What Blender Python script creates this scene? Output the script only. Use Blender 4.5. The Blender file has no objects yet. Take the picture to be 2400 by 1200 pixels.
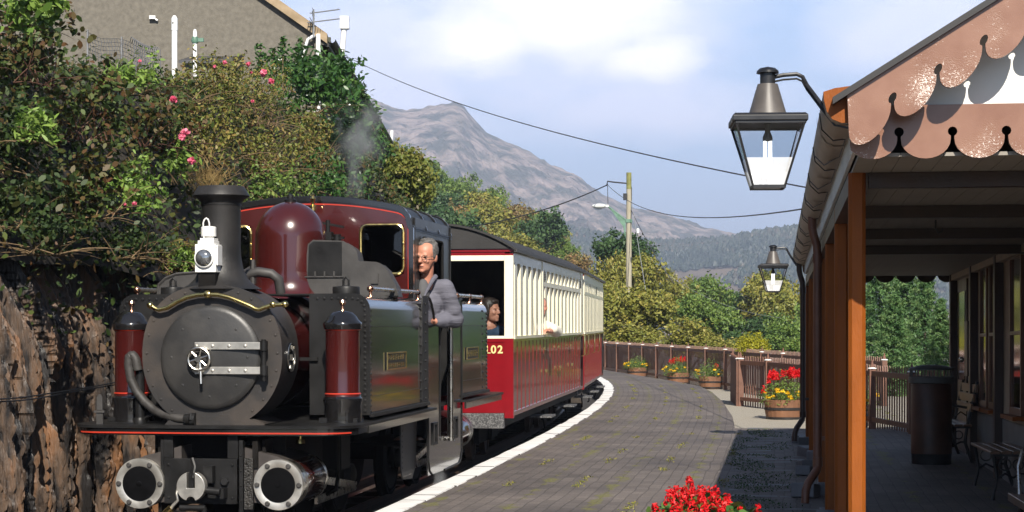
import bpy, bmesh, math, random
import numpy as np
from mathutils import Vector, Matrix, noise

R = math.radians
PI = math.pi
SC = bpy.context.scene
COL = SC.collection
SL = 0.0151            # the line, platform and yard climb away at about 1 in 66; the station building is level

# ------------------------------------------------------------------ camera, sky, sun, exposure
cam = bpy.data.cameras.new('camera')
cam.sensor_width = 36.0
cam.lens = 36.0 * 4500 / 2400
cam.shift_y = 0.09375
cam.clip_start = 0.1
cam.clip_end = 20000
cam_o = bpy.data.objects.new('camera', cam)
COL.objects.link(cam_o)
cam_o.location = (0, 0, 1.4)
cam_o.rotation_euler = (R(90), 0, 0)
SC.camera = cam_o

SUN_EL = 38.0
SUN_TRAVEL = (-0.115, 0.9934)              # ground direction the sunlight travels in
sun = bpy.data.lights.new('sun', 'SUN')
sun.energy = 5.0
sun.angle = R(0.53)
sun.color = (1.0, 0.93, 0.82)
sun_o = bpy.data.objects.new('sun', sun)
COL.objects.link(sun_o)
_d = Vector((SUN_TRAVEL[0] * math.cos(R(SUN_EL)), SUN_TRAVEL[1] * math.cos(R(SUN_EL)), -math.sin(R(SUN_EL))))
sun_o.rotation_euler = _d.to_track_quat('-Z', 'Y').to_euler()
sun_o.location = (0, -20, 40)

world = bpy.data.worlds.new('World')
SC.world = world
world.use_nodes = True
SC.view_settings.view_transform = 'Standard'
SC.view_settings.look = 'None'
SC.view_settings.exposure = 0.68
SC.view_settings.gamma = 1.0
SC.view_settings.use_curve_mapping = False
SC.cycles.max_bounces = 6
SC.cycles.transparent_max_bounces = 12
SC.cycles.volume_bounces = 0
SC.cycles.caustics_reflective = False
SC.cycles.caustics_refractive = False
SC.cycles.use_denoising = True

def nodes_sky():
    nt = world.node_tree
    N, L = nt.nodes, nt.links
    for n in list(N): N.remove(n)
    out = N.new('ShaderNodeOutputWorld')
    bg = N.new('ShaderNodeBackground')
    bg.inputs['Strength'].default_value = 0.055
    sky = N.new('ShaderNodeTexSky')
    sky.sky_type = 'NISHITA'
    sky.sun_disc = False
    sky.sun_elevation = R(SUN_EL)
    sky.sun_rotation = math.atan2(-SUN_TRAVEL[0], -SUN_TRAVEL[1])
    sky.altitude = 100
    sky.air_density = 1.0
    sky.dust_density = 0.7
    sky.ozone_density = 1.2
    tc = N.new('ShaderNodeTexCoord')
    # cloud field on the sky directions
    mp = N.new('ShaderNodeMapping'); mp.inputs['Scale'].default_value = (1, 1, 2.1)
    L.new(tc.outputs['Generated'], mp.inputs['Vector'])
    nz = N.new('ShaderNodeTexNoise'); nz.inputs['Scale'].default_value = 11.0
    nz.inputs['Detail'].default_value = 7; nz.inputs['Roughness'].default_value = 0.52
    L.new(mp.outputs[0], nz.inputs['Vector'])
    nz2 = N.new('ShaderNodeTexNoise'); nz2.inputs['Scale'].default_value = 26.0
    nz2.inputs['Detail'].default_value = 6; nz2.inputs['Roughness'].default_value = 0.6
    L.new(mp.outputs[0], nz2.inputs['Vector'])
    def math_(op, a, b=None, c=None, clamp=False):
        m = N.new('ShaderNodeMath'); m.operation = op; m.use_clamp = clamp
        for i, s in enumerate((a, b, c)):
            if s is None: continue
            if isinstance(s, (int, float)): m.inputs[i].default_value = s
            else: L.new(s, m.inputs[i])
        return m.outputs[0]
    def bank(az, el, wa, we):
        """soft patch of cloud centred on azimuth (deg right of +Y) and elevation (deg)"""
        c = Vector((math.sin(R(az)) * math.cos(R(el)), math.cos(R(az)) * math.cos(R(el)), math.sin(R(el))))
        s = N.new('ShaderNodeVectorMath'); s.operation = 'SUBTRACT'
        L.new(tc.outputs['Generated'], s.inputs[0]); s.inputs[1].default_value = c
        k = N.new('ShaderNodeVectorMath'); k.operation = 'MULTIPLY'
        L.new(s.outputs[0], k.inputs[0]); k.inputs[1].default_value = (1 / R(wa), 1 / R(wa), 1 / R(we))
        l = N.new('ShaderNodeVectorMath'); l.operation = 'LENGTH'
        L.new(k.outputs[0], l.inputs[0])
        return math_('SUBTRACT', 1.0, l.outputs['Value'], clamp=False)
    n1 = math_('MULTIPLY', math_('SUBTRACT', nz.outputs['Fac'], 0.5), 2.6)
    n2 = math_('MULTIPLY', math_('SUBTRACT', nz2.outputs['Fac'], 0.5), 1.6)
    nn = math_('ADD', n1, n2)
    soft = math_('MAXIMUM', bank(1.4, 9.6, 8.2, 4.0), math_('MAXIMUM', bank(-4.0, 8.2, 4.6, 4.2), bank(12.5, 9.4, 5.0, 1.8)))
    soft = math_('MAXIMUM', soft, bank(4.2, 7.3, 5.0, 1.6))
    soft = math_('ADD', soft, math_('MULTIPLY', nn, 0.42))
    soft = math_('MULTIPLY', math_('MULTIPLY', soft, 1.5, clamp=True), 0.9)
    core = math_('MAXIMUM', bank(1.6, 9.9, 3.6, 1.9), bank(-0.8, 9.2, 2.2, 1.3))
    core = math_('MAXIMUM', core, bank(4.2, 8.7, 2.0, 0.8))
    core = math_('ADD', core, math_('MULTIPLY', nn, 0.55))
    core = math_('MULTIPLY', core, 1.5, clamp=True)
    far = math_('ADD', nz.outputs['Fac'], 0.0)
    hz = N.new('ShaderNodeMixRGB')
    sz = N.new('ShaderNodeSeparateXYZ'); L.new(tc.outputs['Generated'], sz.inputs[0])
    low = N.new('ShaderNodeMapRange'); low.interpolation_type = 'SMOOTHSTEP'
    low.inputs['From Min'].default_value = .17; low.inputs['From Max'].default_value = .30; low.inputs['To Min'].default_value = .62; low.inputs['To Max'].default_value = 0
    L.new(sz.outputs['Z'], low.inputs['Value']); L.new(low.outputs[0], hz.inputs['Fac'])       # pale haze low over the horizon, clear blue above
    # elsewhere in the sky a scatter of fair-weather cloud
    sc_ = math_('MULTIPLY', math_('SUBTRACT', nz.outputs['Fac'], 0.56), 5.0, clamp=True)
    sc_ = math_('MULTIPLY', math_('MULTIPLY', sc_, 0.25), low.outputs[0])
    soft = math_('MAXIMUM', soft, sc_)
    L.new(sky.outputs[0], hz.inputs[1]); hz.inputs[2].default_value = (9.4, 13.2, 20.4, 1)
    m1 = N.new('ShaderNodeMixRGB'); L.new(soft, m1.inputs['Fac'])
    L.new(hz.outputs[0], m1.inputs[1]); m1.inputs[2].default_value = (14.2, 14.9, 18.6, 1)
    m2 = N.new('ShaderNodeMixRGB'); L.new(core, m2.inputs['Fac'])
    L.new(m1.outputs[0], m2.inputs[1]); m2.inputs[2].default_value = (20.5, 20.0, 20.6, 1)
    L.new(m2.outputs[0], bg.inputs['Color'])
    L.new(bg.outputs[0], out.inputs['Surface'])
nodes_sky()

# ------------------------------------------------------------------ materials
MATS = {}
def mat(name, col=(.5, .5, .5), rough=.5, metal=0., var=.15, scale=6., bump=0., bscale=60., coat=0., spec=.5, col2=None,
        stretch=(1, 1, 1), rvar=0.1, lo=.35, hi=.65, detail=5, trans=0., bdist=.01):
    m = bpy.data.materials.new(name); m.use_nodes = True
    nt = m.node_tree; N, L = nt.nodes, nt.links
    b = N['Principled BSDF']
    tc = N.new('ShaderNodeTexCoord'); mp = N.new('ShaderNodeMapping')
    mp.inputs['Scale'].default_value = stretch
    L.new(tc.outputs['Object'], mp.inputs['Vector'])
    nz = N.new('ShaderNodeTexNoise'); nz.inputs['Scale'].default_value = scale
    nz.inputs['Detail'].default_value = detail; nz.inputs['Roughness'].default_value = .6
    L.new(mp.outputs[0], nz.inputs['Vector'])
    rp = N.new('ShaderNodeValToRGB')
    c2 = col2 or tuple(min(1, c * (1 + var)) for c in col)
    c1 = col if col2 else tuple(c * (1 - var) for c in col)
    rp.color_ramp.elements[0].position = lo; rp.color_ramp.elements[0].color = (*c1, 1)
    rp.color_ramp.elements[1].position = hi; rp.color_ramp.elements[1].color = (*c2, 1)
    L.new(nz.outputs['Fac'], rp.inputs['Fac'])
    L.new(rp.outputs['Color'], b.inputs['Base Color'])
    b.inputs['Metallic'].default_value = metal
    b.inputs['Specular IOR Level'].default_value = spec
    b.inputs['Coat Weight'].default_value = coat
    b.inputs['Coat Roughness'].default_value = .06
    mr = N.new('ShaderNodeMapRange')
    mr.inputs['To Min'].default_value = max(0.02, rough - rvar); mr.inputs['To Max'].default_value = min(1, rough + rvar)
    L.new(nz.outputs['Fac'], mr.inputs['Value']); L.new(mr.outputs[0], b.inputs['Roughness'])
    if bump:
        n2 = N.new('ShaderNodeTexNoise'); n2.inputs['Scale'].default_value = bscale; n2.inputs['Detail'].default_value = 6
        L.new(mp.outputs[0], n2.inputs['Vector'])
        bp = N.new('ShaderNodeBump'); bp.inputs['Strength'].default_value = bump; bp.inputs['Distance'].default_value = bdist
        L.new(n2.outputs['Fac'], bp.inputs['Height']); L.new(bp.outputs[0], b.inputs['Normal'])
    if trans: b.inputs['Transmission Weight'].default_value = trans
    MATS[name] = m
    return m

def glass(name, tint=(.9, .95, .95), see=.9, rough=.02):
    m = bpy.data.materials.new(name); m.use_nodes = True
    nt = m.node_tree; N, L = nt.nodes, nt.links
    for n in list(N): N.remove(n)
    o = N.new('ShaderNodeOutputMaterial'); mx = N.new('ShaderNodeMixShader')
    t = N.new('ShaderNodeBsdfTransparent'); t.inputs[0].default_value = (*[c * see for c in tint], 1)
    g = N.new('ShaderNodeBsdfGlossy'); g.inputs['Roughness'].default_value = rough
    lw = N.new('ShaderNodeLayerWeight'); lw.inputs['Blend'].default_value = .5          # thin pane: the same from both sides
    pw = N.new('ShaderNodeMath'); pw.operation = 'POWER'; L.new(lw.outputs['Facing'], pw.inputs[0]); pw.inputs[1].default_value = 5
    fr = N.new('ShaderNodeMath'); fr.operation = 'MULTIPLY_ADD'; L.new(pw.outputs[0], fr.inputs[0]); fr.inputs[1].default_value = .92; fr.inputs[2].default_value = .05
    L.new(fr.outputs[0], mx.inputs[0]); L.new(t.outputs[0], mx.inputs[1]); L.new(g.outputs[0], mx.inputs[2])
    L.new(mx.outputs[0], o.inputs['Surface'])
    MATS[name] = m
    return m

def leafmat(name, cols, rough=.5, transl=.25, spec=.35):
    """leaf material: every face carries a random 'tint' 0..1 that picks its colour"""
    m = bpy.data.materials.new(name); m.use_nodes = True
    nt = m.node_tree; N, L = nt.nodes, nt.links
    b = N['Principled BSDF']; o = N['Material Output']
    at = N.new('ShaderNodeAttribute'); at.attribute_name = 'tint'
    rp = N.new('ShaderNodeValToRGB'); rp.color_ramp.interpolation = 'LINEAR'
    el = rp.color_ramp.elements
    while len(el) < len(cols): el.new(.5)
    for i, c in enumerate(cols):
        el[i].position = i / (len(cols) - 1); el[i].color = (*c, 1)
    L.new(at.outputs['Fac'], rp.inputs['Fac'])
    L.new(rp.outputs[0], b.inputs['Base Color'])
    b.inputs['Roughness'].default_value = rough; b.inputs['Specular IOR Level'].default_value = spec
    tr = N.new('ShaderNodeBsdfTranslucent'); L.new(rp.outputs[0], tr.inputs[0])
    mx = N.new('ShaderNodeMixShader'); mx.inputs[0].default_value = transl
    L.new(b.outputs[0], mx.inputs[1]); L.new(tr.outputs[0], mx.inputs[2]); L.new(mx.outputs[0], o.inputs['Surface'])
    MATS[name] = m
    return m

# ------------------------------------------------------------------ objects, names, labels
def tag(o, label=None, cat=None, group=None, kind=None):
    if label: o['label'] = label
    if cat: o['category'] = cat
    if group: o['group'] = group
    if kind: o['kind'] = kind
    return o

def empty(name, loc=(0, 0, 0), rot=(0, 0, 0), label=None, cat=None, group=None):
    o = bpy.data.objects.new(name, None); COL.objects.link(o)
    o.location = loc; o.rotation_euler = rot; o.empty_display_size = .1
    return tag(o, label, cat, group)

def copy_tree(o, parent=None):
    c = o.copy(); COL.objects.link(c)
    if parent: c.parent = parent
    for ch in list(o.children): copy_tree(ch, c)
    return c

class MB:
    """collects shapes, then links them as one mesh object"""
    def __init__(s):
        s.v = []; s.f = []; s.m = []; s.cm = 0; s.X = None
    def add(s, vs, fs):
        n = len(s.v)
        if s.X is not None: vs = [s.X @ Vector(p) for p in vs]
        s.v.extend(tuple(p) for p in vs)
        s.f.extend(tuple(i + n for i in q) for q in fs)
        s.m.extend([s.cm] * len(fs))
        return s
    def box(s, x0, x1, y0, y1, z0, z1):
        v = [(x, y, z) for x in (x0, x1) for y in (y0, y1) for z in (z0, z1)]
        return s.add(v, [(0, 1, 3, 2), (4, 6, 7, 5), (0, 4, 5, 1), (2, 3, 7, 6), (0, 2, 6, 4), (1, 5, 7, 3)])
    def obox(s, c, size, M=None):
        M = M or Matrix.Identity(3)
        c = Vector(c); hx, hy, hz = [k / 2 for k in size]
        v = [c + M @ Vector((x, y, z)) for x in (-hx, hx) for y in (-hy, hy) for z in (-hz, hz)]
        return s.add(v, [(0, 1, 3, 2), (4, 6, 7, 5), (0, 4, 5, 1), (2, 3, 7, 6), (0, 2, 6, 4), (1, 5, 7, 3)])
    def bar(s, p, q, w, h, up=(0, 0, 1)):
        """rectangular bar from p to q, w across, h along 'up'"""
        p, q = Vector(p), Vector(q); d = (q - p).normalized(); u = Vector(up)
        sd = d.cross(u).normalized(); u = sd.cross(d)
        v = [e + sd * a * w / 2 + u * b * h / 2 for e in (p, q) for a in (-1, 1) for b in (-1, 1)]
        return s.add(v, [(0, 1, 3, 2), (4, 6, 7, 5), (0, 4, 5, 1), (2, 3, 7, 6), (0, 2, 6, 4), (1, 5, 7, 3)])
    def _frame(s, d):
        d = Vector(d).normalized()
        a = Vector((0, 0, 1)) if abs(d.z) < .9 else Vector((1, 0, 0))
        x = d.cross(a).normalized(); return x, d.cross(x).normalized(), d
    def lathe(s, prof, o=(0, 0, 0), axis=(0, 0, 1), n=24, cap0=True, cap1=True):
        """prof = [(radius, height along axis)...]"""
        x, y, d = s._frame(axis); o = Vector(o); vs = []; fs = []
        for r, h in prof:
            for k in range(n):
                t = 2 * PI * k / n
                vs.append(o + d * h + (x * math.cos(t) + y * math.sin(t)) * r)
        for i in range(len(prof) - 1):
            for k in range(n):
                a = i * n + k; b = i * n + (k + 1) % n
                fs.append((a, a + n, b + n, b))
        if cap0 and prof[0][0] > 1e-4: fs.append(tuple(range(n)))
        if cap1 and prof[-1][0] > 1e-4: fs.append(tuple(reversed(range((len(prof) - 1) * n, len(prof) * n))))
        return s.add(vs, fs)
    def cyl(s, p, q, r, r1=None, n=16, caps=True):
        p, q = Vector(p), Vector(q); L_ = (q - p).length
        return s.lathe([(r, 0), (r if r1 is None else r1, L_)], p, q - p, n, caps, caps)
    def tube(s, pts, r, n=8, caps=True):
        pts = [Vector(p) for p in pts]; vs = []; fs = []
        rs = r if isinstance(r, (list, tuple)) else [r] * len(pts)
        d0 = (pts[1] - pts[0]).normalized(); x, y, _ = s._frame(d0)
        for i, p in enumerate(pts):
            d = (pts[min(i + 1, len(pts) - 1)] - pts[max(i - 1, 0)]).normalized()
            x = (x - d * x.dot(d)).normalized(); y = d.cross(x)
            for k in range(n):
                t = 2 * PI * k / n
                vs.append(p + (x * math.cos(t) + y * math.sin(t)) * rs[i])
        for i in range(len(pts) - 1):
            for k in range(n):
                a = i * n + k; b = i * n + (k + 1) % n
                fs.append((a, b, b + n, a + n))
        if caps:
            fs.append(tuple(reversed(range(n)))); fs.append(tuple(range((len(pts) - 1) * n, len(pts) * n)))
        return s.add(vs, fs)
    def sphere(s, c, r, nu=16, nv=10):
        r = r if isinstance(r, (tuple, list)) else (r, r, r); c = Vector(c); vs = [c + Vector((0, 0, r[2]))]; fs = []
        for j in range(1, nv):
            p = PI * j / nv
            for k in range(nu):
                t = 2 * PI * k / nu
                vs.append(c + Vector((r[0] * math.sin(p) * math.cos(t), r[1] * math.sin(p) * math.sin(t), r[2] * math.cos(p))))
        vs.append(c - Vector((0, 0, r[2])))
        for k in range(nu):
            fs.append((0, 1 + k, 1 + (k + 1) % nu))
            for j in range(nv - 2):
                a = 1 + j * nu + k; b = 1 + j * nu + (k + 1) % nu
                fs.append((a, a + nu, b + nu, b))
            l = 1 + (nv - 2) * nu
            fs.append((l + k, len(vs) - 1, l + (k + 1) % nu))
        return s.add(vs, fs)
    def rivet(s, c, d, r=.011):
        x, y, d = s._frame(d); c = Vector(c); n = 6; vs = []; fs = []
        for rr, h in ((r, 0), (r * .8, r * .45)):
            for k in range(n):
                t = 2 * PI * k / n
                vs.append(c + d * h + (x * math.cos(t) + y * math.sin(t)) * rr)
        vs.append(c + d * r * .7)
        for k in range(n):
            b = (k + 1) % n
            fs.append((k, b, b + n, k + n)); fs.append((k + n, b + n, 2 * n))
        return s.add(vs, fs)
    def prism(s, poly, plane, d0, d1):
        """2-D outline extruded: plane 'xz' along y, 'yz' along x, 'xy' along z"""
        def P(a, b, d):
            return {'xz': (a, d, b), 'yz': (d, a, b), 'xy': (a, b, d)}[plane]
        n = len(poly)
        vs = [P(a, b, d0) for a, b in poly] + [P(a, b, d1) for a, b in poly]
        fs = [tuple(range(n)), tuple(reversed(range(n, 2 * n)))]
        fs += [(i, i + n, (i + 1) % n + n, (i + 1) % n) for i in range(n)]
        return s.add(vs, fs)
    def grid(s, rows, closed=False):
        """rows of points, all the same length"""
        n = len(rows[0]); vs = [p for r in rows for p in r]; fs = []
        for i in range(len(rows) - 1):
            for k in range(n - (0 if closed else 1)):
                b = (k + 1) % n
                fs.append((i * n + k, i * n + b, (i + 1) * n + b, (i + 1) * n + k))
        return s.add(vs, fs)
    def build(s, name, m=None, parent=None, smooth=38, bevel=0, fixn=True):
        me = bpy.data.meshes.new(name)
        me.from_pydata(s.v, [], s.f)
        ms = m if isinstance(m, (list, tuple)) else [m]
        for k in ms:
            if k is not None: me.materials.append(MATS[k] if isinstance(k, str) else k)
        if len(ms) > 1: me.polygons.foreach_set('material_index', s.m)
        if fixn:
            bm = bmesh.new(); bm.from_mesh(me)
            bmesh.ops.recalc_face_normals(bm, faces=bm.faces[:])
            bm.to_mesh(me); bm.free()
        if smooth:
            me.shade_smooth(); me.set_sharp_from_angle(angle=R(smooth))
        o = bpy.data.objects.new(name, me); COL.objects.link(o)
        if parent: o.parent = parent
        if bevel:
            b = o.modifiers.new('bevel', 'BEVEL'); b.width = bevel; b.segments = 2; b.limit_method = 'ANGLE'; b.angle_limit = R(50)
            b.harden_normals = True
        return o

def leaf_mesh(name, P, size, rng, aspect=.5, up=.3, out=None, fold=.2):
    """one mesh of many small leaves (a folded diamond each) with a per-face random 'tint'"""
    n = len(P)
    nrm = rng.normal(size=(n, 3)); nrm[:, 2] += up * 2
    if out is not None: nrm += out
    nrm /= np.linalg.norm(nrm, axis=1)[:, None] + 1e-9
    a = rng.normal(size=(n, 3)); a -= nrm * (a * nrm).sum(1)[:, None]; a /= np.linalg.norm(a, axis=1)[:, None] + 1e-9
    b = np.cross(nrm, a)
    sz = (np.asarray(size) * np.ones(n))[:, None]
    K = 6; V = np.empty((n, K, 3)); w = b * sz * aspect * .5; up_ = nrm * sz * fold * .3
    V[:, 0] = P - a * sz * .5
    V[:, 1] = P - a * sz * .20 + w * .88 + up_
    V[:, 2] = P + a * sz * .16 + w * .80 + up_ * .8
    V[:, 3] = P + a * sz * .5 - up_ * .5
    V[:, 4] = P + a * sz * .16 - w * .80 + up_ * .8
    V[:, 5] = P - a * sz * .20 - w * .88 + up_
    me = bpy.data.meshes.new(name)
    me.vertices.add(n * K); me.vertices.foreach_set('co', V.reshape(-1))
    me.loops.add(n * K); me.loops.foreach_set('vertex_index', np.arange(n * K, dtype=np.int32))
    me.polygons.add(n); me.polygons.foreach_set('loop_start', np.arange(0, n * K, K, dtype=np.int32))
    me.update(calc_edges=True)
    at = me.attributes.new('tint', 'FLOAT', 'FACE')
    return me, at

def set_tint(at, t):
    at.data.foreach_set('value', np.clip(t, 0, 1).astype(np.float32))

def place(me, name, m, parent=None, loc=None):
    o = bpy.data.objects.new(name, me)
    if not me.materials: me.materials.append(MATS[m])
    COL.objects.link(o)
    if parent: o.parent = parent
    if loc: o.location = loc
    return o

def fbm(x, y, z, o=4, lac=2.0, g=.5):
    s = 0; a = 1; t = 0
    for i in range(o):
        s += a * noise.noise((x, y, z)); t += a
        x *= lac; y *= lac; z *= lac; a *= g
    return s / t

def lerp(xs, ys):
    return lambda x: float(np.interp(x, xs, ys))
def sstep(a, b, x):
    t = min(1, max(0, (x - a) / (b - a))); return t * t * (3 - 2 * t)

# platform edge (track side) as plan curve X(Y); heights below are above the climbing platform level
_EP = np.polyfit([6, 14.6, 17.85, 20.8, 25.5, 31.3, 36.2, 43.4, 46.5, 52], [-2.25, -.946, -.464, -.037, .544, 1.247, 1.67, 2.08, 2.12, 2.0], 4)
def edge(Y): return float(np.polyval(_EP, Y))
def edge_n(Y):
    s = float(np.polyval(np.polyder(_EP), Y)); l = math.hypot(1, s)
    return (1 / l, -s / l)        # unit normal to the right of the line
def lev(Y): return SL * Y
def at_edge(Y, off, z):
    nx, ny = edge_n(Y)
    return (edge(Y) + nx * off, Y + ny * off, z + lev(Y))
# ------------------------------------------------------------------ materials of the setting
mat('rock', (.014, .012, .0115), .5, scale=1.7, col2=(.175, .080, .032), stretch=(2.6, 2.6, .45), bump=1.0, bscale=16, bdist=.02, lo=.44, hi=.64, rvar=.25, detail=10)
mat('earth', (.02, .016, .011), .9, scale=3, var=.5)
mat('ballast', (.03, .026, .023), .9, scale=30, var=.6, bump=.6, bscale=40)
mat('gravel', (.20, .18, .145), .9, scale=90, col2=(.42, .385, .32), bump=.8, bscale=120, detail=3)
mat('grass_ground', (.10, .13, .03), .9, scale=1.2, col2=(.22, .23, .06))
mat('far_ground', (.06, .07, .025), .9, scale=.05, col2=(.11, .10, .045))
mat('white_paint', (.60, .58, .55), .6, scale=3.5, col2=(.80, .79, .77), lo=.30, hi=.46, bump=.4, bscale=24, detail=9)
mat('rail_steel', (.12, .08, .06), .5, metal=.7, var=.3)
mat('sleeper_wood', (.04, .03, .022), .9, var=.4, scale=8)
mat('slate', (.085, .09, .10), .6, scale=2.5, col2=(.17, .175, .19), bump=.5, bscale=18)

_r = [q for q in MATS['rock'].node_tree.nodes if q.type == 'VALTORGB'][0].color_ramp
_e = _r.elements.new(.53); _e.color = (.098, .064, .043, 1)           # grey brown slate between black joints and rusty faces
def platform_material():
    m = bpy.data.materials.new('platform_paving'); m.use_nodes = True
    nt = m.node_tree; N, L = nt.nodes, nt.links; b = N['Principled BSDF']
    uv = N.new('ShaderNodeUVMap')
    br = N.new('ShaderNodeTexBrick'); br.offset = .5
    br.inputs['Scale'].default_value = 1
    br.inputs['Brick Width'].default_value = .21; br.inputs['Row Height'].default_value = .1033
    br.inputs['Mortar Size'].default_value = .006; br.inputs['Mortar Smooth'].default_value = .4
    br.inputs['Color1'].default_value = (.106, .094, .088, 1); br.inputs['Color2'].default_value = (.142, .126, .118, 1)
    br.inputs['Mortar'].default_value = (.074, .066, .061, 1)
    # joints that wander a little
    nw = N.new('ShaderNodeTexNoise'); nw.inputs['Scale'].default_value = 2.0; L.new(uv.outputs[0], nw.inputs['Vector'])
    vs = N.new('ShaderNodeVectorMath'); vs.operation = 'SCALE'; vs.inputs['Scale'].default_value = .05
    L.new(nw.outputs['Color'], vs.inputs[0])
    va = N.new('ShaderNodeVectorMath'); L.new(uv.outputs[0], va.inputs[0]); L.new(vs.outputs[0], va.inputs[1])
    L.new(va.outputs[0], br.inputs['Vector'])
    # weather patches
    n1 = N.new('ShaderNodeTexNoise'); n1.inputs['Scale'].default_value = .8; n1.inputs['Detail'].default_value = 8; L.new(uv.outputs[0], n1.inputs['Vector'])
    r1 = N.new('ShaderNodeValToRGB'); r1.color_ramp.elements[0].position = .3; r1.color_ramp.elements[1].position = .7
    r1.color_ramp.elements[0].color = (.66, .64, .64, 1); r1.color_ramp.elements[1].color = (1.30, 1.24, 1.18, 1)
    L.new(n1.outputs['Fac'], r1.inputs['Fac'])
    mu = N.new('ShaderNodeMixRGB'); mu.blend_type = 'MULTIPLY'; mu.inputs[0].default_value = 1
    L.new(br.outputs['Color'], mu.inputs[1]); L.new(r1.outputs[0], mu.inputs[2])
    ng = N.new('ShaderNodeTexNoise'); ng.inputs['Scale'].default_value = 55; ng.inputs['Detail'].default_value = 3; L.new(uv.outputs[0], ng.inputs['Vector'])
    rg = N.new('ShaderNodeValToRGB'); rg.color_ramp.elements[0].position = .3; rg.color_ramp.elements[1].position = .75
    rg.color_ramp.elements[0].color = (.75, .75, .75, 1); rg.color_ramp.elements[1].color = (1.25, 1.25, 1.25, 1); L.new(ng.outputs['Fac'], rg.inputs['Fac'])
    mg = N.new('ShaderNodeMixRGB'); mg.blend_type = 'MULTIPLY'; mg.inputs[0].default_value = 1
    L.new(mu.outputs[0], mg.inputs[1]); L.new(rg.outputs[0], mg.inputs[2])
    # moss in the long joints, broken up by noise
    sx = N.new('ShaderNodeSeparateXYZ'); L.new(va.outputs[0], sx.inputs[0])
    def mt(op, a, b_=None, clamp=False):
        k = N.new('ShaderNodeMath'); k.operation = op; k.use_clamp = clamp
        for i, s in enumerate((a, b_)):
            if s is None: continue
            if isinstance(s, (int, float)): k.inputs[i].default_value = s
            else: L.new(s, k.inputs[i])
        return k.outputs[0]
    d = mt('ABSOLUTE', mt('SUBTRACT', mt('FRACT', mt('DIVIDE', mt('ADD', sx.outputs['Y'], .31), .62)), .5))
    d = mt('MULTIPLY', mt('SUBTRACT', .5, d), .62)        # distance to every second joint (m)
    nm = N.new('ShaderNodeTexNoise'); nm.inputs['Scale'].default_value = 2.4; nm.inputs['Detail'].default_value = 7; nm.inputs['Roughness'].default_value = .68
    L.new(uv.outputs[0], nm.inputs['Vector'])
    cover = mt('MULTIPLY', mt('SUBTRACT', nm.outputs['Fac'], .485), .62)
    moss = mt('MULTIPLY', mt('SUBTRACT', cover, mt('SUBTRACT', d, .008)), 26.0, clamp=True)
    nk = N.new('ShaderNodeTexNoise'); nk.inputs['Scale'].default_value = 30; L.new(uv.outputs[0], nk.inputs['Vector'])
    moss = mt('MULTIPLY', moss, mt('MULTIPLY', mt('SUBTRACT', nk.outputs['Fac'], .28), 3.2, clamp=True))
    mc = N.new('ShaderNodeMixRGB'); L.new(moss, mc.inputs[0]); L.new(mg.outputs[0], mc.inputs[1]); mc.inputs[2].default_value = (.15, .145, .04, 1)
    L.new(mc.outputs[0], b.inputs['Base Color'])
    b.inputs['Roughness'].default_value = .72
    b.inputs['Specular IOR Level'].default_value = .35
    bp = N.new('ShaderNodeBump'); bp.inputs['Strength'].default_value = .5; bp.inputs['Distance'].default_value = .008
    bh = mt('ADD', mt('MULTIPLY', br.outputs['Fac'], -.7), mt('ADD', mt('MULTIPLY', ng.outputs['Fac'], .35), mt('MULTIPLY', moss, 1.2)))
    L.new(bh, bp.inputs['Height']); L.new(bp.outputs[0], b.inputs['Normal'])
    MATS['platform_paving'] = m
platform_material()

# ------------------------------------------------------------------ ground, platform, track
def structure(o): return tag(o, kind='structure')

EAVE_X = lambda Y: 1.38 + .1367 * (Y - 8.4)          # line of the station eaves
_yard_x = lerp([25.5, 28.9, 34.4, 39, 42.6, 46.3, 50, 55, 60], [2.93, 3.29, 3.75, 4.05, 4.16, 3.9, 3.5, 3.0, 2.5])

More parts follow.
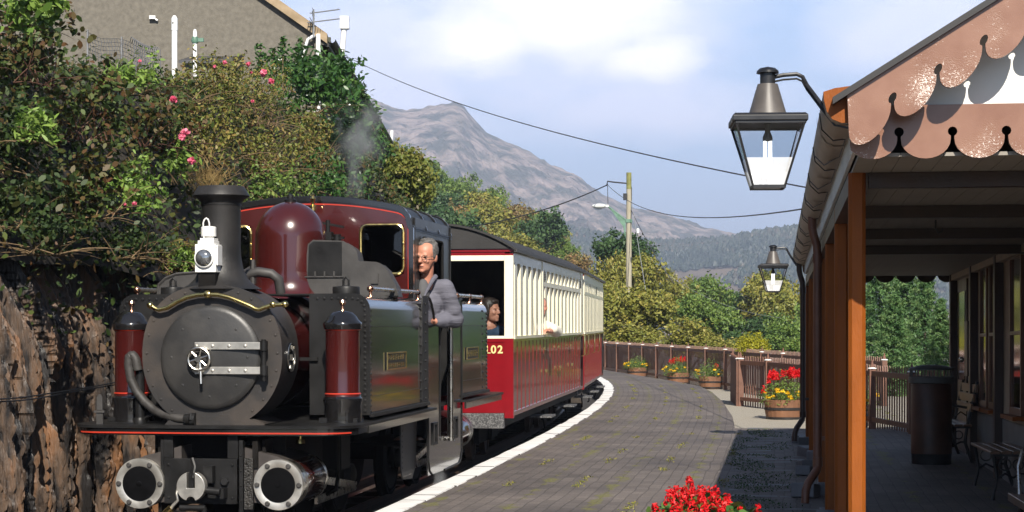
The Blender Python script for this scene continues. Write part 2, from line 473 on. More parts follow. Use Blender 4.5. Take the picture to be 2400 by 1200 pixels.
def build_platform():
    ys = [3 + .4 * i for i in range(143)]
    mb = MB(); uvs = []
    rows = []
    for Y in ys:
        if Y < 25.45: wmax = EAVE_X(Y) + 9 - edge(Y)
        else: wmax = (_yard_x(Y) - edge(Y)) / edge_n(Y)[0]
        offs = [0, .18] + [.18 + (wmax - .18) * (k / 14) for k in range(1, 15)]
        rows.append([at_edge(Y, o, 0) for o in offs]); uvs.append([(Y, o) for o in offs])
    n = len(rows[0])
    me = bpy.data.meshes.new('platform')
    vs = [p for r in rows for p in r]; uv = [q for r in uvs for q in r]
    fs = []
    for i in range(len(rows) - 1):
        for k in range(n - 1): fs.append((i * n + k, i * n + k + 1, (i + 1) * n + k + 1, (i + 1) * n + k))
    base = len(vs)
    for i, Y in enumerate(ys):                           # the drop at the track side and at the yard side
        for (p, o) in ((rows[i][0], -.02), (rows[i][-1], .02)):
            vs.append((p[0] + o, p[1], p[2] - .75)); uv.append((Y, -.75))
    for i in range(len(ys) - 1):
        a = base + 2 * i
        fs.append((i * n, (i + 1) * n, a + 2, a)); fs.append(((i + 1) * n + n - 1, i * n + n - 1, a + 1, a + 3))
    me.from_pydata(vs, [], fs)
    ul = me.uv_layers.new(name='UVMap')
    li = np.empty(len(me.loops), dtype=np.int32); me.loops.foreach_get('vertex_index', li)
    ul.data.foreach_set('uv', np.array(uv)[li].reshape(-1))
    me.materials.append(MATS['platform_paving'])
    o = bpy.data.objects.new('platform', me); COL.objects.link(o); structure(o)
    # painted edge
    rnd = random.Random(4)
    mb = MB(); rows = []
    Y = 3.0
    while Y < 55:                                       # painted edging stones, each laid a little out of line
        l_ = rnd.uniform(.42, .62); dx, dz, w = rnd.uniform(-.008, .008), rnd.uniform(-.002, .003), .185 + rnd.uniform(-.012, .012)
        mb.grid([[at_edge(q, -.02 + dx, -.06), at_edge(q, -.018 + dx, .003 + dz), at_edge(q, .0 + dx, .009 + dz), at_edge(q, w + rnd.uniform(-.012, .008), .008 + dz), at_edge(q, w + .005, -.01)] for q in np.linspace(Y, Y + l_ - .012, 5)])
        Y += l_
    pass; structure(mb.build('platform_edge_paint', 'white_paint'))
build_platform()

def build_track():
    mb = MB(); rows = []
    for i in range(80):
        Y = 2 + i * 1.0
        rows.append([at_edge(Y, o, -.5 + .02 * math.sin(Y * 3 + o)) for o in (-3.2, -2.2, -1.1, -.6, .05)])
    mb.grid(rows); structure(mb.build('track_bed', 'ballast'))
    for sgn in (-1, 1):
        mb = MB(); rows = []
        for i in range(70):
            Y = 4 + i * .8; c = -1.15 + sgn * .3
            rows.append([at_edge(Y, c + a, z) for a, z in ((-.025, -.25), (.025, -.25), (.025, -.29), (.008, -.30), (.008, -.35), (.045, -.37), (-.045, -.37), (-.008, -.35), (-.008, -.30), (-.025, -.29))])
        mb.grid(rows, closed=True)
        tag(mb.build('rail', 'rail_steel', smooth=0), 'steel running rail under the train, %s one' % ('rock side' if sgn < 0 else 'platform side'), 'rail', 'rails of the line')
    mb = MB()
    for i in range(75):
        Y = 4 + i * .7; nx, ny = edge_n(Y)
        p = at_edge(Y, -1.15 - .65, -.43); q = at_edge(Y, -1.15 + .65, -.43)
        mb.bar(p, q, .2, .12)
    structure(mb.build('track_sleepers', 'sleeper_wood'))
build_track()

def build_yard():
    rows = []
    for i in range(60):
        Y = 25.0 + i * .7
        x0 = _yard_x(max(25.5, Y)) - .5
        drop = -.03 - .17 * sstep(33, 43, Y)
        rows.append([(x0 + k * .5, Y, lev(Y) + drop + .008 * noise.noise((k * .9, Y, 0))) for k in range(14)])
    mb = MB(); mb.grid(rows); structure(mb.build('gravel_yard', 'gravel'))
    rows = []
    for i in range(50):
        Y = 17 + i * 1.0
        rows.append([(4.7 + .02 * abs(Y - 26) + k * 1.2 + max(0, 36 - Y) * .02, Y, lev(Y) - .25 - .9 * sstep(3, 16, k * 1.2) + .05 * noise.noise((k * .7, Y * .6, 3))) for k in range(18)])
    mb = MB(); mb.grid(rows); structure(mb.build('grass_verge', 'grass_ground'))
    # wide ground sheet: falls to the valley, reaches the horizon
    xs = [-6000, -3000, -1200, -500, -200, -90, -50, -30, -15, -5, 5, 15, 30, 50, 90, 200, 500, 1200, 3000, 6000]
    yy = [-200, -60, -20, 0, 20, 40, 60, 80, 110, 150, 220, 320, 500, 800, 1300, 2200, 4000, 8000]
    rows = []
    for y in yy:
        rows.append([(x, y, -1.0 - 5.5 * sstep(50, 140, y) - 6 * sstep(140, 500, y)) for x in xs])
    mb = MB(); mb.grid(rows); structure(mb.build('ground', 'far_ground'))
build_yard()

# ------------------------------------------------------------------ rock cutting and bank above it
BANK_TOP = lerp([4, 10, 15, 20, 27, 33, 40, 50, 62, 80], [3.7, 3.8, 3.9, 4.4, 5.1, 5.1, 4.3, 3.4, 3.0, 2.6])
def bank_pt(Y, t):
    """t 0..1 up the vegetated bank above the rock face, 1..2 over the top"""
    zt = BANK_TOP(Y); z0 = 2.15
    if t <= 1: return at_edge(Y, -3.15 - 1.5 * t ** 1.4, 0)[:2] + (z0 + (zt - z0) * (1 - (1 - t) ** 1.6),)
    return at_edge(Y, -4.65 - 9 * (t - 1), 0)[:2] + (zt + .3 * (t - 1),)
def build_rock():
    rows = []
    NZ = 150
    YS = [6 + .11 * i for i in range(50)] + [11.5 + .0115 * i for i in range(700)] + [19.55 + .18 * i for i in range(225)]
    def h1(k, c): return (math.sin(k * 127.1 + c * 311.7) * 43758.5453) % 1
    for Y in YS:
        row = []
        for k in range(NZ):
            z = -.75 + 3.2 * k / (NZ - 1)
            # steep cleavage: slabs standing on end, each broken off at its own height
            wob = .07 * fbm(Y * .8, z * .35, 1.7, 2)
            d = .34 * fbm(Y * .45, z * .22, 5.5, 3)
            for wd, lean, amp, c, bk in ((.55, .10, .34, 1, .35), (.23, .16, .24, 2, .9), (.095, .12, .12, 3, 1.1), (.04, .10, .045, 4, 1.0)):
                u = (Y + lean * z + wob + .25 * wd * noise.noise((Y * .7 / wd, z * .16, c * 3.1))) / wd
                n_ = math.floor(u); f = u - n_
                e = h1(n_, c) - .5
                zb = -.6 + 3.0 * h1(n_, c + 5); z2 = -.6 + 3.0 * h1(n_, c + 7); sl = .5 * (f - .5) * wd
                e += bk * (h1(n_, c + 9) - .5) * sstep(-.04, .04, z - zb - 9 * sl) + bk * .9 * (h1(n_, c + 21) - .5) * sstep(-.04, .04, z - 2.6 * h1(n_, c + 23) + .3 + 11 * sl) + bk * .8 * (h1(n_, c + 11) - .5) * sstep(-.05, .05, z - z2 + 7 * sl)
                d += amp * (e * .8 + (f - .5) * .5 * (h1(n_, c + 13) - .3)) - amp * .75 * sstep(.16, .0, min(f, 1 - f)) * (.4 + .9 * h1(n_, c + 17))
            d += .10 * fbm(Y * 7 + 2 * z, z * 1.1, 2.2, 4) + .05 * fbm(Y * 11, z * 4.5, 6.2, 3) + .022 * fbm(Y * 30, z * 12, 3.2, 3)
            off = min(-2.95 - .12 * max(0, z) - .35 * sstep(1.1, 2.3, z) + d, -2.42)
            row.append(at_edge(Y, off, z))
        # roll back into the bank
        b = bank_pt(Y, .05); row.append((row[-1][0] - .45, row[-1][1], b[2] + .1))
        row.append((row[-2][0] - 1.2, row[-2][1], b[2] - .1))
        rows.append(row)
    mb = MB(); mb.grid(rows)
    o = mb.build('rock_face', 'rock', smooth=18)
    tag(o, 'craggy orange brown rock face of the cutting beside the locomotive', 'rock face', kind='structure')
    rows = []
    for i in range(90):
        Y = 4 + i * .8
        rows.append([tuple(Vector(bank_pt(Y, t)) + Vector((0, 0, .12 * noise.noise((Y, t * 4, 0))))) for t in (0, .15, .3, .45, .6, .75, .9, 1.0, 1.2, 1.6, 2.0)])
    mb = MB(); mb.grid(rows); structure(mb.build('hill_bank', 'earth'))
build_rock()

# ------------------------------------------------------------------ far terrain
mat('moor', (.055, .062, .048), .95, scale=.026, col2=(.30, .238, .212), lo=.43, hi=.57, detail=14, bump=1., bscale=.03, bdist=34.)
mat('forest_floor', (.10, .075, .05), .95, scale=.02, col2=(.17, .125, .085))
def px_dir(px): return (px - 1200) / 4500
def build_mountain():
    D = 2600.
    pr = lerp([200, 500, 700, 830, 870, 920, 960, 1000, 1060, 1085, 1110, 1140, 1200, 1250, 1290, 1340, 1380, 1420, 1480, 1540, 1600, 1650, 1700, 1800, 2000, 2400],
              [60, 140, 185, 216, 228, 250, 255, 247, 238, 245, 275, 308, 335, 358, 383, 400, 430, 458, 484, 492, 514, 530, 540, 560, 590, 600])
    rows = []
    for j in range(100):
        t = j / 99                       # 0 foot of the slope, 1 ridge, beyond falls behind
        Y = 1150 + 1450 * t
        row = []
        for i in range(200):
            px = 400 + i * 8.5
            X = px_dir(px) * D * (.55 + .45 * Y / D) if t < 1 else px_dir(px) * D
            zr = (825 - pr(px)) / 4500 * D
            s = t ** 1.15
            w = math.sin(PI * min(1, t * 1.02))
            k = fbm(X * .006, Y * .005, .3, 6)
            cr = abs(noise.noise((X * .012, Y * .011, 7.7)))
            z = zr * s + w * (58 * k - 40 * cr) + (17 * fbm(X * .035, Y * .03, 4.0, 4) + 9 * fbm(X * .11, Y * .06, 9.0, 3)) * (.4 + w)
            row.append((X, Y, z))
        rows.append(row)
    last = [(x, y + 700, z - 500) for x, y, z in rows[-1]]; rows.append(last)
    mb = MB(); mb.grid(rows); structure(mb.build('mountain', 'moor', smooth=35))
build_mountain()

FH_Y0, FH_Y1 = 900., 1750.
_fh = lerp([1000, 1200, 1310, 1400, 1480, 1540, 1600, 1640, 1700, 1760, 1820, 1880, 2000, 2200, 2500],
           [540, 530, 528, 548, 562, 566, 568, 560, 556, 552, 545, 538, 560, 640, 700])
def fh_z(X, Y):
    t = (Y - FH_Y0) / (FH_Y1 - FH_Y0)
    px = X / (FH_Y1 * (.5 + .5 * Y / FH_Y1)) * 4500 + 1200
    return -14 + ((825 - _fh(px)) / 4500 * FH_Y1 + 14) * t ** .9 + 6 * fbm(X * .01, Y * .01, 2., 3)
def build_forest_hill():
    rows = []
    for j in range(30):
        Y = FH_Y0 + (FH_Y1 - FH_Y0) * j / 29
        rows.append([(X, Y, fh_z(X, Y)) for X in [-200 + 25 * i for i in range(44)]])
    rows.append([(x, y + 300, z - 120) for x, y, z in rows[-1]])
    mb = MB(); mb.grid(rows); structure(mb.build('forest_hill', 'forest_floor', smooth=60))
    # the plantation reads as one mass of conifers
    rng = np.random.default_rng(5)
    V = []; n_side = 6
    pos = []
    while len(pos) < 20000:
        X = rng.uniform(-60, 700); Y = rng.uniform(FH_Y0 + 120, FH_Y1 + 8)
        px = X / Y * 4500 + 1200
        if not 1180 < px < 2900: continue
        t = (Y - FH_Y0) / (FH_Y1 - FH_Y0)
        if fbm(X * .012, Y * .006, 11., 3) < -.20 + .42 * sstep(.42, .14, t): continue     # clearings low down
        pos.append((X, Y, fh_z(X, Y)))
    fs = []; vs = []; tint = []
    for (X, Y, z) in pos:
        f_ = 1 + .9 * fbm(X * .015, Y * .01, 3.3, 2); h = rng.uniform(3.2, 7.0) * f_; r = h * rng.uniform(.28, .46); b = len(vs)
        lean = rng.normal(0, .03, 2) * h
        for (rr, zz) in ((.55, .10), (1.0, .28), (.80, .55), (.42, .82)):
            for k in range(n_side):
                a = 2 * PI * k / n_side + rng.uniform(-.3, .3); q = rr * r * rng.uniform(.7, 1.25)
                vs.append((X + q * math.cos(a) + lean[0] * zz, Y + q * math.sin(a) + lean[1] * zz, z + h * zz))
        vs.append((X + lean[0], Y + lean[1], z + h))
        t = min(1, max(0, .45 + 1.1 * fbm(X * .012, Y * .008, 21., 3) + rng.normal(0, .2)))
        for lv in range(3):
            for k in range(n_side):
                a = b + lv * n_side + k; c = b + lv * n_side + (k + 1) % n_side
                fs.append((a, c, c + n_side, a + n_side)); tint.append(t)
        for k in range(n_side):
            fs.append((b + 3 * n_side + k, b + 3 * n_side + (k + 1) % n_side, b + 4 * n_side)); tint.append(t)
    leafmat('conifer_far', [(.007, .020, .014), (.013, .030, .020), (.024, .042, .026), (.055, .050, .032)], transl=0)
    me = bpy.data.meshes.new('conifer_plantation'); me.from_pydata(vs, [], fs)
    at = me.attributes.new('tint', 'FLOAT', 'FACE'); set_tint(at, np.array(tint))
    o = place(me, 'conifer_plantation', 'conifer_far')
    tag(o, 'blue green conifer plantation covering the far valley side', 'forest', kind='stuff')
build_forest_hill()

_hs = lerp([500, 925, 1000, 1060, 1110, 1170, 1230, 1280, 1320, 1360, 1420, 1500, 1600], [330, 400, 440, 475, 500, 525, 555, 585, 640, 690, 740, 790, 815])
def hs_z(X, Y):
    px = X / Y * 4500 + 1200
    zr = (825 - _hs(px)) / 4500 * 260
    t = min(1, max(0, (Y - 70) / 190))
    return -1.5 + (zr + 1.5) * t ** .85 if Y <= 260 else zr - (Y - 260) * .12
def build_hillside():
    rows = []
    for Y in (68, 80, 95, 115, 140, 170, 200, 230, 260, 300, 380):
        rows.append([(px_dir(px) * Y, Y, hs_z(px_dir(px) * Y, Y)) for px in range(300, 1640, 30)])
    mb = MB(); mb.grid(rows); structure(mb.build('wooded_hillside', 'forest_floor', smooth=60))
build_hillside()
# ------------------------------------------------------------------ plants
leafmat('leaf_dark', [(0.014, 0.029, 0.010), (0.028, 0.053, 0.015), (0.050, 0.081, 0.021), (0.088, 0.059, 0.023)])
leafmat('leaf_bramble', [(0.017, 0.033, 0.010), (0.035, 0.061, 0.018), (0.073, 0.104, 0.025), (0.113, 0.054, 0.024), (0.086, 0.126, 0.032), (0.043, 0.076, 0.020)])
leafmat('leaf_bright', [(0.051, 0.109, 0.017), (0.109, 0.196, 0.032), (0.189, 0.290, 0.051), (0.246, 0.348, 0.087)])
leafmat('leaf_rose', [(0.105, 0.095, 0.024), (0.181, 0.160, 0.038), (0.160, 0.203, 0.038), (0.234, 0.149, 0.049), (0.277, 0.255, 0.061)])
leafmat('leaf_laurel', [(0.019, 0.056, 0.014), (0.035, 0.096, 0.020), (0.064, 0.144, 0.032), (0.120, 0.208, 0.051)], rough=.33, spec=.5)
leafmat('leaf_straw', [(.20, .13, .05), (.32, .22, .09), (.40, .30, .13)])
leafmat('leaf_lime', [(.085, .125, .022), (.13, .165, .03), (.20, .21, .045), (.22, .18, .05)])
leafmat('leaf_olive', [(0.113, 0.134, 0.028), (0.188, 0.203, 0.038), (0.276, 0.265, 0.054), (0.351, 0.277, 0.067)])
leafmat('leaf_green', [(0.054, 0.109, 0.026), (0.099, 0.171, 0.037), (0.160, 0.239, 0.051), (0.208, 0.261, 0.055)])
leafmat('leaf_deep', [(0.030, 0.067, 0.024), (0.054, 0.109, 0.037), (0.089, 0.148, 0.048)])
leafmat('leaf_russet', [(0.164, 0.106, 0.046), (0.241, 0.157, 0.062), (0.219, 0.199, 0.062), (0.329, 0.179, 0.084)])
leafmat('leaf_conifer', [(0.040, 0.099, 0.040), (0.070, 0.154, 0.053), (0.120, 0.219, 0.075), (0.175, 0.251, 0.088)])
leafmat('leaf_gold', [(.22, .22, .012), (.34, .33, .02), (.42, .38, .03)])
leafmat('petal_red', [(.55, .006, .012), (.75, .012, .02), (.85, .03, .03)], transl=.35)
leafmat('petal_yellow', [(.75, .42, .01), (.85, .55, .015), (.85, .62, .03)], transl=.35)
leafmat('petal_pink', [(.75, .10, .20), (.85, .18, .30), (.85, .30, .40)], transl=.35)
leafmat('grass_blade', [(.12, .14, .03), (.20, .21, .05), (.26, .24, .09)])
mat('bark', (.055, .042, .03), .9, var=.4, scale=8, stretch=(3, 3, .6), bump=.6)
mat('bark_pale', (.17, .14, .105), .85, var=.35, scale=8, stretch=(3, 3, .6))
mat('stem_dry', (.15, .10, .05), .8, var=.4, scale=9)
mat('stem_red', (.09, .04, .025), .7, var=.4, scale=9)

def clump_points(rng, lobes, nclump, per, spread, inner=.3):
    """leaf positions in clumps near the surface of a union of ellipsoid lobes (cx,cy,cz,rx,ry,rz)"""
    lobes = np.array(lobes, float)
    w = (lobes[:, 3] * lobes[:, 4] * lobes[:, 5]) ** (2 / 3); w /= w.sum()
    li = rng.choice(len(lobes), nclump, p=w)
    d = rng.normal(size=(nclump, 3)); d /= np.linalg.norm(d, axis=1)[:, None]
    rad = np.where(rng.random(nclump) < inner, rng.uniform(.35, .85, nclump), rng.uniform(.86, 1.08, nclump))
    c = lobes[li, :3] + d * lobes[li, 3:] * rad[:, None]
    rr = lobes[li, 3:].mean(1) * spread
    P = np.repeat(c, per, 0) + rng.normal(size=(nclump * per, 3)) * np.repeat(rr, per)[:, None]
    out = np.repeat(d, per, 0) * .7
    ct = np.repeat(rng.random(nclump), per)
    return P, out, ct

def crown_mesh(name, seed, m, leaf=.15, nl=9, nclump=260, per=11, aspect=.62, shape='round', spread=.16):
    rng = np.random.default_rng(seed)
    lobes = []
    for k in range(nl):
        if shape == 'round':
            a = rng.uniform(0, 2 * PI); e = rng.uniform(-.5, 1); rr = rng.uniform(.25, .6)
            lobes.append((math.cos(a) * rr, math.sin(a) * rr, e * .55, *(rng.uniform(.32, .55) * np.array([1, 1, .85]))))
        elif shape == 'tall':
            z = -0.9 + 1.8 * (k + .5) / nl; q = .55 * math.sqrt(max(.05, 1 - (z * .95) ** 2)); a = rng.uniform(0, 2 * PI)
            lobes.append((math.cos(a) * q * .5, math.sin(a) * q * .5, z, q * rng.uniform(.6, .95), q * rng.uniform(.6, .95), .3))
    P, out, ct = clump_points(rng, lobes, nclump, per, spread)
    me, at = leaf_mesh(name, P, leaf * rng.uniform(.7, 1.3, len(P)), rng, aspect, up=.35, out=out)
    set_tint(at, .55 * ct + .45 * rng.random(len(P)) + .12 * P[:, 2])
    me.materials.append(MATS[m])
    return me

def conifer_mesh(name, seed, m, n=170, per=84):
    """unit conifer: height 1 from z=0, radius about .26"""
    rng = np.random.default_rng(seed); P = []; T = []
    for k in range(n):
        z = .03 + .95 * (k / n) ** 1.05; r = .29 * (1 - z) ** .85 + .008
        a = k * 2.4 + rng.uniform(-.4, .4); r *= rng.uniform(.72, 1.2)
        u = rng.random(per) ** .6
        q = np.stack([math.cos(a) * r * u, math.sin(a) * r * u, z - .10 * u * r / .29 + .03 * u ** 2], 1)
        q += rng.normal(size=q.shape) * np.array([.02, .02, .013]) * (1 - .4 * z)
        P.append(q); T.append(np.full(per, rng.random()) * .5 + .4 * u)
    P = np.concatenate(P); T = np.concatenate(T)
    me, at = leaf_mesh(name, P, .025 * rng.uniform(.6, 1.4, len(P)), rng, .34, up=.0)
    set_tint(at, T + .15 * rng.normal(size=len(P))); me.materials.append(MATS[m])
    return me

def trunk_mesh(name, seed, m='bark', limbs=6):
    """unit trunk: from z=-1.6 up into the crown (crown centre at 0, radius 1)"""
    rnd = random.Random(seed); mb = MB()
    pts = [(0, 0, -2.4), (.03, .02, -1.8), (rnd.uniform(-.08, .08), rnd.uniform(-.08, .08), -1.1), (rnd.uniform(-.1, .1), rnd.uniform(-.1, .1), -.5), (0.05, 0, -.1)]
    mb.tube(pts, [.15, .11, .09, .06, .02], 8)
    for k in range(limbs):
        a = 2 * PI * k / limbs + rnd.uniform(-.4, .4); z = rnd.uniform(-1.1, -.5)
        p = Vector((0, 0, z)); q = p + Vector((math.cos(a) * .35, math.sin(a) * .35, .2)); r = q + Vector((math.cos(a) * .4, math.sin(a) * .4, .2))
        mb.tube([p, q, r], [.05, .03, .008], 5)
    o = mb.build(name, m); me = o.data; bpy.data.objects.remove(o)
    return me

CROWN = {}
for key, m_ in (('olive', 'leaf_olive'), ('green', 'leaf_green'), ('deep', 'leaf_deep'), ('russet', 'leaf_russet'), ('lime', 'leaf_lime')):
    CROWN[key] = [crown_mesh('crown_' + key, 10 + i * 7 + len(key), m_, leaf=.105, nclump=430, per=13) for i in range(2)]
TRUNK = [trunk_mesh('trunk', 3), trunk_mesh('trunk', 8)]
def tree(name, label, cat, loc, rx, rz, key, seed, group=None, base=None, kind_trunk=0, ry=None):
    """broadleaf tree: loc is the centre of the crown, rx/rz its radii, base the ground height"""
    rnd = random.Random(seed)
    t = empty(name, (loc[0], loc[1], base if base is not None else loc[2] - rz * 1.6), label=label, cat=cat, group=group)
    t.rotation_euler = (0, 0, rnd.uniform(0, 6.28))
    c = bpy.data.objects.new('crown', CROWN[key][seed % 2]); COL.objects.link(c); c.parent = t
    dz = loc[2] - t.location.z
    c.location = (0, 0, dz); c.scale = (rx, ry or rx, rz)
    k = bpy.data.objects.new('trunk', TRUNK[seed % 2]); COL.objects.link(k); k.parent = t
    k.location = (0, 0, dz); s = max(rz, dz / 2.3); k.scale = (min(rx, rz) * .9, min(rx, rz) * .9, s)
    return t

def at_px(px, py, Y): return ((px - 1200) / 4500 * Y, Y, 1.4 + (825 - py) / 4500 * Y)

# ---- trees beyond the yard fence (right half of the picture)
rnd = random.Random(77)
LAB = {'deep': 'dark green', 'olive': 'olive brown', 'green': 'mid green', 'russet': 'russet', 'lime': 'yellow green'}
TREES = [  # px, top py, width px, height px, distance, colour, label
    (1455, 528, 150, 150, 98, 'deep', 'tall dark green tree right behind the lamp pole'),
    (1418, 600, 100, 160, 88, 'olive', 'olive tree between the second carriage and the lamp pole'),
    (1520, 600, 130, 150, 92, 'olive', 'olive brown tree just right of the lamp pole'),
    (1440, 660, 140, 150, 68, 'olive', 'bushy olive tree behind the fence left of the lamp pole foot'),
    (1535, 680, 150, 140, 68, 'olive', 'bushy olive yellow tree behind the fence right of the lamp pole'),
    (1585, 640, 90, 120, 108, 'olive', 'small olive tree with a lighter top near the far pole'),
    (1617, 690, 110, 130, 84, 'green', 'mid green tree in front of the far pole'),
    (1640, 642, 60, 90, 135, 'deep', 'thin dark green tree farthest down the valley'),
    (1672, 650, 120, 150, 118, 'green', 'mid green tree with a rounded top in the valley'),
    (1610, 750, 160, 110, 66, 'olive', 'low spreading olive bush tree behind the second flower tub'),
    (1700, 720, 130, 130, 84, 'green', 'mid green tree above the golden shrub'),
    (1728, 668, 110, 130, 120, 'deep', 'dark green round tree left of the far lantern'),
    (1778, 640, 120, 150, 118, 'olive', 'autumn olive tree rising behind the far lantern'),
    (1840, 650, 130, 160, 112, 'olive', 'broad autumn tinted tree right of the far lantern'),
    (1790, 725, 130, 130, 84, 'deep', 'dark green bushy tree above the red flowers'),
    (1850, 735, 110, 130, 80, 'green', 'mid green tree beside the canopy posts'),
    (1740, 770, 110, 80, 68, 'deep', 'low dark green bush tree beside the golden shrub'),
    (1905, 700, 130, 170, 88, 'green', 'green tree partly behind the canopy posts'),
    (1962, 690, 120, 170, 92, 'olive', 'olive tree hidden behind the canopy posts'),
    (1690, 785, 120, 80, 64, 'olive', 'low olive bush tree behind the third flower tub'),
    (1870, 790, 110, 80, 62, 'green', 'low green bush tree behind the near fence'),
    (1490, 755, 150, 90, 64, 'olive', 'low olive hedge tree at the foot of the lamp pole'),
]
for i, (px, top, w, h, Y, key, lab) in enumerate(TREES):
    s = Y / 4500; c = at_px(px, top + h * .5, Y)
    tree('broadleaf_tree', lab, 'tree', c, w * s * .56, h * s * .52, key, 100 + i, 'trees beyond the yard fence', base=-2.5 - .03 * max(0, Y - 60), ry=w * s * .5)

# ---- wooded hillside behind the carriages
rng = random.Random(12); nt_ = 0
for Y in (84, 96, 110, 126, 142, 158, 174, 190, 206, 222, 238, 254, 262):
    px = 830 + rng.uniform(0, 40)
    while px < 1560:
        X = px_dir(px) * Y; z = hs_z(X, Y)
        s = Y / 4500; py = 825 - (z + 2.2 - 1.4) / s
        if py < 640 and z > .5:
            f = fbm(X * .07, Y * .05, 6.0, 3); e = rng.random()
            key = ('deep' if e < .6 else 'green') if px < 1090 else ('russet' if f + .5 * (e - .35) > .02 and px > 1070 else ('olive' if e < .45 else ('green' if e < .85 else 'deep')))
            r = rng.uniform(1.5, 2.5) * (.85 + Y / 900); rz = r * rng.uniform(.85, 1.25)
            lab = LAB[key] + ' tree in the wood on the hillside behind the carriages'
            tree('hillside_tree', lab, 'tree', (X, Y, z + rz * .9), r, rz, key, nt_, 'trees on the wooded hillside', base=z - .5)
            nt_ += 1
        px += rng.uniform(1.9, 3.3) / (Y / 4500)
for px, top, w, h, Y, key, lab in ((932, 338, 90, 120, 205, 'deep', 'dark tree at the top of the wooded ridge beside the house end'), (962, 356, 90, 120, 200, 'deep', 'dark tree on the wooded ridge just right of the house end'), (995, 378, 100, 120, 205, 'green', 'green tree on the wooded ridge left of the first russet ones'), (1032, 398, 100, 110, 215, 'green', 'green tree on the upper wooded ridge below the peak'),
                                  (1272, 482, 125, 150, 150, 'deep', 'big dark green tree standing out on the hillside above the first carriage'),
                                  (1345, 590, 100, 110, 128, 'russet', 'russet bush tree low on the hillside above the second carriage'),
                                  (1330, 560, 70, 90, 150, 'green', 'green tree at the lower end of the hillside ridge'),
                                  (1200, 585, 120, 100, 110, 'russet', 'gold brown bush tree above the first carriage roof'),
                                  (1100, 520, 110, 110, 118, 'russet', 'russet bush tree above the cab and first carriage')):
    s = Y / 4500; tree('hillside_tree', lab, 'tree', at_px(px, top + h * .5, Y), w * s * .55, h * s * .55, key, 55 + px, 'trees on the wooded hillside', base=at_px(px, top + h * 1.1, Y)[2])

# ---- conifers seen under the canopy
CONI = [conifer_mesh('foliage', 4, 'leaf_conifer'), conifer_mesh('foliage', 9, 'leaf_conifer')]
def conifer(label, px, top, base, Y, wpx, i):
    s = Y / 4500; x, y, zt = at_px(px, top, Y); zb = at_px(px, base, Y)[2]; h = zt - zb
    t = empty('conifer_tree', (x, y, zb), (0, 0, i * 1.3), label, 'tree', 'conifers beyond the station fence')
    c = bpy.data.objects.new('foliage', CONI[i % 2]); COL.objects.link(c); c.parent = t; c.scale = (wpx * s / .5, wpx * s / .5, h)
    mb = MB(); mb.cyl((0, 0, -.8), (0, 0, h * .93), .016 * h, .012, 8); mb.build('trunk', 'bark', t)
    return t
for i, (lab, px, top, base, Y, w) in enumerate((
        ('tall conifer right beside the orange lit post', 2062, 560, 900, 50, 150),
        ('tallest conifer in the middle of the view under the canopy', 2122, 540, 900, 52, 170),
        ('conifer standing right of the tallest one under the canopy', 2168, 610, 900, 47, 130),
        ('conifer showing at the station wall end', 2205, 700, 920, 44, 120),
        ('conifer behind the canopy posts', 2010, 600, 900, 55, 150),
        ('shorter bushy conifer over the fence post', 2095, 690, 930, 42, 140))):
    conifer(lab, px, top, base, Y, w, i)
for i, (px, top, Y, k, lab) in enumerate(((2400, 430, 40, 'russet', 'russet tree hidden by the station wall'), (2430, 360, 47, 'olive', 'tall olive tree hidden by the station building'), (2560, 420, 42, 'russet', 'russet tree hidden farther along behind the station'), (2490, 460, 60, 'deep', 'dark tree hidden behind the station building'), (2700, 400, 44, 'olive', 'olive tree at the end of the row behind the station'))):
    s = Y / 4500; tree('broadleaf_tree', lab, 'tree', at_px(px, top + 230, Y), 150 * s, 230 * s, k, 900 + i, 'trees behind the station', base=-1.2)

# ---- bushes on the bank over the rock face
def bank_at(px, off):
    """distance at which a line 'off' metres left of the platform edge shows at px"""
    lo, hi = 7., 70.
    for _ in range(50):
        Y = (lo + hi) / 2; x, y, _z = at_edge(Y, -off, 0)
        if x / y * 4500 + 1200 < px: lo = Y
        else: hi = Y
    return (lo + hi) / 2
def stems(rng, c, r, n, thick, droop=.4):
    mb = MB()
    for k in range(n):
        a = rng.uniform(0, 2 * PI); e = rng.uniform(.1, 1.1)
        p = Vector((rng.normal(0, .3) * r[0], rng.normal(0, .3) * r[1], -r[2] * .7)); d = Vector((math.cos(a) * math.cos(e), math.sin(a) * math.cos(e), math.sin(e)))
        L_ = rng.uniform(.8, 1.5); pts = []
        for j in range(7):
            t = j / 6; q = p + Vector((d.x * r[0], d.y * r[1], d.z * r[2] * 1.4)) * t * L_; q.z -= droop * r[2] * t * t * L_
            pts.append(q)
        mb.tube(pts, [thick * (1 - .7 * j / 6) for j in range(7)], 4)
    return mb
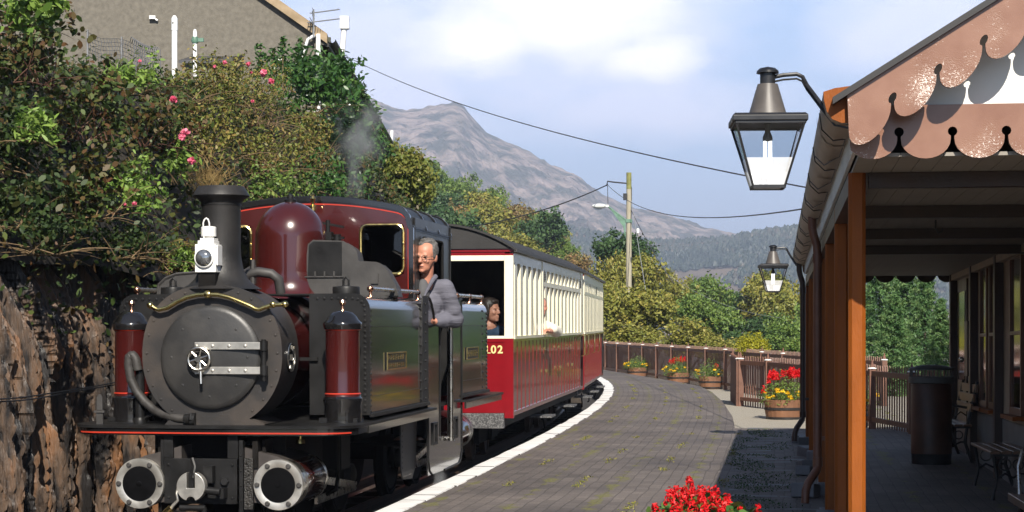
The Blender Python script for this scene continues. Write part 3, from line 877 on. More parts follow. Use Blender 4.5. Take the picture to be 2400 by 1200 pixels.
def bush(name, label, px, py, rx, ry, off, m, leaf, dens=1., aspect=.55, group='bushes on the bank above the rock face', nst=14, stem='stem_dry', up=.3, seed=0, spread=.2):
    Y = bank_at(px, off); x, y, _ = at_edge(Y, -off, 0); s = y / 4500; z = 1.4 + (825 - py) * s
    r = (rx * s, rx * s * .95, ry * s)
    rng = np.random.default_rng(seed + int(px * 3 + py))
    t = empty(name, (x, y, z - r[2]), label=label, cat='bush', group=group)
    lobes = []
    for k in range(7):
        a = rng.uniform(0, 2 * PI); q = rng.uniform(.2, .6)
        lobes.append((math.cos(a) * q * r[0], math.sin(a) * q * r[1], r[2] * (1 + rng.uniform(-.45, .45)), *(rng.uniform(.4, .62) * np.array(r))))
    area = r[0] * r[2]
    ncl = int(dens * area / leaf ** 2 * 1.5) + 40
    P, out, ct = clump_points(rng, lobes, ncl, 9, spread, .35)
    me, at = leaf_mesh('foliage', P, leaf * rng.uniform(.6, 1.35, len(P)), rng, aspect, up=up, out=out)
    set_tint(at, .5 * ct + .55 * rng.random(len(P)))
    place(me, 'foliage', m, t)
    if nst:
        mb = stems(rng, None, r, nst, .006); mb.build('stems', stem, t).location = (0, 0, r[2])
    return t
BUSH = [
    # name, label, px, py, rx, ry, off, material, leaf, density, aspect, stems, stem material
    ('bramble_bush', 'tall dark bramble with red tinged leaves at the top left corner', 95, 110, 125, 130, 3.7, 'leaf_bramble', .072, 1.0, .65, 16, 'stem_red'),
    ('broadleaf_bush', 'pale green large leaved shoots hanging in at the top left corner', 60, 15, 105, 70, 3.3, 'leaf_bright', .085, .5, .6, 6, 'stem_dry'),
    ('bramble_bush', 'dark bramble at the left edge above the rock', 45, 330, 120, 120, 3.25, 'leaf_dark', .066, 1.0, .6, 14, 'stem_dry'),
    ('willowherb_clump', 'bright narrow leaved green clump at the left edge', 85, 292, 70, 60, 2.95, 'leaf_bright', .075, .9, .3, 8, 'stem_dry'),
    ('bramble_bush', 'dark bramble trailing bare red stems left of the bright shrub', 195, 250, 120, 115, 3.35, 'leaf_bramble', .072, 1.0, .65, 22, 'stem_red'),
    ('climbing_plant', 'green climber under the wire netting left of the pale pipes', 310, 178, 95, 62, 3.7, 'leaf_bright', .060, .55, .5, 16, 'stem_dry'),
    ('bramble_bush', 'dark overhanging bramble low at the left edge', 60, 480, 120, 85, 2.95, 'leaf_dark', .066, .9, .6, 20, 'stem_dry'),
    ('bramble_bush', 'dark bramble hanging over the rock left of the locomotive', 190, 440, 120, 110, 3.0, 'leaf_bramble', .072, .95, .6, 20, 'stem_dry'),
    ('leafy_shrub', 'bright green leafy shrub left of the chimney', 318, 425, 95, 105, 3.0, 'leaf_bright', .070, 1.0, .38, 10, 'stem_dry'),
    ('leafy_shrub', 'small bright green shrub nearest the chimney top', 420, 385, 55, 70, 3.2, 'leaf_bright', .068, .9, .36, 8, 'stem_dry'),
    ('rose_bush', 'tangled dull red and olive rose bush with pink blooms at its right', 360, 290, 110, 85, 3.45, 'leaf_bramble', .072, .9, .6, 30, 'stem_red'),
    ('rose_bush', 'olive brown rose thicket under the pale pipes', 470, 190, 110, 80, 3.9, 'leaf_rose', .048, .9, .5, 40, 'stem_dry'),
    ('rose_bush', 'twiggy olive thicket above the straw coloured grass', 480, 310, 95, 90, 3.45, 'leaf_rose', .052, .85, .5, 40, 'stem_dry'),
    ('rose_bush', 'arching rose bush with a line of pink blooms along its top', 590, 225, 115, 100, 3.9, 'leaf_rose', .048, .9, .45, 60, 'stem_dry'),
    ('rose_bush', 'brown twiggy rose thicket in the middle of the bank', 600, 345, 125, 95, 3.5, 'leaf_rose', .052, .9, .45, 60, 'stem_dry'),
    ('rose_bush', 'twiggy bush with arching bare canes left of the laurel', 715, 345, 80, 95, 3.6, 'leaf_rose', .048, .8, .45, 50, 'stem_dry'),
    ('leafy_shrub', 'low green shrub behind the dome', 630, 440, 110, 55, 3.1, 'leaf_green', .055, .9, .5, 14, 'stem_dry'),
    ('laurel_bush', 'glossy dark laurel with upright sprigs against the gable', 690, 165, 85, 75, 4.6, 'leaf_laurel', .105, .85, .42, 8, 'stem_dry'),
    ('laurel_bush', 'big glossy dark laurel below the white flue pipe', 785, 235, 75, 120, 4.3, 'leaf_laurel', .105, 1.0, .42, 8, 'stem_dry'),
    ('laurel_bush', 'dark laurel filling the bank above the cab', 780, 370, 80, 95, 3.8, 'leaf_laurel', .105, .95, .42, 8, 'stem_dry'),
    ('laurel_bush', 'glossy laurel crowding the house eaves beside the white downpipe', 775, 200, 75, 95, 3.6, 'leaf_laurel', .105, 1.0, .42, 8, 'stem_dry'),
    ('laurel_bush', 'laurel filling the gap under the house gutter', 825, 310, 52, 100, 3.6, 'leaf_laurel', .105, 1.0, .42, 8, 'stem_dry'),
    ('laurel_bush', 'laurel just left of the white downpipe foot', 725, 205, 75, 95, 3.9, 'leaf_laurel', .105, .9, .42, 8, 'stem_dry'),
    ('laurel_bush', 'laurel tips hanging over the upper end of the house gutter', 812, 185, 42, 70, 3.5, 'leaf_laurel', .09, 1.2, .42, 5, 'stem_dry'),
    ('laurel_bush', 'laurel tips hanging over the middle of the house gutter', 845, 258, 42, 70, 3.5, 'leaf_laurel', .09, 1.2, .42, 5, 'stem_dry'),
    ('laurel_bush', 'laurel tips at the lower end of the house gutter', 878, 335, 34, 60, 3.5, 'leaf_laurel', .09, 1.2, .42, 5, 'stem_dry'),
    ('laurel_bush', 'low laurel over the cab roof, left of the smoke', 770, 420, 95, 60, 3.2, 'leaf_laurel', .08, .9, .42, 8, 'stem_dry'),
    ('laurel_bush', 'rightmost dark laurel behind the drifting smoke', 845, 360, 55, 110, 4.3, 'leaf_laurel', .105, 1.0, .42, 8, 'stem_dry'),
    ('ivy_bush', 'dark ivy hanging over the rock face behind the sand pot', 300, 560, 130, 70, 2.75, 'leaf_dark', .05, .75, .6, 26, 'stem_dry'),
    ('fern_clump', 'dry fern and grass clump beside the white lamp', 415, 600, 60, 60, 2.85, 'leaf_rose', .06, .8, .3, 24, 'stem_dry'),
    ('leafy_shrub', 'small bright green tuft beside the white lamp', 432, 605, 28, 34, 2.72, 'leaf_bright', .06, .8, .35, 5, 'stem_dry'),
    ('ivy_bush', 'dark ivy hanging over the rock at the left edge', 110, 560, 130, 55, 2.72, 'leaf_dark', .05, .6, .6, 26, 'stem_dry'),
]
for i, (nm, lab, px, py, rx, ry, off, m_, lf, dn, asp, ns, st) in enumerate(BUSH):
    bush(nm, lab, px, py, rx, ry, off, m_, lf, dn, asp, nst=ns, stem=st, seed=i)
# upright laurel sprigs
for px, py, h in ((663, 130, 46), (702, 128, 40), (610, 140, 40), (640, 150, 36)):
    Y = bank_at(px, 4.6); x, y, _ = at_edge(Y, -4.6, 0); s = y / 4500
    rng = np.random.default_rng(px); n = 110; tt = rng.random(n)
    P = np.stack([rng.normal(0, .05, n) * (1.4 - tt), rng.normal(0, .05, n) * (1.4 - tt), tt * h * 2 * s], 1)
    t = empty('laurel_sprig', (x, y, 1.4 + (825 - py - h) * s), label='upright laurel sprig against the gable, %s' % {663: 'tallest of the four', 702: 'rightmost of the four', 610: 'leftmost of the four', 640: 'shortest of the four'}[px], cat='shrub', group='laurel sprigs in front of the gable')
    me, at = leaf_mesh('foliage', P, .1, rng, .35, up=.4); set_tint(at, rng.random(n)); place(me, 'foliage', 'leaf_laurel', t)
    mb = MB(); mb.tube([(0, 0, -.3), (0, 0, h * s), (0.01, 0, h * 1.9 * s)], [.012, .008, .003], 5); mb.build('stem', 'stem_dry', t)
# straw grass
def straw():
    Y = bank_at(492, 3.1); x, y, _ = at_edge(Y, -3.1, 0); s = y / 4500
    rng = np.random.default_rng(2); mb = MB()
    for k in range(340):
        bx = rng.normal(0, 26) * s; by = rng.normal(0, .22); h = rng.uniform(10, 38) * s
        lx = rng.normal(0, 40) * s; zb = rng.normal(0, 24) * s; w = .004
        p0 = (bx - w, by, zb); p1 = (bx + w, by, zb); q0 = (bx + lx * .5 - w * .8, by - .03, zb + h * .7); q1 = (bx + lx * .5 + w * .8, by - .03, zb + h * .7); r_ = (bx + lx * 1.3, by - .09, zb + h * rng.uniform(.45, 1))
        mb.add([p0, p1, q1, q0, r_], [(0, 1, 2, 3), (3, 2, 4)])
    o = mb.build('dry_grass_clump', 'stem_dry', smooth=0, fixn=False)
    o.data.materials[0] = MATS['leaf_straw']
    at = o.data.attributes.new('tint', 'FLOAT', 'FACE'); set_tint(at, rng.random(len(o.data.polygons)))
    o.location = (x, y, 1.4 + (825 - 428) * s); tag(o, 'straw coloured dry grass clump above the chimney', 'grass clump')
straw()
# low growth all over the bank
def undergrowth():
    rng = np.random.default_rng(21); n = 42000
    Y = 8 + 50 * rng.random(n) ** 1.2; t = rng.random(n) ** .8 * 1.25 - .12
    P = np.array([bank_pt(a, max(0, b)) for a, b in zip(Y, t)])
    P[:, 2] += np.where(t < 0, t * 6, 0) + np.abs(rng.normal(0, .10, n)); P[:, 0] += np.abs(rng.normal(0, .12, n)) + np.where(t < 0, .05, 0)
    me, at = leaf_mesh('bank_undergrowth', P, rng.uniform(.04, .10, n), rng, .5, up=.3); set_tint(at, rng.random(n))
    o = place(me, 'bank_undergrowth', 'leaf_bramble'); tag(o, 'low mixed undergrowth covering the bank above the rock', 'undergrowth', kind='stuff')
undergrowth()
# roses
def rose(px, py, off, d, i, col='petal_pink'):
    Y = bank_at(px, off); x, y, _ = at_edge(Y, -off, 0); s = y / 4500
    rng = np.random.default_rng(i); n = 46; u = rng.normal(size=(n, 3)); u /= np.linalg.norm(u, axis=1)[:, None]
    r = d * s * .5
    me, at = leaf_mesh('rose_bloom', u * r * rng.uniform(.4, .9, n)[:, None], r * 1.0, rng, .9, up=0, out=u * 1.5); set_tint(at, rng.random(n))
    return place(me, 'rose_bloom', col, None, (x, y, 1.4 + (825 - py) * s))
for i, (px, py, off, d, lab) in enumerate((
        (407, 233, 2.95, 17, 'pink rose bloom uppermost on the left hand rose bush'), (434, 309, 2.85, 19, 'larger upper bloom of the pair of pink roses'),
        (426, 322, 2.83, 17, 'lower bloom of the pair of pink roses'), (449, 377, 2.8, 18, 'pink rose bloom just above the chimney cap'),
        (617, 170, 3.35, 17, 'largest pink rose below the gable'), (635, 190, 3.35, 15, 'rose bloom right of the largest one below the gable'),
        (582, 150, 3.35, 12, 'pink rose bloom left of the largest one below the gable'), (527, 146, 3.4, 10, 'small pink rose below the dark shed roof'),
        (503, 156, 3.4, 8, 'small pink rose left below the dark shed roof'), (588, 170, 3.35, 7, 'tiny pink bloom under the row of roses'),
        (592, 237, 3.2, 8, 'single small pink rose in the brown thicket'), (328, 143, 3.4, 9, 'salmon rose bloom beside the wire netting'),
        (315, 477, 2.72, 11, 'dull red bloom in the bright green shrub left of the chimney'), (293, 479, 2.72, 8, 'small dull red bloom in the bright green shrub left of the chimney'))):
    o = rose(px, py, off, d, i)                          # a bloom belongs to the bush it grows on
    b = min((q for q in COL.objects if q.type == 'EMPTY' and q.name.startswith(('rose_bush', 'leafy_shrub')) and ('leafy' in q.name) == (py > 450)), key=lambda q: abs(q.location.x - o.location.x) + .3 * abs(q.location.y - o.location.y) + .5 * abs(q.location.z + .5 - o.location.z))
    w = o.location.copy(); o.parent = b; o.location = w - b.location
# yellow-green tree beside the end of the house
tree('broadleaf_tree', 'yellow green tree behind the cab roof beside the house end', 'tree', at_px(942, 418, 41), .72, .92, 'lime', 31, base=3.0)
tree('broadleaf_tree', 'small yellow green tree low at the right of the taller one by the house end', 'tree', at_px(975, 465, 42), .45, .5, 'lime', 34, base=3.0)
tree('broadleaf_tree', 'green tree low behind the cab roof left of the yellow green one', 'tree', at_px(885, 460, 38), .45, .4, 'green', 32, base=3.0)
# golden dwarf conifer behind the yard fence
def golden():
    x, y, z = at_px(1764, 812, 44); rng = np.random.default_rng(6)
    t = empty('golden_shrub', (x, y, z - .35), label='bright golden yellow rounded shrub behind the yard fence', cat='shrub')
    P, out, ct = clump_points(rng, [(0, 0, .38, .31, .31, .30), (.05, 0, .3, .33, .3, .25), (-.08, 0, .3, .3, .3, .25)], 420, 9, .12, .2)
    me, at = leaf_mesh('foliage', P, .05 * rng.uniform(.6, 1.3, len(P)), rng, .4, out=out); set_tint(at, .6 * ct + .4 * rng.random(len(P)))
    place(me, 'foliage', 'leaf_gold', t)
    mb = MB(); mb.cyl((0, 0, -.7), (0, 0, .3), .03, .015, 6); mb.build('stem', 'bark', t)
golden()
# rough grass at the foot of the fence beyond the station
def verge_grass():
    rng = np.random.default_rng(8); n = 9000
    P = np.stack([4.75 + rng.random(n) * 6, 20 + rng.random(n) * 14, np.zeros(n)], 1); P[:, 0] += np.maximum(0, 26 - P[:, 1]) * .06
    P[:, 2] = P[:, 1] * SL - .16 + rng.random(n) * .12 - .06 * np.maximum(0, P[:, 0] - 6)
    me, at = leaf_mesh('verge_grass', P, .14, rng, .16, up=-.2); set_tint(at, rng.random(n))
    tag(place(me, 'verge_grass', 'grass_blade'), 'rough sunlit grass behind the station fence', 'grass', kind='stuff')
verge_grass()
# ------------------------------------------------------------------ locomotive
mat('black_gloss', (.010, .0095, .010), .14, var=.3, scale=3, coat=.7, rvar=.05, spec=.6)
mat('black_satin', (.012, .0118, .012), .42, var=.35, scale=5, bump=.08, bscale=40, spec=.25)
mat('black_sooty', (.007, .006, .0055), .7, var=.5, scale=7, bump=.15, bscale=50, spec=.15)
mat('smokebox_grey', (.025, .023, .0225), .50, scale=2.6, col2=(.060, .047, .038), bump=.10, bscale=70, lo=.42, hi=.72, rvar=.12)
mat('smokebox_door', (.026, .0255, .0255), .42, scale=3.5, col2=(.050, .047, .044), bump=.08, bscale=60, lo=.45, hi=.75, rvar=.12)
mat('bunker_grey', (.032, .030, .029), .55, scale=6, col2=(.052, .049, .047), bump=.12)
mat('maroon', (.05, .0072, .0066), .22, var=.12, scale=4, coat=.8, rvar=.06)
mat('maroon_polished', (.070, .016, .013), .12, var=.2, scale=3, coat=1.0, spec=.8)
mat('lining_red', (.44, .036, .018), .35, var=.08)
mat('steel_bright', (.62, .59, .53), .28, metal=1., var=.12, scale=12, rvar=.10)
mat('steel_white', (.66, .63, .57), .38, metal=.85, var=.14, scale=9, rvar=.12)
mat('brass', (.72, .56, .22), .20, metal=1., var=.12, scale=14)
mat('copper', (.72, .38, .24), .22, metal=1., var=.12, scale=14)
mat('rubber', (.035, .032, .03), .6, var=.3, scale=14, bump=.2)
mat('lamp_white', (.80, .79, .76), .35, var=.07, scale=20)
mat('dark_glass', (.008, .009, .010), .06, var=.1, coat=.5)
mat('lens', (.34, .35, .36), .08, metal=.8, var=.3, scale=30)
mat('chimney_black', (.015, .0145, .0145), .5, scale=5, col2=(.026, .024, .023), bump=.15, bscale=60, spec=.35)
mat('black_painted', (.016, .0155, .017), .34, var=.3, scale=4, coat=.15)
mat('void_black', (.003, .003, .0035), .8, var=.4, scale=20, spec=.06)
mat('chest_brown', (.05, .043, .04), .45, var=.25, scale=5)
mat('grease', (.02, .018, .016), .35, var=.6, scale=30, bump=.8, bscale=90)

LA = math.atan(.154); LSA, LCA = math.sin(LA), math.cos(LA)
LRX, LRY = -2.207, 13.931
loco = empty('steam_locomotive', (LRX, LRY, -.25 + lev(LRY)), (math.atan(SL), 0, -LA), 'black and maroon narrow gauge steam locomotive standing at the head of the train', 'locomotive')
def LW(x, y, z):
    X = LRX + x * LCA + y * LSA; Y = LRY - x * LSA + y * LCA
    return (X, Y, z - .25 + lev(Y))

def arc(cx, cy, r, a0, a1, n, ry=None):
    ry = ry or r
    return [(cx + r * math.cos(R(a0 + (a1 - a0) * k / n)), cy + ry * math.sin(R(a0 + (a1 - a0) * k / n))) for k in range(n + 1)]

# --- running plate (notched at the cab) with red lined edge
def plate():
    hw = 1.08
    right = [(hw, .42)] + [(hw, 3.17), (.985, 3.17), (.985, 4.74), (hw, 4.74), (hw, 6.9)]
    front = []
    for k in range(15):                              # slightly bowed front edge, rounded corners
        x = -1 + 2 * k / 14
        front.append((x * .80, -.03 + .035 * x * x))
    cl = arc(-.80, .28, .28, 180, 265, 6); cr = arc(.80, .28, .28, 275, 360, 6)
    poly = cl + front[1:-1] + cr + right + [(.98, 7.05), (-.98, 7.05), (-hw, 6.9), (-hw, 4.74), (-.985, 4.74), (-.985, 3.17), (-hw, 3.17)]
    mb = MB(); mb.prism(poly, 'xy', .885, .905)
    p = mb.build('running_plate', 'black_satin', loco)
    # edging bar below the lip
    edge_pts = [(-1.06, 1.0)] + cl[:] + front[1:-1] + cr[:] + [(1.06, 1.0)]
    mb = MB(); rows = []
    for i, (x, y) in enumerate(edge_pts):
        s = .985
        rows.append([(x * s, .012 + y * s, z) for z in (.835, .884)])
    mb.grid(rows)
    for (x, y0, y1) in ((1.05, .6, 3.16), (-1.05, .6, 3.16), (1.05, 4.75, 6.9), (-1.05, 4.75, 6.9)):
        k = MB(); k.box(x - .01, x + .01, y0, y1, .825, .884); k.build('side_edging', 'black_gloss', p)
    mb.build('edging', 'black_gloss', p)
    mb = MB(); pts = cl[3:] + front[1:-1] + cr[:-2]
    mb.grid([[(x * .99, y * .99 + .002, z) for z in (.847, .858)] for x, y in pts])
    mb.build('lining', 'lining_red', p, fixn=False)
plate()

# --- smokebox
def smokebox():
    cz = 1.40; r = .53
    poly = []
    for k in range(49):
        a = R(-58 + 296 * k / 48)
        n_ = 2.0 if math.sin(a) < 0 else 2.35
        c, s_ = math.cos(a), math.sin(a)
        poly.append((math.copysign(abs(c) ** (2 / n_), c) * r, cz + math.copysign(abs(s_) ** (2 / n_), s_) * r))
    poly += [(-.335, .935), (-.36, .905), (.40, .905), (.335, .935)]
    mb = MB(); mb.prism(poly, 'xz', .115, .14)
    body = [(x * .985, cz + (z - cz) * .985) for x, z in poly]
    mb.prism(body, 'xz', .14, .60)
    for k in range(22):
        a = R(-52 + 284 * k / 21)
        n_ = 2.0 if math.sin(a) < 0 else 2.35
        c, s_ = math.cos(a), math.sin(a)
        mb.rivet((math.copysign(abs(c) ** (2 / n_), c) * (r - .035), .115, cz + math.copysign(abs(s_) ** (2 / n_), s_) * (r - .035)), (0, -1, 0), .011)
    sb = mb.build('smokebox', 'smokebox_grey', loco)
    # dished door
    mb = MB(); mb.lathe([(.378, 0), (.378, .035), (.362, .05), (.34, .054), (.25, .07), (.12, .082), (.002, .086)], (0, .117, cz), (0, -1, 0), 56, cap0=False)
    for k in range(8):
        a = 2 * PI * k / 8 + PI / 8 * 0; mb.rivet((.285 * math.cos(a), .058, cz + .285 * math.sin(a)), (0, -1, 0), .013)
    d = mb.build('smokebox_door', 'smokebox_door', sb)
    for z in (1.484, 1.305):
        mb = MB(); mb.box(-.10, .395, .020, .036, z - .027, z + .027)
        for x in (-.085, .035, .16, .28): mb.rivet((x, .020, z), (0, -1, 0), .014)
        mb.build('hinge_strap', 'steel_white', sb, bevel=.003)
    mb = MB(); mb.cyl((.415, .035, 1.23), (.415, .035, 1.53), .018, n=10)
    for z in (1.484, 1.305): mb.cyl((.415, .035, z - .035), (.415, .035, z + .035), .03, n=10); mb.box(.36, .42, .03, .115, z - .02, z + .02)
    mb.build('hinge_pin', 'black_satin', sb)
    # hand wheel and locking handle
    mb = MB(); c = Vector((-.055, -.02, 1.39))
    mb.tube([c + Vector((.080 * math.cos(2 * PI * k / 28), 0, .080 * math.sin(2 * PI * k / 28))) for k in range(29)], .011, 8, caps=False)
    for k in range(6):
        a = 2 * PI * k / 6 + .3; mb.cyl(c + Vector((.018 * math.cos(a), 0, .018 * math.sin(a))), c + Vector((.08 * math.cos(a), 0, .08 * math.sin(a))), .0085, n=6)
    mb.cyl(c + Vector((0, -.02, 0)), c + Vector((0, .07, 0)), .024, n=12)
    mb.build('hand_wheel', 'steel_bright', sb)
    mb = MB(); mb.tube([(-.055, -.005, 1.39), (-.045, -.012, 1.30), (-.04, -.02, 1.21)], [.014, .011, .012], 8)
    mb.build('locking_handle', 'steel_bright', sb)
    # works plate on the platform side of the smokebox
    mb = MB(); X = Matrix.Translation((.524, .36, 1.395)) @ Matrix.Rotation(R(90), 4, 'Y')
    mb.X = X; mb.lathe([(.112, -.004), (.112, .008)], (0, 0, 0), (0, 0, 1), 36)
    w = mb.build('works_plate', 'black_gloss', sb)
    mb = MB(); mb.X = X
    mb.tube([(.103 * math.cos(2 * PI * k / 36), .103 * math.sin(2 * PI * k / 36), .009) for k in range(37)], .0045, 5, caps=False)
    for k in range(15):                                    # worn raised characters round the rim and across the middle
        if k in (4, 11): continue
        a = 2 * PI * k / 15; p = Vector((.074 * math.cos(a), .074 * math.sin(a), .010)); u = Vector((math.cos(a), math.sin(a), 0))
        mb.bar(p - u * .014, p + u * .014, .007, .003)
        if k % 2: mb.bar(p - u * .014 + Vector((-u.y, u.x, 0)) * .01, p + u * .010 + Vector((-u.y, u.x, 0)) * .01, .004, .003)
    for q in (-.03, 0, .03): mb.bar((-.022, q, .010), (.022, q + .004, .010), .007, .003)
    mb.build('lettering', 'steel_bright', w)
smokebox()

# --- chimney
mb = MB(); mb.lathe([(.30, 1.90), (.24, 1.935), (.195, 1.98), (.162, 2.05), (.146, 2.14), (.142, 2.20), (.144, 2.50), (.150, 2.545), (.152, 2.548), (.165, 2.566), (.206, 2.584), (.211, 2.592), (.208, 2.602), (.182, 2.640), (.168, 2.662), (.135, 2.664), (.128, 2.5), (.128, 2.3)], (0, .36, 0), n=40, cap1=False)
ch = mb.build('chimney', 'chimney_black', loco)
mb = MB(); mb.lathe([(.1445, 2.515), (.149, 2.52), (.149, 2.53), (.1445, 2.535)], (0, .36, 0), n=40); mb.build('chimney_band', 'black_satin', ch)

# --- brass handrail across the smokebox
def handrail():
    pts = [(-.447, 1.781), (-.41, 1.757), (-.382, 1.748), (-.317, 1.762), (-.24, 1.806), (-.171, 1.837), (-.09, 1.855), (-.01, 1.859), (.07, 1.855), (.151, 1.836), (.23, 1.805), (.312, 1.771), (.345, 1.752), (.376, 1.748), (.42, 1.764), (.472, 1.78), (.567, 1.784)]
    mb = MB(); mb.tube([(x, .06, z) for x, z in pts], .0165, 10)
    for x, z in ((-.447, 1.781), (-.01, 1.859)): mb.sphere((x, .06, z), .03 if x > -.1 else .026, 12, 8)
    for x in (.478, .567): mb.sphere((x, .06, 1.783), .026, 12, 8)
    mb.lathe([(.026, -.02), (.032, 0), (.026, .02)], (-.01, .06, 1.859), (1, 0, 0), 12)
    h = mb.build('handrail', 'brass', loco)
    mb = MB()
    for x, z in ((-.44, 1.775), (-.01, 1.855), (.43, 1.76)): mb.cyl((x, .06, z), (x, .13, z - .01), .011, n=8)
    mb.build('handrail_stanchion', 'brass', h)
handrail()

# --- boiler, dome, pipes
mb = MB(); mb.lathe([(.455, .60), (.455, 3.03)], (0, 0, 1.41), (0, 1, 0), 48)
boiler = mb.build('boiler', 'maroon', loco)
mb = MB()
for y in (.63, 1.3, 2.0, 2.75): mb.lathe([(.457, y), (.460, y + .004), (.460, y + .046), (.457, y + .05)], (0, 0, 1.41), (0, 1, 0), 48, False, False)
mb.build('boiler_band', 'black_gloss', boiler)
mb = MB(); prof = [(.46, 1.76), (.40, 1.83), (.345, 1.885), (.312, 1.94), (.298, 2.0), (.295, 2.08), (.295, 2.36)]
prof += [(.295 * math.cos(R(a)), 2.36 + .305 * math.sin(R(a))) for a in range(6, 90, 6)] + [(.001, 2.665)]
mb.lathe(prof, (.02, 2.22, 0), n=56, cap0=False)
mb.build('steam_dome', 'maroon', loco)
mb = MB(); mb.lathe([(.05, 2.655), (.05, 2.68), (.03, 2.69), (.028, 2.72), (.001, 2.73)], (.02, 2.22, 0), n=14, cap0=False); mb.build('dome_knob', 'black_satin', loco)
def pipes():
    mb = MB()
    mb.tube([(-.02, 1.0, 1.84), (-.02, 1.0, 1.98), (.02, 1.0, 2.03), (.10, 1.0, 2.045), (.20, 1.0, 2.03), (.25, 1.02, 1.99), (.26, 1.05, 1.88)], .038, 12)
    mb.lathe([(.075, 1.83), (.075, 1.87), (.055, 1.88), (.055, 1.99), (.062, 1.995), (.062, 2.02), (.03, 2.03)], (-.04, .98, 0), n=14)
    mb.cyl((.05, 1.0, 1.95), (.05, 1.0, 2.14), .022, n=8)
    mb.tube([(-.30, 2.6, 2.08), (-.30, 2.2, 2.10), (-.28, 1.9, 2.05)], .04, 10)
    mb.build('blast_pipe_fittings', 'bunker_grey', loco)
    mb = MB(); mb.box(.24, .32, 2.42, 2.50, 2.28, 2.42); mb.cyl((.28, 2.46, 2.40), (.28, 2.46, 2.52), .02, n=8); mb.bar((.22, 2.46, 2.50), (.42, 2.46, 2.46), .02, .02)
    mb.cyl((.36, 2.46, 2.25), (.36, 2.46, 2.40), .035, n=10); mb.box(.22, .42, 2.44, 2.48, 2.36, 2.38)
    mb.build('safety_valve', 'black_satin', loco)
    mb = MB(); mb.lathe([(.030, 2.66), (.032, 2.70), (.016, 2.715), (.018, 2.75), (.026, 2.765), (.012, 2.79), (.016, 2.80), (.001, 2.82)], (.03, 2.92, -.03), n=12); mb.build('whistle', 'brass', loco)
pipes()

# --- side tanks
def tank(side, y0, y1, xi, xo, front=True):
    s = side
    sec = [(xi, .945), (xo, .945)] + [(xo - .12 + .12 * math.cos(R(a)), 1.75 + .12 * math.sin(R(a))) for a in range(0, 91, 15)] + [(xi, 1.87)]
    mb = MB(); mb.prism([(s * x, z) for x, z in sec], 'xz', y0, y1)
    t = mb.build('side_tank', 'black_gloss', loco, bevel=.004)
    mb = MB()                                                    # riveted edge angles
    if front:
        mb.prism([(s * x, z) for x, z in [(xi, .945), (xo + .004, .945)] + [(xo - .12 + .124 * math.cos(R(a)), 1.75 + .124 * math.sin(R(a))) for a in range(0, 91, 15)] + [(xi, 1.874)]], 'xz', y0 - .012, y0 + .002)
        for k in range(20): mb.rivet((s * (xo - .035), y0 - .012, .975 + k * .0405), (0, -1, 0), .0135)
        for a in (20, 45, 70): mb.rivet((s * (xo - .12 + .085 * math.cos(R(a))), y0 - .012, 1.75 + .085 * math.sin(R(a))), (0, -1, 0), .0135)
        for k in range(int((xo - xi - .12) / .055)): mb.rivet((s * (xo - .13 - k * .055), y0 - .012, 1.835), (0, -1, 0), .0135)
    for k in range(20): mb.rivet((s * xo, y0 + .03, .975 + k * .0405), (s, 0, 0), .012)
    for k in range(11): mb.rivet((s * xo, y1 - .28, .99 + k * .078), (s, 0, 0), .014)
    n = int((y1 - y0) / .06)
    for k in range(n): mb.rivet((s * (xo + .02), y0 + .03 + k * .06, .957), (0, 0, 1), .009)
    mb.box(s * (xo - .002) if s > 0 else s * (xo + .03), s * (xo + .03) if s > 0 else s * (xo - .002), y0, y1, .93, .956)
    mb.build('rivets', 'black_satin', t)
    mb = MB(); mb.box(min(s * (xo + .0005), s * (xo + .003)), max(s * (xo + .0005), s * (xo + .003)), y0 + .10, y1 - .36, 1.620, 1.6235)
    mb.box(min(s * (xo + .0005), s * (xo + .003)), max(s * (xo + .0005), s * (xo + .003)), y0 + .10, y1 - .36, 1.085, 1.0885)
    mb.box(min(s * (xo + .0005), s * (xo + .003)), max(s * (xo + .0005), s * (xo + .003)), y1 - .363, y1 - .36, 1.085, 1.6235)
    mb.build('lining', 'lining_red' if side < 0 else 'bunker_grey', t)
    return t
tF = tank(1, .90, 3.12, .53, 1.0); tL = tank(-1, .90, 3.12, .53, .985)
tR = tank(1, 4.80, 6.32, .46, 1.0); tLR = tank(-1, 4.80, 6.32, .46, .985, False)
mb = MB()
for k in range(20): mb.rivet((1.0, 6.29, .975 + k * .0405), (1, 0, 0), .016)
mb.build('rivets', 'black_satin', tR)
def nameplate(t, y0, y1, z0, z1, words):
    mb = MB(); mb.box(1.001, 1.010, y0, y1, z0, z1); p = mb.build('nameplate', 'black_satin', t)
    mb = MB(); w = .012
    for a in ((y0, y1, z0, z0 + w), (y0, y1, z1 - w, z1), (y0, y0 + w, z0 + w, z1 - w), (y1 - w, y1, z0 + w, z1 - w)): mb.box(1.0095, 1.0165, *a)
    mb.build('plate_frame', 'brass', p)
    # raised letters, too fine in the photograph to read: plain strokes in rows
    mb = MB(); rnd = random.Random(int(y0 * 100))
    for (za, h, n) in words:
        for k in range(n):
            ya = y0 + .05 + (y1 - y0 - .10) * k / n; wd = (y1 - y0 - .10) / n * .62
            mb.box(1.0095, 1.0145, ya, ya + wd * .34, za, za + h)
            mb.box(1.0095, 1.0140, ya, ya + wd, za + (h - .012) * rnd.random(), za + (h - .012) * rnd.random() + .012) if False else mb.box(1.0095, 1.0140, ya + wd * .34, ya + wd, za + h * .45, za + h * .62)
    mb.build('lettering', 'brass', p)
nameplate(tF, 1.455, 2.19, 1.272, 1.415, [(1.35, .045, 7), (1.29, .04, 8)])
nameplate(tR, 5.05, 5.72, 1.285, 1.41, [(1.315, .065, 6)])
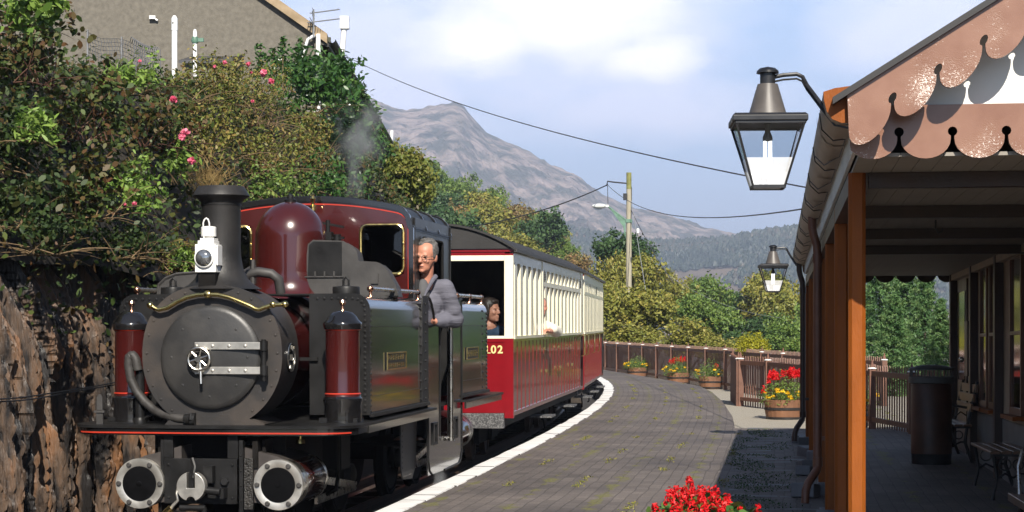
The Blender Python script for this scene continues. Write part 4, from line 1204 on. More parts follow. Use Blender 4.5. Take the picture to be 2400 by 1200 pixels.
# flared corner strip between front tank and cab
mb = MB(); mb.prism([(2.86, .945), (3.13, .945), (3.13, 1.86), (3.05, 1.885), (2.9, 1.88), (2.86, 1.80)], 'yz', 1.001, 1.013)
for k in range(11): mb.rivet((1.013, 3.0, .99 + k * .082), (1, 0, 0), .015)
mb.build('tank_strap', 'black_satin', loco)
# tank top rails
for (y0, y1, s) in ((1.175, 3.0, 1), (4.88, 6.65, 1), (1.175, 3.0, -1)):
    y1 = min(y1, 6.28); mb = MB(); x = .945 * s
    mb.tube([(x, y0, 1.915), (x, y1, 1.915)], .019, 10); r_ = mb.build('tank_rail', 'steel_bright', loco)
    mb = MB()
    for k in range(3):
        y = y0 + (y1 - y0) * k / 2; mb.lathe([(.02, 0), (.012, .02), (.012, .04), (.024, .05), (.027, .065), (.018, .085), (.001, .09)], (x, y, 1.85), n=10)
    mb.sphere((x, y0 - .012, 1.915), .028, 10, 8)
    mb.build('rail_knob', 'copper', r_)
# tank fillers
for x, y, r in ((.70, 1.38, .108), (-.72, 1.38, .10)):
    mb = MB(); mb.lathe([(r, 1.86), (r, 1.925), (r * .96, 1.935), (.001, 1.945)], (x, y, 0), n=24)
    mb.tube([(x - .022, y, 1.94), (x - .022, y, 1.985), (x, y, 2.01), (x + .022, y, 1.985), (x + .022, y, 1.94)], .010, 6); mb.build('tank_filler', 'black_satin', loco)
# fuel bunkers on the tank tops
poly = [(.205, 1.872), (.205, 2.05), (.215, 2.20), (.226, 2.30), (.27, 2.335), (.523, 2.325), (.60, 2.28), (.64, 2.237), (.656, 2.158), (.80, 2.15), (.842, 2.135), (.89, 2.09), (.922, 2.035), (.965, 1.96), (.99, 1.872)]
mb = MB(); mb.prism(poly, 'xz', 2.0, 2.012); mb.prism([(x * .99 + .004, z - .012) for x, z in poly], 'xz', 2.012, 2.20)
bk = mb.build('fuel_bunker', 'bunker_grey', loco)
mb = MB(); mb.prism([(.224, 2.04), (.236, 2.29), (.275, 2.322), (.515, 2.315), (.515, 2.04)], 'xz', 1.996, 2.001); mb.build('coal_hole_shade', 'black_satin', bk)  # dark panel laid on for the shade inside the coal opening
mb = MB()
for x in (.29, .37, .45): mb.box(x - .006, x + .006, 1.985, 1.997, 2.03, 2.075)
mb.box(.20, .53, 1.985, 1.997, 2.025, 2.035); mb.box(.76, .82, 1.985, 2.0, 1.97, 2.05); mb.build('bunker_latch', 'bunker_grey', bk)
poly = [(-.93, 1.872), (-.92, 1.96), (-.86, 2.015), (-.77, 2.05), (-.60, 2.062), (-.44, 2.055), (-.40, 1.872)]
mb = MB(); mb.prism(poly, 'xz', 1.6, 2.6)
for a, b in zip(poly[:-1], poly[1:]): mb.cyl((a[0], 1.6, a[1]), (b[0], 1.6, b[1]), .012, n=6)
mb.box(-.85, -.45, 1.585, 1.6, 1.925, 1.94); mb.build('fuel_bunker', 'bunker_grey', loco)

mb = MB(); mb.box(.10, .53, .95, 1.9, 1.862, 1.874); mb.box(-.53, -.10, .95, 1.9, 1.862, 1.874); mb.box(.46, .60, .86, .90, 1.36, 1.385); mb.build('tank_tie_plate', 'black_satin', loco)
# --- sand pots
for x in (.862, -.785):
    o = (x, .60, 0); mb = MB(); mb.lathe([(.142, .905), (.142, .95), (.138, 1.03), (.148, 1.065), (.148, 1.085), (.135, 1.10)], o, n=32); lid = MB(); lid.lathe([(.138, 1.60), (.144, 1.622), (.147, 1.640), (.144, 1.650), (.122, 1.672), (.108, 1.698), (.08, 1.727), (.04, 1.738), (.001, 1.74)], o, n=32)
    pot = mb.build('sand_pot', 'black_gloss', loco); lid.build('pot_lid', 'black_gloss', pot)
    mb = MB(); mb.box(x - .16, x + .13, .50, .72, .906, .94); mb.build('pot_base', 'black_satin', pot)
    mb = MB(); mb.lathe([(.139, 1.085), (.132, 1.11), (.128, 1.13), (.128, 1.595), (.136, 1.62)], o, n=40, cap0=False, cap1=False); mb.build('pot_barrel', 'maroon', pot)
    mb = MB()
    for z in (1.118, 1.600): mb.lathe([(.130, z - .008), (.137, z), (.130, z + .008)], o, n=40, cap0=False, cap1=False)
    mb.build('lining', 'lining_red', pot)
    mb = MB(); mb.lathe([(.018, 1.735), (.010, 1.755), (.010, 1.775), (.020, 1.785), (.027, 1.80), (.02, 1.82), (.001, 1.827)], o, n=14); mb.build('pot_knob', 'copper', pot)
# --- vacuum hose and standpipe on the left
def hose():
    key = [(-.60, 1.30), (-.615, 1.38), (-.640, 1.415), (-.668, 1.40), (-.672, 1.34), (-.655, 1.23), (-.610, 1.14), (-.550, 1.07), (-.47, 1.01), (-.38, .975), (-.28, .953), (-.15, .945)]
    pts = [Vector((x, .22 - .10 * sstep(-.6, -.2, x), z)) for x, z in key]
    fine = []
    for i in range(len(pts) - 1):
        for k in range(5): fine.append(pts[i].lerp(pts[i + 1], k / 5))
    mb = MB(); mb.tube(fine, [.033 + .0025 * (k % 2) for k in range(len(fine))], 12)
    h = mb.build('vacuum_hose', 'rubber', loco)
    mb = MB(); mb.tube([(-.60, .26, 1.31), (-.60, .26, .96), (-.60, .26, .92)], .035, 12); mb.lathe([(.05, .905), (.05, .93), (.04, .95)], (-.60, .26, 0), n=12)
    mb.tube([(-.57, .25, .94), (-.50, .24, .975), (-.44, .24, .97), (-.42, .24, .93)], .009, 6)
    mb.build('standpipe', 'black_satin', h)
    mb = MB(); mb.cyl((-.20, .11, .945), (-.155, .10, .945), .042, n=14); mb.cyl((-.155, .10, .945), (-.12, .10, .945), .05, n=14); mb.cyl((-.145, .05, .945), (-.145, .06, .99), .012, n=6); mb.build('hose_coupling', 'black_satin', h)
hose()
mb = MB(); mb.box(-.895, -.845, .14, .16, .905, 1.01); mb.box(-.91, -.83, .13, .17, .99, 1.005); mb.prism([(-.892, 1.005), (-.892, 1.10), (-.88, 1.125), (-.86, 1.125), (-.848, 1.10), (-.848, 1.005)], 'xz', .14, .16)
mb.build('lamp_iron', 'bunker_grey', loco)

# --- cab
CX0, CX1, CY0, CY1 = -.95, .885, 3.04, 4.86
def cab_top(x):
    c = (CX0 + CX1) / 2; h = (CX1 - CX0) / 2; u = abs(x - c) / h
    z = 2.745 - .115 * u * u
    if u > .86: z -= .16 * (1 - math.sqrt(max(0, 1 - ((u - .86) / .14) ** 2)))
    return z
def cab():
    mb = MB(); xs = sorted(set([CX0 + (CX1 - CX0) * k / 60 for k in range(61)] + [.430, .812, -.562, -.915]))
    def hole(x): return .430 <= x <= .812 or -.915 <= x <= -.562
    for a, b in zip(xs[:-1], xs[1:]):
        m_ = (a + b) / 2; y0, y1 = CY0, CY0 + .012
        segs = [(1.80, 2.078), (2.505, None)] if hole(m_) else [(1.80, None)]
        for z0, z1 in segs:
            za, zb = (z1, z1) if z1 else (cab_top(a), cab_top(b))
            v = [(a, y0, z0), (b, y0, z0), (b, y0, zb), (a, y0, za), (a, y1, z0), (b, y1, z0), (b, y1, zb), (a, y1, za)]
            mb.add(v, [(0, 1, 2, 3), (7, 6, 5, 4), (0, 4, 5, 1), (3, 2, 6, 7)])
    for k in range(9):
        for z in (2.58, 2.66):
            if k in (2, 4, 6): mb.rivet((-.7 + k * .18, CY0, z - .03 * abs(k - 4) * .3), (0, -1, 0), .007)
    cf = mb.build('cab_front', 'maroon', loco, fixn=False)
    mb = MB(); pts = [(x, cab_top(x) - .050) for x in np.linspace(CX0 + .05, CX1 - .03, 60)]
    pts = [(CX0 + .05, 1.9)] + pts + [(CX1 - .03, 1.9)]
    rows = []
    for i, (x, z) in enumerate(pts):
        p = Vector((x, 0, z)); d = Vector((pts[min(i + 1, len(pts) - 1)][0] - pts[max(0, i - 1)][0], 0, pts[min(i + 1, len(pts) - 1)][1] - pts[max(0, i - 1)][1])).normalized()
        nn = Vector((-d.z, 0, d.x)); rows.append([(p.x + nn.x * q, CY0 - .003, p.z + nn.z * q) for q in (-.005, .005)])
    mb.grid(rows); mb.build('lining', 'lining_red', cf, fixn=False)
    mb = MB(); pts = [(CX0, 1.85)] + [(x, cab_top(x)) for x in np.linspace(CX0, CX1, 60)] + [(CX1, 1.85)]
    rows = []
    for i, (x, z) in enumerate(pts):
        d = Vector((pts[min(i + 1, len(pts) - 1)][0] - pts[max(0, i - 1)][0], 0, pts[min(i + 1, len(pts) - 1)][1] - pts[max(0, i - 1)][1])).normalized(); nn = Vector((-d.z, 0, d.x))
        rows.append([(x + nn.x * q, y, z + nn.z * q) for q, y in ((-.028, CY0 - .012), (.016, CY0 - .012), (.016, CY0 + .03), (-.028, CY0 + .03))])
    mb.grid(rows, closed=True); mb.build('cab_edging', 'black_gloss', cf)
    for (x0, x1) in ((.430, .812), (-.915, -.562)):
        mb = MB(); z0, z1, r = 2.078, 2.505, .065
        ring = arc(x1 - r, z1 - r, r, 0, 90, 6) + arc(x0 + r, z1 - r, r, 90, 180, 6) + arc(x0 + r * .5, z0 + r * .5, r * .5, 180, 270, 4) + arc(x1 - r, z0 + r, r, 270, 360, 6)
        mb.tube([(x, CY0 - .012, z) for x, z in ring + ring[:1]], .015, 8, caps=False)
        for q in (.3, .62): mb.rivet((x1 + .004, CY0 - .028, z0 + (z1 - z0) * q), (0, -1, 0), .014)
        wf = mb.build('cab_window', 'brass', cf)
        mb = MB(); mb.box(x0 + .004, x1 - .004, CY0 - .006, CY0 + .002, z0 + .004, z1 - .004); mb.build('pane', MATS['pane_dark'], wf)
    # roof sheet
    mb = MB(); rows = []
    for y in (CY0 - .01, CY1 + .03):
        rows.append([(x, y, cab_top(x) + .012 - (.0 if y < 4 else .012)) for x in np.linspace(CX0 - .012, CX1 + .012, 50)])
    mb.grid(rows); rows = [[(x, y, z - .02) for x, y, z in r] for r in rows]; mb.grid(rows)
    rf = mb.build('cab_roof', 'black_satin', loco)
    mb = MB()
    for y in (3.06, 3.65, 4.25, 4.86):
        mb.tube([(x, y, cab_top(x) + .014) for x in np.linspace(CX0 - .012, CX1 + .012, 40)], .011, 6)
    mb.build('roof_beading', 'black_gloss', rf)
    # upper side sheets with the look-out opening
    for x, s in ((CX1, 1), (CX0, -1)):
        mb = MB(); zt = 2.575
        for a in ((CY0 + .005, 3.50, 1.80, zt), (4.42, CY1, 1.80, zt), (3.50, 4.42, 2.415, zt)): mb.box(x - .006, x + .006, *a)
        sd = mb.build('cab_side', 'black_painted', loco)
        mb = MB(); q = x + s * .008
        mb.tube([(q, 3.50, 1.80), (q, 3.50, 2.36), (q, 3.515, 2.40), (q, 3.56, 2.415), (q, 4.36, 2.415), (q, 4.405, 2.40), (q, 4.42, 2.36), (q, 4.42, 1.80)], .013, 8)
        mb.tube([(q + s * .02, 3.46, 1.80), (q + s * .02, 3.46, 2.42)], .011, 8)
        for y in (3.10, 4.80): mb.tube([(q, y, 1.85), (q, y, 2.57)], .012, 6)
        mb.build('side_beading', 'black_satin', sd)
        mb = MB(); mb.lathe([(.014, -.02), (.022, 0), (.014, .02)], (q + s * .02, 3.46, 2.27), n=10); mb.build('handle_knob', 'steel_bright', sd)
        # lower side sheets with swept cut-out and doorway
        X = 1.0 if s > 0 else -.985
        f_ = [(3.125, .305), (3.125, 1.875), (3.22, 1.862), (3.30, 1.82), (3.38, 1.745), (3.44, 1.66), (3.50, 1.63), (3.68, 1.625), (3.68, .62), (3.66, .30)]
        r_ = [(4.10, .60), (4.10, 1.625), (4.30, 1.63), (4.38, 1.665), (4.46, 1.75), (4.56, 1.83), (4.66, 1.87), (4.79, 1.875), (4.79, .42), (4.72, .345), (4.62, .31), (4.10, .30)]
        low = [(3.66, .30), (3.68, .62), (4.10, .60), (4.10, .30)]
        mb = MB()
        for pl in (f_, r_, low): mb.prism(pl, 'yz', X - .006, X + .006)
        ls = mb.build('cab_lower_side', 'black_gloss', loco)
        mb = MB(); e = X + s * .006
        for pl in (f_[1:8], r_[1:8]): mb.tube([(e, a, b) for a, b in pl], .012, 6)
        mb.tube([(e, 3.68, 1.62), (e, 3.68, .62)], .010, 6); mb.tube([(e, 4.10, 1.62), (e, 4.10, .60)], .010, 6)
        mb.tube([(e, 4.79, 1.86), (e, 4.79, .42), (e, 4.72, .345), (e, 4.62, .31), (e, 3.9, .30)], .011, 6)
        mb.tube([(e, 3.14, .90), (e, 3.14, .45), (e, 3.2, .34), (e, 3.32, .30)], .011, 6)
        for k in range(12): mb.rivet((e, 4.755, .45 + k * .04), (s, 0, 0), .009)
        for k in range(14): mb.rivet((e, 3.165, .42 + k * .04), (s, 0, 0), .009)
        for y in (3.42, 4.44):                                       # foothold pockets
            for z0, z1, y0, y1 in ((.56, .58, y - .1, y + .1), (.74, .76, y - .1, y + .1), (.58, .74, y - .1, y - .08), (.58, .74, y + .08, y + .1)): mb.box(min(e, e + s * .014), max(e, e + s * .014), y0, y1, z0, z1)
        mb.build('side_beading', 'black_satin', ls)
        mb = MB(); mb.tube([(X + s * .045, 4.03, 1.62), (X + s * .045, 4.03, .575)], .019, 10); mb.cyl((X + s * .045, 4.03, .56), (X + s * .045, 4.03, .585), .034, n=12)
        mb.bar((X, 4.03, 1.60), (X + s * .045, 4.03, 1.60), .02, .02); mb.bar((X, 4.03, .585), (X + s * .05, 4.03, .585), .02, .02); mb.build('grab_pole', 'steel_bright', ls)
    # back sheet and dark inside
    mb = MB(); xs = [CX0 + (CX1 - CX0) * k / 30 for k in range(31)]
    mb.prism([(CX0, 1.0)] + [(x, cab_top(x) - .02) for x in xs] + [(CX1, 1.0)], 'xz', CY1 - .012, CY1); mb.build('cab_back', 'black_satin', loco)
    mb = MB(); mb.box(-.97, .985, 3.13, 4.79, .56, .59); mb.box(-.30, .30, 3.3, 4.6, .59, 1.85); mb.build('cab_floor', 'black_sooty', loco)
    mb = MB(); mb.cyl((.52, 3.3, 2.16), (.64, 3.3, 2.16), .05, n=12); mb.cyl((.3, 3.4, 2.1), (.3, 3.4, 2.35), .04, n=10); mb.tube([(.2, 3.4, 1.85), (.45, 3.3, 2.15), (.6, 3.3, 2.16)], .02, 8); mb.build('cab_fittings', 'bunker_grey', loco)
glass('pane_dark', (.55, .58, .58), .42)
cab()

# --- power bogies
def bogie(y0, fwd):
    """fwd=+1: cylinders at the near end; y measured from the cylinder end"""
    Yf = lambda y: y0 + fwd * y
    def bx(mb, x0, x1, a, b, z0, z1): mb.box(x0, x1, min(Yf(a), Yf(b)), max(Yf(a), Yf(b)), z0, z1)
    mb = MB()
    for s in (-1, 1): bx(mb, s * .395 - .012, s * .395 + .012, .10, 2.65, .26, .80)
    bx(mb, -.40, .40, .55, .60, .3, .78); bx(mb, -.40, .40, 1.9, 1.95, .3, .78); bx(mb, -.38, .38, .2, 2.6, .55, .58)
    for s in (-1, 1): bx(mb, s * .345 - .02, s * .345 + .02, .04, .5, .60, .83)
    fr = mb.build('bogie_frame', 'black_sooty', loco)
    for s in (-1, 1):
        c = s * .515 + (.012 if s > 0 else .0)
        d = (0, -fwd, 0); o = Vector((c, Yf(.0), .48))
        mb = MB(); mb.lathe([(.170, -.78), (.176, -.77), (.176, -.055), (.170, -.05)], o, d, 40)
        top = [(c + s * .10, .625), (c - s * .02, .68), (c - s * .16, .715), (c - s * .30, .755), (c - s * .30, .36), (c, .32), (c + s * .12, .36)]
        if s < 0: top = top[::-1]
        cy = mb.build('cylinder', 'maroon_polished', loco)
        yy = sorted((Yf(.06), Yf(.76))); mb = MB(); mb.prism(top, 'xz', yy[0], yy[1]); mb.build('steam_chest', 'chest_brown', cy)
        mb = MB()
        for a, b in ((-.20, -.06), (-.77, -.70)): mb.lathe([(.1772, a), (.1785, a + .005), (.1785, b - .005), (.1772, b)], o, d, 40, False, False)
        mb.build('cylinder_band', 'steel_bright', cy)
        mb = MB(); mb.lathe([(.184, -.055), (.185, -.01), (.182, -.002), (.13, .0), (.126, -.002)], o, d, 48, cap1=False)
        mb.build('cylinder_cover', 'steel_white', cy)
        mb = MB(); mb.lathe([(.126, -.02), (.127, .004), (.120, .006), (.02, .008), (.014, .014), (.001, .015)], o, d, 40, cap0=False); mb.build('cover_centre', 'void_black', cy)
        mb = MB()
        for k in range(6):
            a = 2 * PI * k / 6; p = o + Vector((.156 * math.cos(a), 0, .156 * math.sin(a))); mb.lathe([(.019, -.002), (.019, .010), (.013, .016)], p, d, 10)
        mb.build('cover_bolt', 'bunker_grey', cy)
    # wheels, rods
    for ya in (1.35, 2.55):
        for s in (-1, 1):
            mb = MB(); o = Vector((s * .30, Yf(ya), .36)); ax = (s, 0, 0)
            mb.lathe([(.38, -.03), (.38, -.015), (.355, -.01), (.35, .06), (.32, .06), (.32, .02), (.30, .02), (.30, .06), (.09, .04), (.08, .09), (.001, .09)], o, ax, 36); mb.build('driving_wheel', 'black_sooty', loco)
            mb = MB(); mb.lathe([(.09, 0), (.09, .06), (.05, .08), (.001, .08)], (s * .41, Yf(ya), .36), ax, 16); mb.build('axlebox_cover', 'bunker_grey', loco)
    for s in (-1, 1):
        mb = MB(); mb.bar((s * .47, Yf(1.30), .25), (s * .47, Yf(2.60), .25), .025, .06); mb.bar((s * .50, Yf(.78), .48), (s * .50, Yf(2.5), .27), .03, .06); mb.cyl((s * .50, Yf(.75), .48), (s * .50, Yf(1.25), .48), .02, n=8); mb.build('coupling_rod', 'steel_bright', loco)
    return Yf, bx
bogie(0.0, 1)
bogie(7.12, -1)
# front drag plate, coupling
def front_gear():
    mb = MB(); mb.box(-.335, .215, .02, .045, .335, .665); mb.box(.235, .265, .0, .06, .27, .80); mb.box(-.365, -.34, .03, .06, .40, .80)
    for x in (-.30, .18):
        for z in (.38, .62): mb.rivet((x, .02, z), (0, -1, 0), .013)
    for z in (.36, .47, .58, .69): mb.rivet((.25, .0, z), (0, -1, 0), .010)
    mb.box(-.34, -.27, .03, .25, .665, .83); mb.box(.14, .22, .03, .25, .665, .83)
    dp = mb.build('drag_plate', 'black_satin', loco, bevel=.004)
    mb = MB(); mb.box(.27, .335, .015, .05, .30, .67)
    for z in (.35, .45, .55, .64): mb.rivet((.295, .015, z), (0, -1, 0), .014)
    mb.build('grease_pad', 'grease', dp)
    mb = MB(); mb.lathe([(.034, 0), (.034, .02), (.026, .028)], (.125, .02, .50), (0, -1, 0), 6); mb.cyl((.125, .02, .5), (.125, -.005, .5), .02, n=10); mb.build('hex_bolt', 'black_satin', dp)
    # slotted chopper coupler head
    cx, cz, r, g = -.075, .475, .106, .030; o = []
    a0 = math.degrees(math.asin(g / r))
    o += [(cx + r * math.sin(R(a)), cz + r * math.cos(R(a))) for a in np.linspace(a0, 160, 20)]
    o += [(cx + .032 * math.cos(R(a)), cz - r * .98 + .032 * math.sin(R(a))) for a in np.linspace(10, 170, 7)]
    o += [(cx + r * math.sin(R(a)), cz + r * math.cos(R(a))) for a in np.linspace(200, 360 - a0, 20)]
    o += [(cx - g, cz - .01), (cx + g, cz - .01)]
    mb = MB(); mb.prism(o, 'xz', -.16, -.09); cp = mb.build('coupler', 'steel_white', loco, bevel=.004)
    mb = MB(); mb.box(cx - .05, cx + .05, -.10, .03, cz - .05, cz + .05); mb.box(cx - .02, cx + .02, -.15, -.02, cz - .01, cz + .10); mb.tube([(cx + .01, -.14, cz + .06), (cx + .02, -.12, cz + .14), (cx - .005, -.10, cz + .20)], .016, 8)
    mb.box(cx + .06, cx + .13, -.06, .02, cz + .02, cz + .14); mb.cyl((cx + .1, -.10, cz - .03), (cx + .2, -.10, cz - .04), .028, n=10); mb.box(cx + .16, cx + .22, -.08, .02, cz - .09, cz - .02)
    mb.cyl((cx - .09, -.13, cz - .155), (cx + .10, -.13, cz - .155), .022, n=10); mb.cyl((cx + .09, -.13, cz - .15), (cx + .09, -.13, cz - .30), .02, n=8)
    mb.build('coupler_hook', 'black_satin', cp)
    mb = MB(); mb.tube([(cx - .12, -.06, .48), (cx - .13, -.08, .42), (cx - .12, -.08, .37), (cx - .16, -.08, .33), (cx - .18, -.08, .30)], .012, 8); mb.build('release_chain', 'steel_white', cp)
    mb = MB(); mb.cyl((cx - .17, -.08, .31), (cx - .24, -.09, .26), .030, .018, n=10); mb.build('drain_cock', 'brass', cp)
    mb = MB(); mb.lathe([(.035, 0), (.030, .03), (.012, .035), (.012, .05), (.022, .055), (.001, .075)], (.60, .35, .76), n=10); mb.build('oil_cup', 'brass', loco)
    mb = MB(); mb.box(.55, .70, 1.2, 1.5, .5, .8); mb.tube([(.72, 1.0, .80), (.72, 1.0, .45), (.70, 1.02, .36), (.62, 1.05, .32)], .016, 6); mb.build('brake_gear', 'black_sooty', loco); mb = MB(); mb.box(-.5, .5, .3, .33, .66, .88); mb.build('frame_stretcher', 'black_sooty', loco)
    mb = MB(); mb.prism([(2.45, .84), (2.45, .40), (2.52, .32), (2.9, .30), (3.05, .40), (3.12, .84)], 'yz', .90, .912)
    for k in range(9): mb.rivet((.912, 2.49, .42 + k * .045), (1, 0, 0), .010)
    for k in range(5): mb.rivet((.912, 2.56 + k * .07, .34), (1, 0, 0), .010)
    mb.build('ash_pan', 'bunker_grey', loco)
front_gear()

# --- white oil lamp standing on the smokebox (lifts off: a thing of its own)
def oil_lamp():
    t = empty('oil_lamp', LW(-.035, .20, 2.02), loco.rotation_euler, 'white headlamp with round glass lens in front of the chimney', 'lamp')
    mb = MB(); mb.box(-.078, .078, -.15, .02, 0, .205); mb.box(-.062, .062, -.135, .005, .205, .232); mb.box(-.05, .055, -.12, -.01, .232, .250)
    mb.lathe([(.040, .25), (.040, .262), (.056, .264), (.056, .33), (.050, .335), (.001, .342)], (0, -.065, 0), n=20)
    mb.box(.078, .092, -.14, -.03, .05, .195)
    for z in (.06, .12, .18): mb.box(.078, .084, -.15, .02, z, z + .006)
    mb.build('lamp_body', 'lamp_white', t, bevel=.004)
    mb = MB(); mb.lathe([(.070, 0), (.072, .02), (.066, .024)], (-.005, -.15, .105), (0, -1, 0), 32); mb.build('lens_rim', 'lamp_white', t)
    mb = MB(); mb.lathe([(.064, .018), (.060, .030), (.045, .044), (.025, .052), (.001, .055)], (-.005, -.15, .105), (0, -1, 0), 32, cap0=False); mb.build('lens', 'lens', t)
    mb = MB(); mb.tube([(-.022, -.11, .24), (-.024, -.12, .36), (-.014, -.12, .385), (0, -.12, .395), (.014, -.12, .385), (.022, -.12, .36), (.022, -.11, .30)], .006, 6); mb.build('carrying_handle', 'lamp_white', t)
    mb = MB(); mb.box(-.06, .07, -.10, .08, -.12, 0); mb.build('lamp_bracket', 'black_sooty', loco).location = (-.035, .20, 2.02)
oil_lamp()
# ------------------------------------------------------------------ carriages
mat('carriage_red', (.20, .006, .011), .22, var=.08, scale=3, coat=.7, rvar=.05)
mat('carriage_side_red', (.17, .012, .012), .16, var=.12, scale=3, coat=.6, rvar=.04)
mat('carriage_cream', (.80, .75, .58), .35, var=.05, scale=4, coat=.3)
mat('carriage_roof', (.022, .021, .021), .75, var=.3, scale=4, bump=.15)
mat('carriage_inside', (.05, .035, .025), .7, var=.3)
mat('speckled_grey', (.035, .035, .037), .6, scale=70, col2=(.17, .17, .17), lo=.46, hi=.6)
mat('gilt', (.72, .60, .26), .4, var=.05)
mat('seat_cloth', (.10, .03, .03), .9, var=.3)
glass('carriage_glass', (.80, .86, .84), .78)
glass('end_glass', (.93, .96, .97), .95)

def carriage(label, X, Y, slope, Ln, first):
    a = math.atan(slope)
    t = empty('railway_carriage', (X, Y, -.25 + lev(Y)), (math.atan(SL), 0, -a), label, 'carriage', 'carriages of the train')
    W = 1.9; low = 'carriage_side_red'
    # end facing the locomotive
    mb = MB(); mb.box(-W + .10, -.10, .0, .03, .62, 1.468); k = MB(); k.box(-W + .1, -.1, .0, .03, 2.425, 2.50); k.box(-W, 0, -.006, .05, 2.425, 2.445); k.box(-W, 0, -.012, .05, 2.465, 2.50); k.build('end_cornice', 'carriage_red', t)
    mb.box(-.105, 0, -.012, .06, .56, 1.468); mb.box(-W, -W + .105, -.012, .06, .56, 1.468); mb.box(-W + .1, -.1, -.012, .03, .62, .68); mb.box(-W + .1, -.1, -.008, .03, 1.43, 1.468)
    mb.prism([(-W, 2.5)] + [(x, 2.5 + .29 * (1 - ((x + W / 2) / (W / 2)) ** 2) ** .8) for x in np.linspace(-W + .01, -.01, 24)] + [(0, 2.5)], 'xz', .0, .03) if False else None
    mb.build('end_panel', 'carriage_red', t)
    mb = MB(); mb.prism([(-W, 2.5)] + [(x, 2.5 + .29 * (1 - abs((x + W / 2) / (W / 2)) ** 2.2)) for x in np.linspace(-W + .01, -.01, 24)] + [(0, 2.5)], 'xz', -.03, .03); mb.build('roof_end', 'carriage_roof', t)
    mb = MB(); mb.box(-.105, 0, -.012, .06, 1.47, 2.424); mb.box(-W, -W + .105, -.012, .06, 1.47, 2.424); mb.box(-W + .105, -.105, -.012, .03, 2.362, 2.424); mb.box(-W + .105, -.105, -.012, .03, 1.47, 1.502)
    mb.build('end_frame', 'carriage_cream', t, bevel=.004)
    mb = MB(); mb.box(-W + .105, -.105, .008, .014, 1.502, 2.362); mb.build('end_window', 'end_glass', t)
    # sides
    pitch = .56; n = int((Ln - .35) / pitch); y0 = .12
    for s, xo in ((1, 0.0), (-1, -W)):
        def bx(mb, d0, d1, a_, b_, z0, z1):
            p, q = xo - s * d0, xo - s * d1; mb.box(min(p, q), max(p, q), a_, b_, z0, z1)
        mb = MB(); bx(mb, .02, .05, .06, Ln, .60, 1.466)
        bx(mb, .0, .05, .06, Ln, .585, .63)
        for k in range(int(Ln / .42)):
            y = .10 + k * .42; bx(mb, .014, .02, y, y + .016, .63, 1.44)
        bx(mb, .0, .05, .06, Ln, 1.435, 1.466)
        mb.build('lower_side', low, t)
        mb = MB(); bx(mb, -.012, .05, .06, Ln, 1.466, 1.50); bx(mb, .0, .05, .06, Ln, 2.34, 2.46)
        yv = 3.22 if first else .0
        if first:
            bx(mb, -.006, .05, yv, 8.95, 2.13, 2.19); bx(mb, -.010, .05, 8.95, 9.15, 1.50, 2.46); bx(mb, -.010, .05, 3.10, 3.26, 1.50, 2.46)
        else:
            bx(mb, -.004, .05, .06, Ln, 2.12, 2.17)
        k = 0; y = y0
        while y < Ln - .1:
            wv = .24 if first else .40
            if not first: bx(mb, .004, .05, y, y + pitch * .86, 1.50, 2.12)
            bx(mb, -.003, .05, y, y + wv, 1.50, 2.34); y += pitch
            if first and k % 2 == 0: bx(mb, .012, .045, y - .28, y - .25, 1.50, 2.34)
            k += 1
        mb.build('upper_side', 'carriage_cream', t)
        mb = MB(); bx(mb, .035, .040, .06, Ln, 1.50, 2.34); mb.build('side_window', 'carriage_glass', t)
        mb = MB()
        for y in ((3.35, 8.80) if first else (1.9, 4.5)):
            for q in range(5): bx(mb, -.012, -.003, y, y + .16, 2.22 + q * .022, 2.23 + q * .022)
        mb.build('ventilator', 'black_satin', t)
        mb = MB()
        for y in ((8.98, 9.12) if first else (.35, 2.6, 4.6)):
            mb.tube([(xo + s * .015, y, 1.46), (xo + s * .055, y, 1.44), (xo + s * .055, y, 1.14), (xo + s * .015, y, 1.12)], .012, 6)
        if first:
            for y in (3.25, 5.2, 7.1): bx(mb, -.02, .0, y, y + .10, 1.30, 1.33); bx(mb, -.03, .0, y + .2, y + .26, 1.0, 1.04)
        mb.build('door_handle', 'brass', t)
    # far end
    mb = MB(); mb.box(-W, 0, Ln, Ln + .04, .60, 2.50); mb.build('far_end_panel', 'black_satin', t)
    mb = MB(); mb.box(-W + .1, -.1, .05, Ln - .03, .58, .62); mb.box(-W + .1, -.1, .05, Ln - .03, 2.47, 2.49); mb.box(-W + .06, -W + .09, .05, Ln, .62, 1.46); mb.box(-.09, -.06, .05, Ln, .62, 1.46)
    mb.box(-W + .1, -.1, 3.1, 3.14, .62, 2.48); mb.build('interior', 'carriage_inside', t)
    for y in (1.0, 2.2, 4.2, 5.6, 7.0):
        if y > Ln - 1: continue
        for x in (-.52, -1.38):
            mb = MB(); mb.box(x - .36, x + .36, y, y + .4, .62, 1.02); mb.prism([(y + .36, 1.0), (y + .36, 1.58), (y + .40, 1.64), (y + .46, 1.64), (y + .48, 1.0)], 'yz', x - .36, x + .36); mb.build('seat', 'seat_cloth', t, bevel=.03)
    # roof
    mb = MB(); rows = []
    for y in np.linspace(-.06, Ln + .05, 8):
        rows.append([(-W / 2 + (W / 2 + .035) * u, y, 2.50 + .30 * (1 - abs(u) ** 2.2)) for u in np.linspace(-1, 1, 36)])
    mb.grid(rows); mb.grid([[(x, y, z - .025) for x, y, z in r] for r in rows])
    for r in (rows[0], rows[-1]): mb.grid([r, [(x, y, z - .025) for x, y, z in r]])
    rf = mb.build('roof', 'carriage_roof', t)
    mb = MB()
    for x in (.03, -W - .03): mb.box(x - .018, x + .018, -.05, Ln + .04, 2.462, 2.498)
    mb.build('gutter', 'bunker_grey', rf)
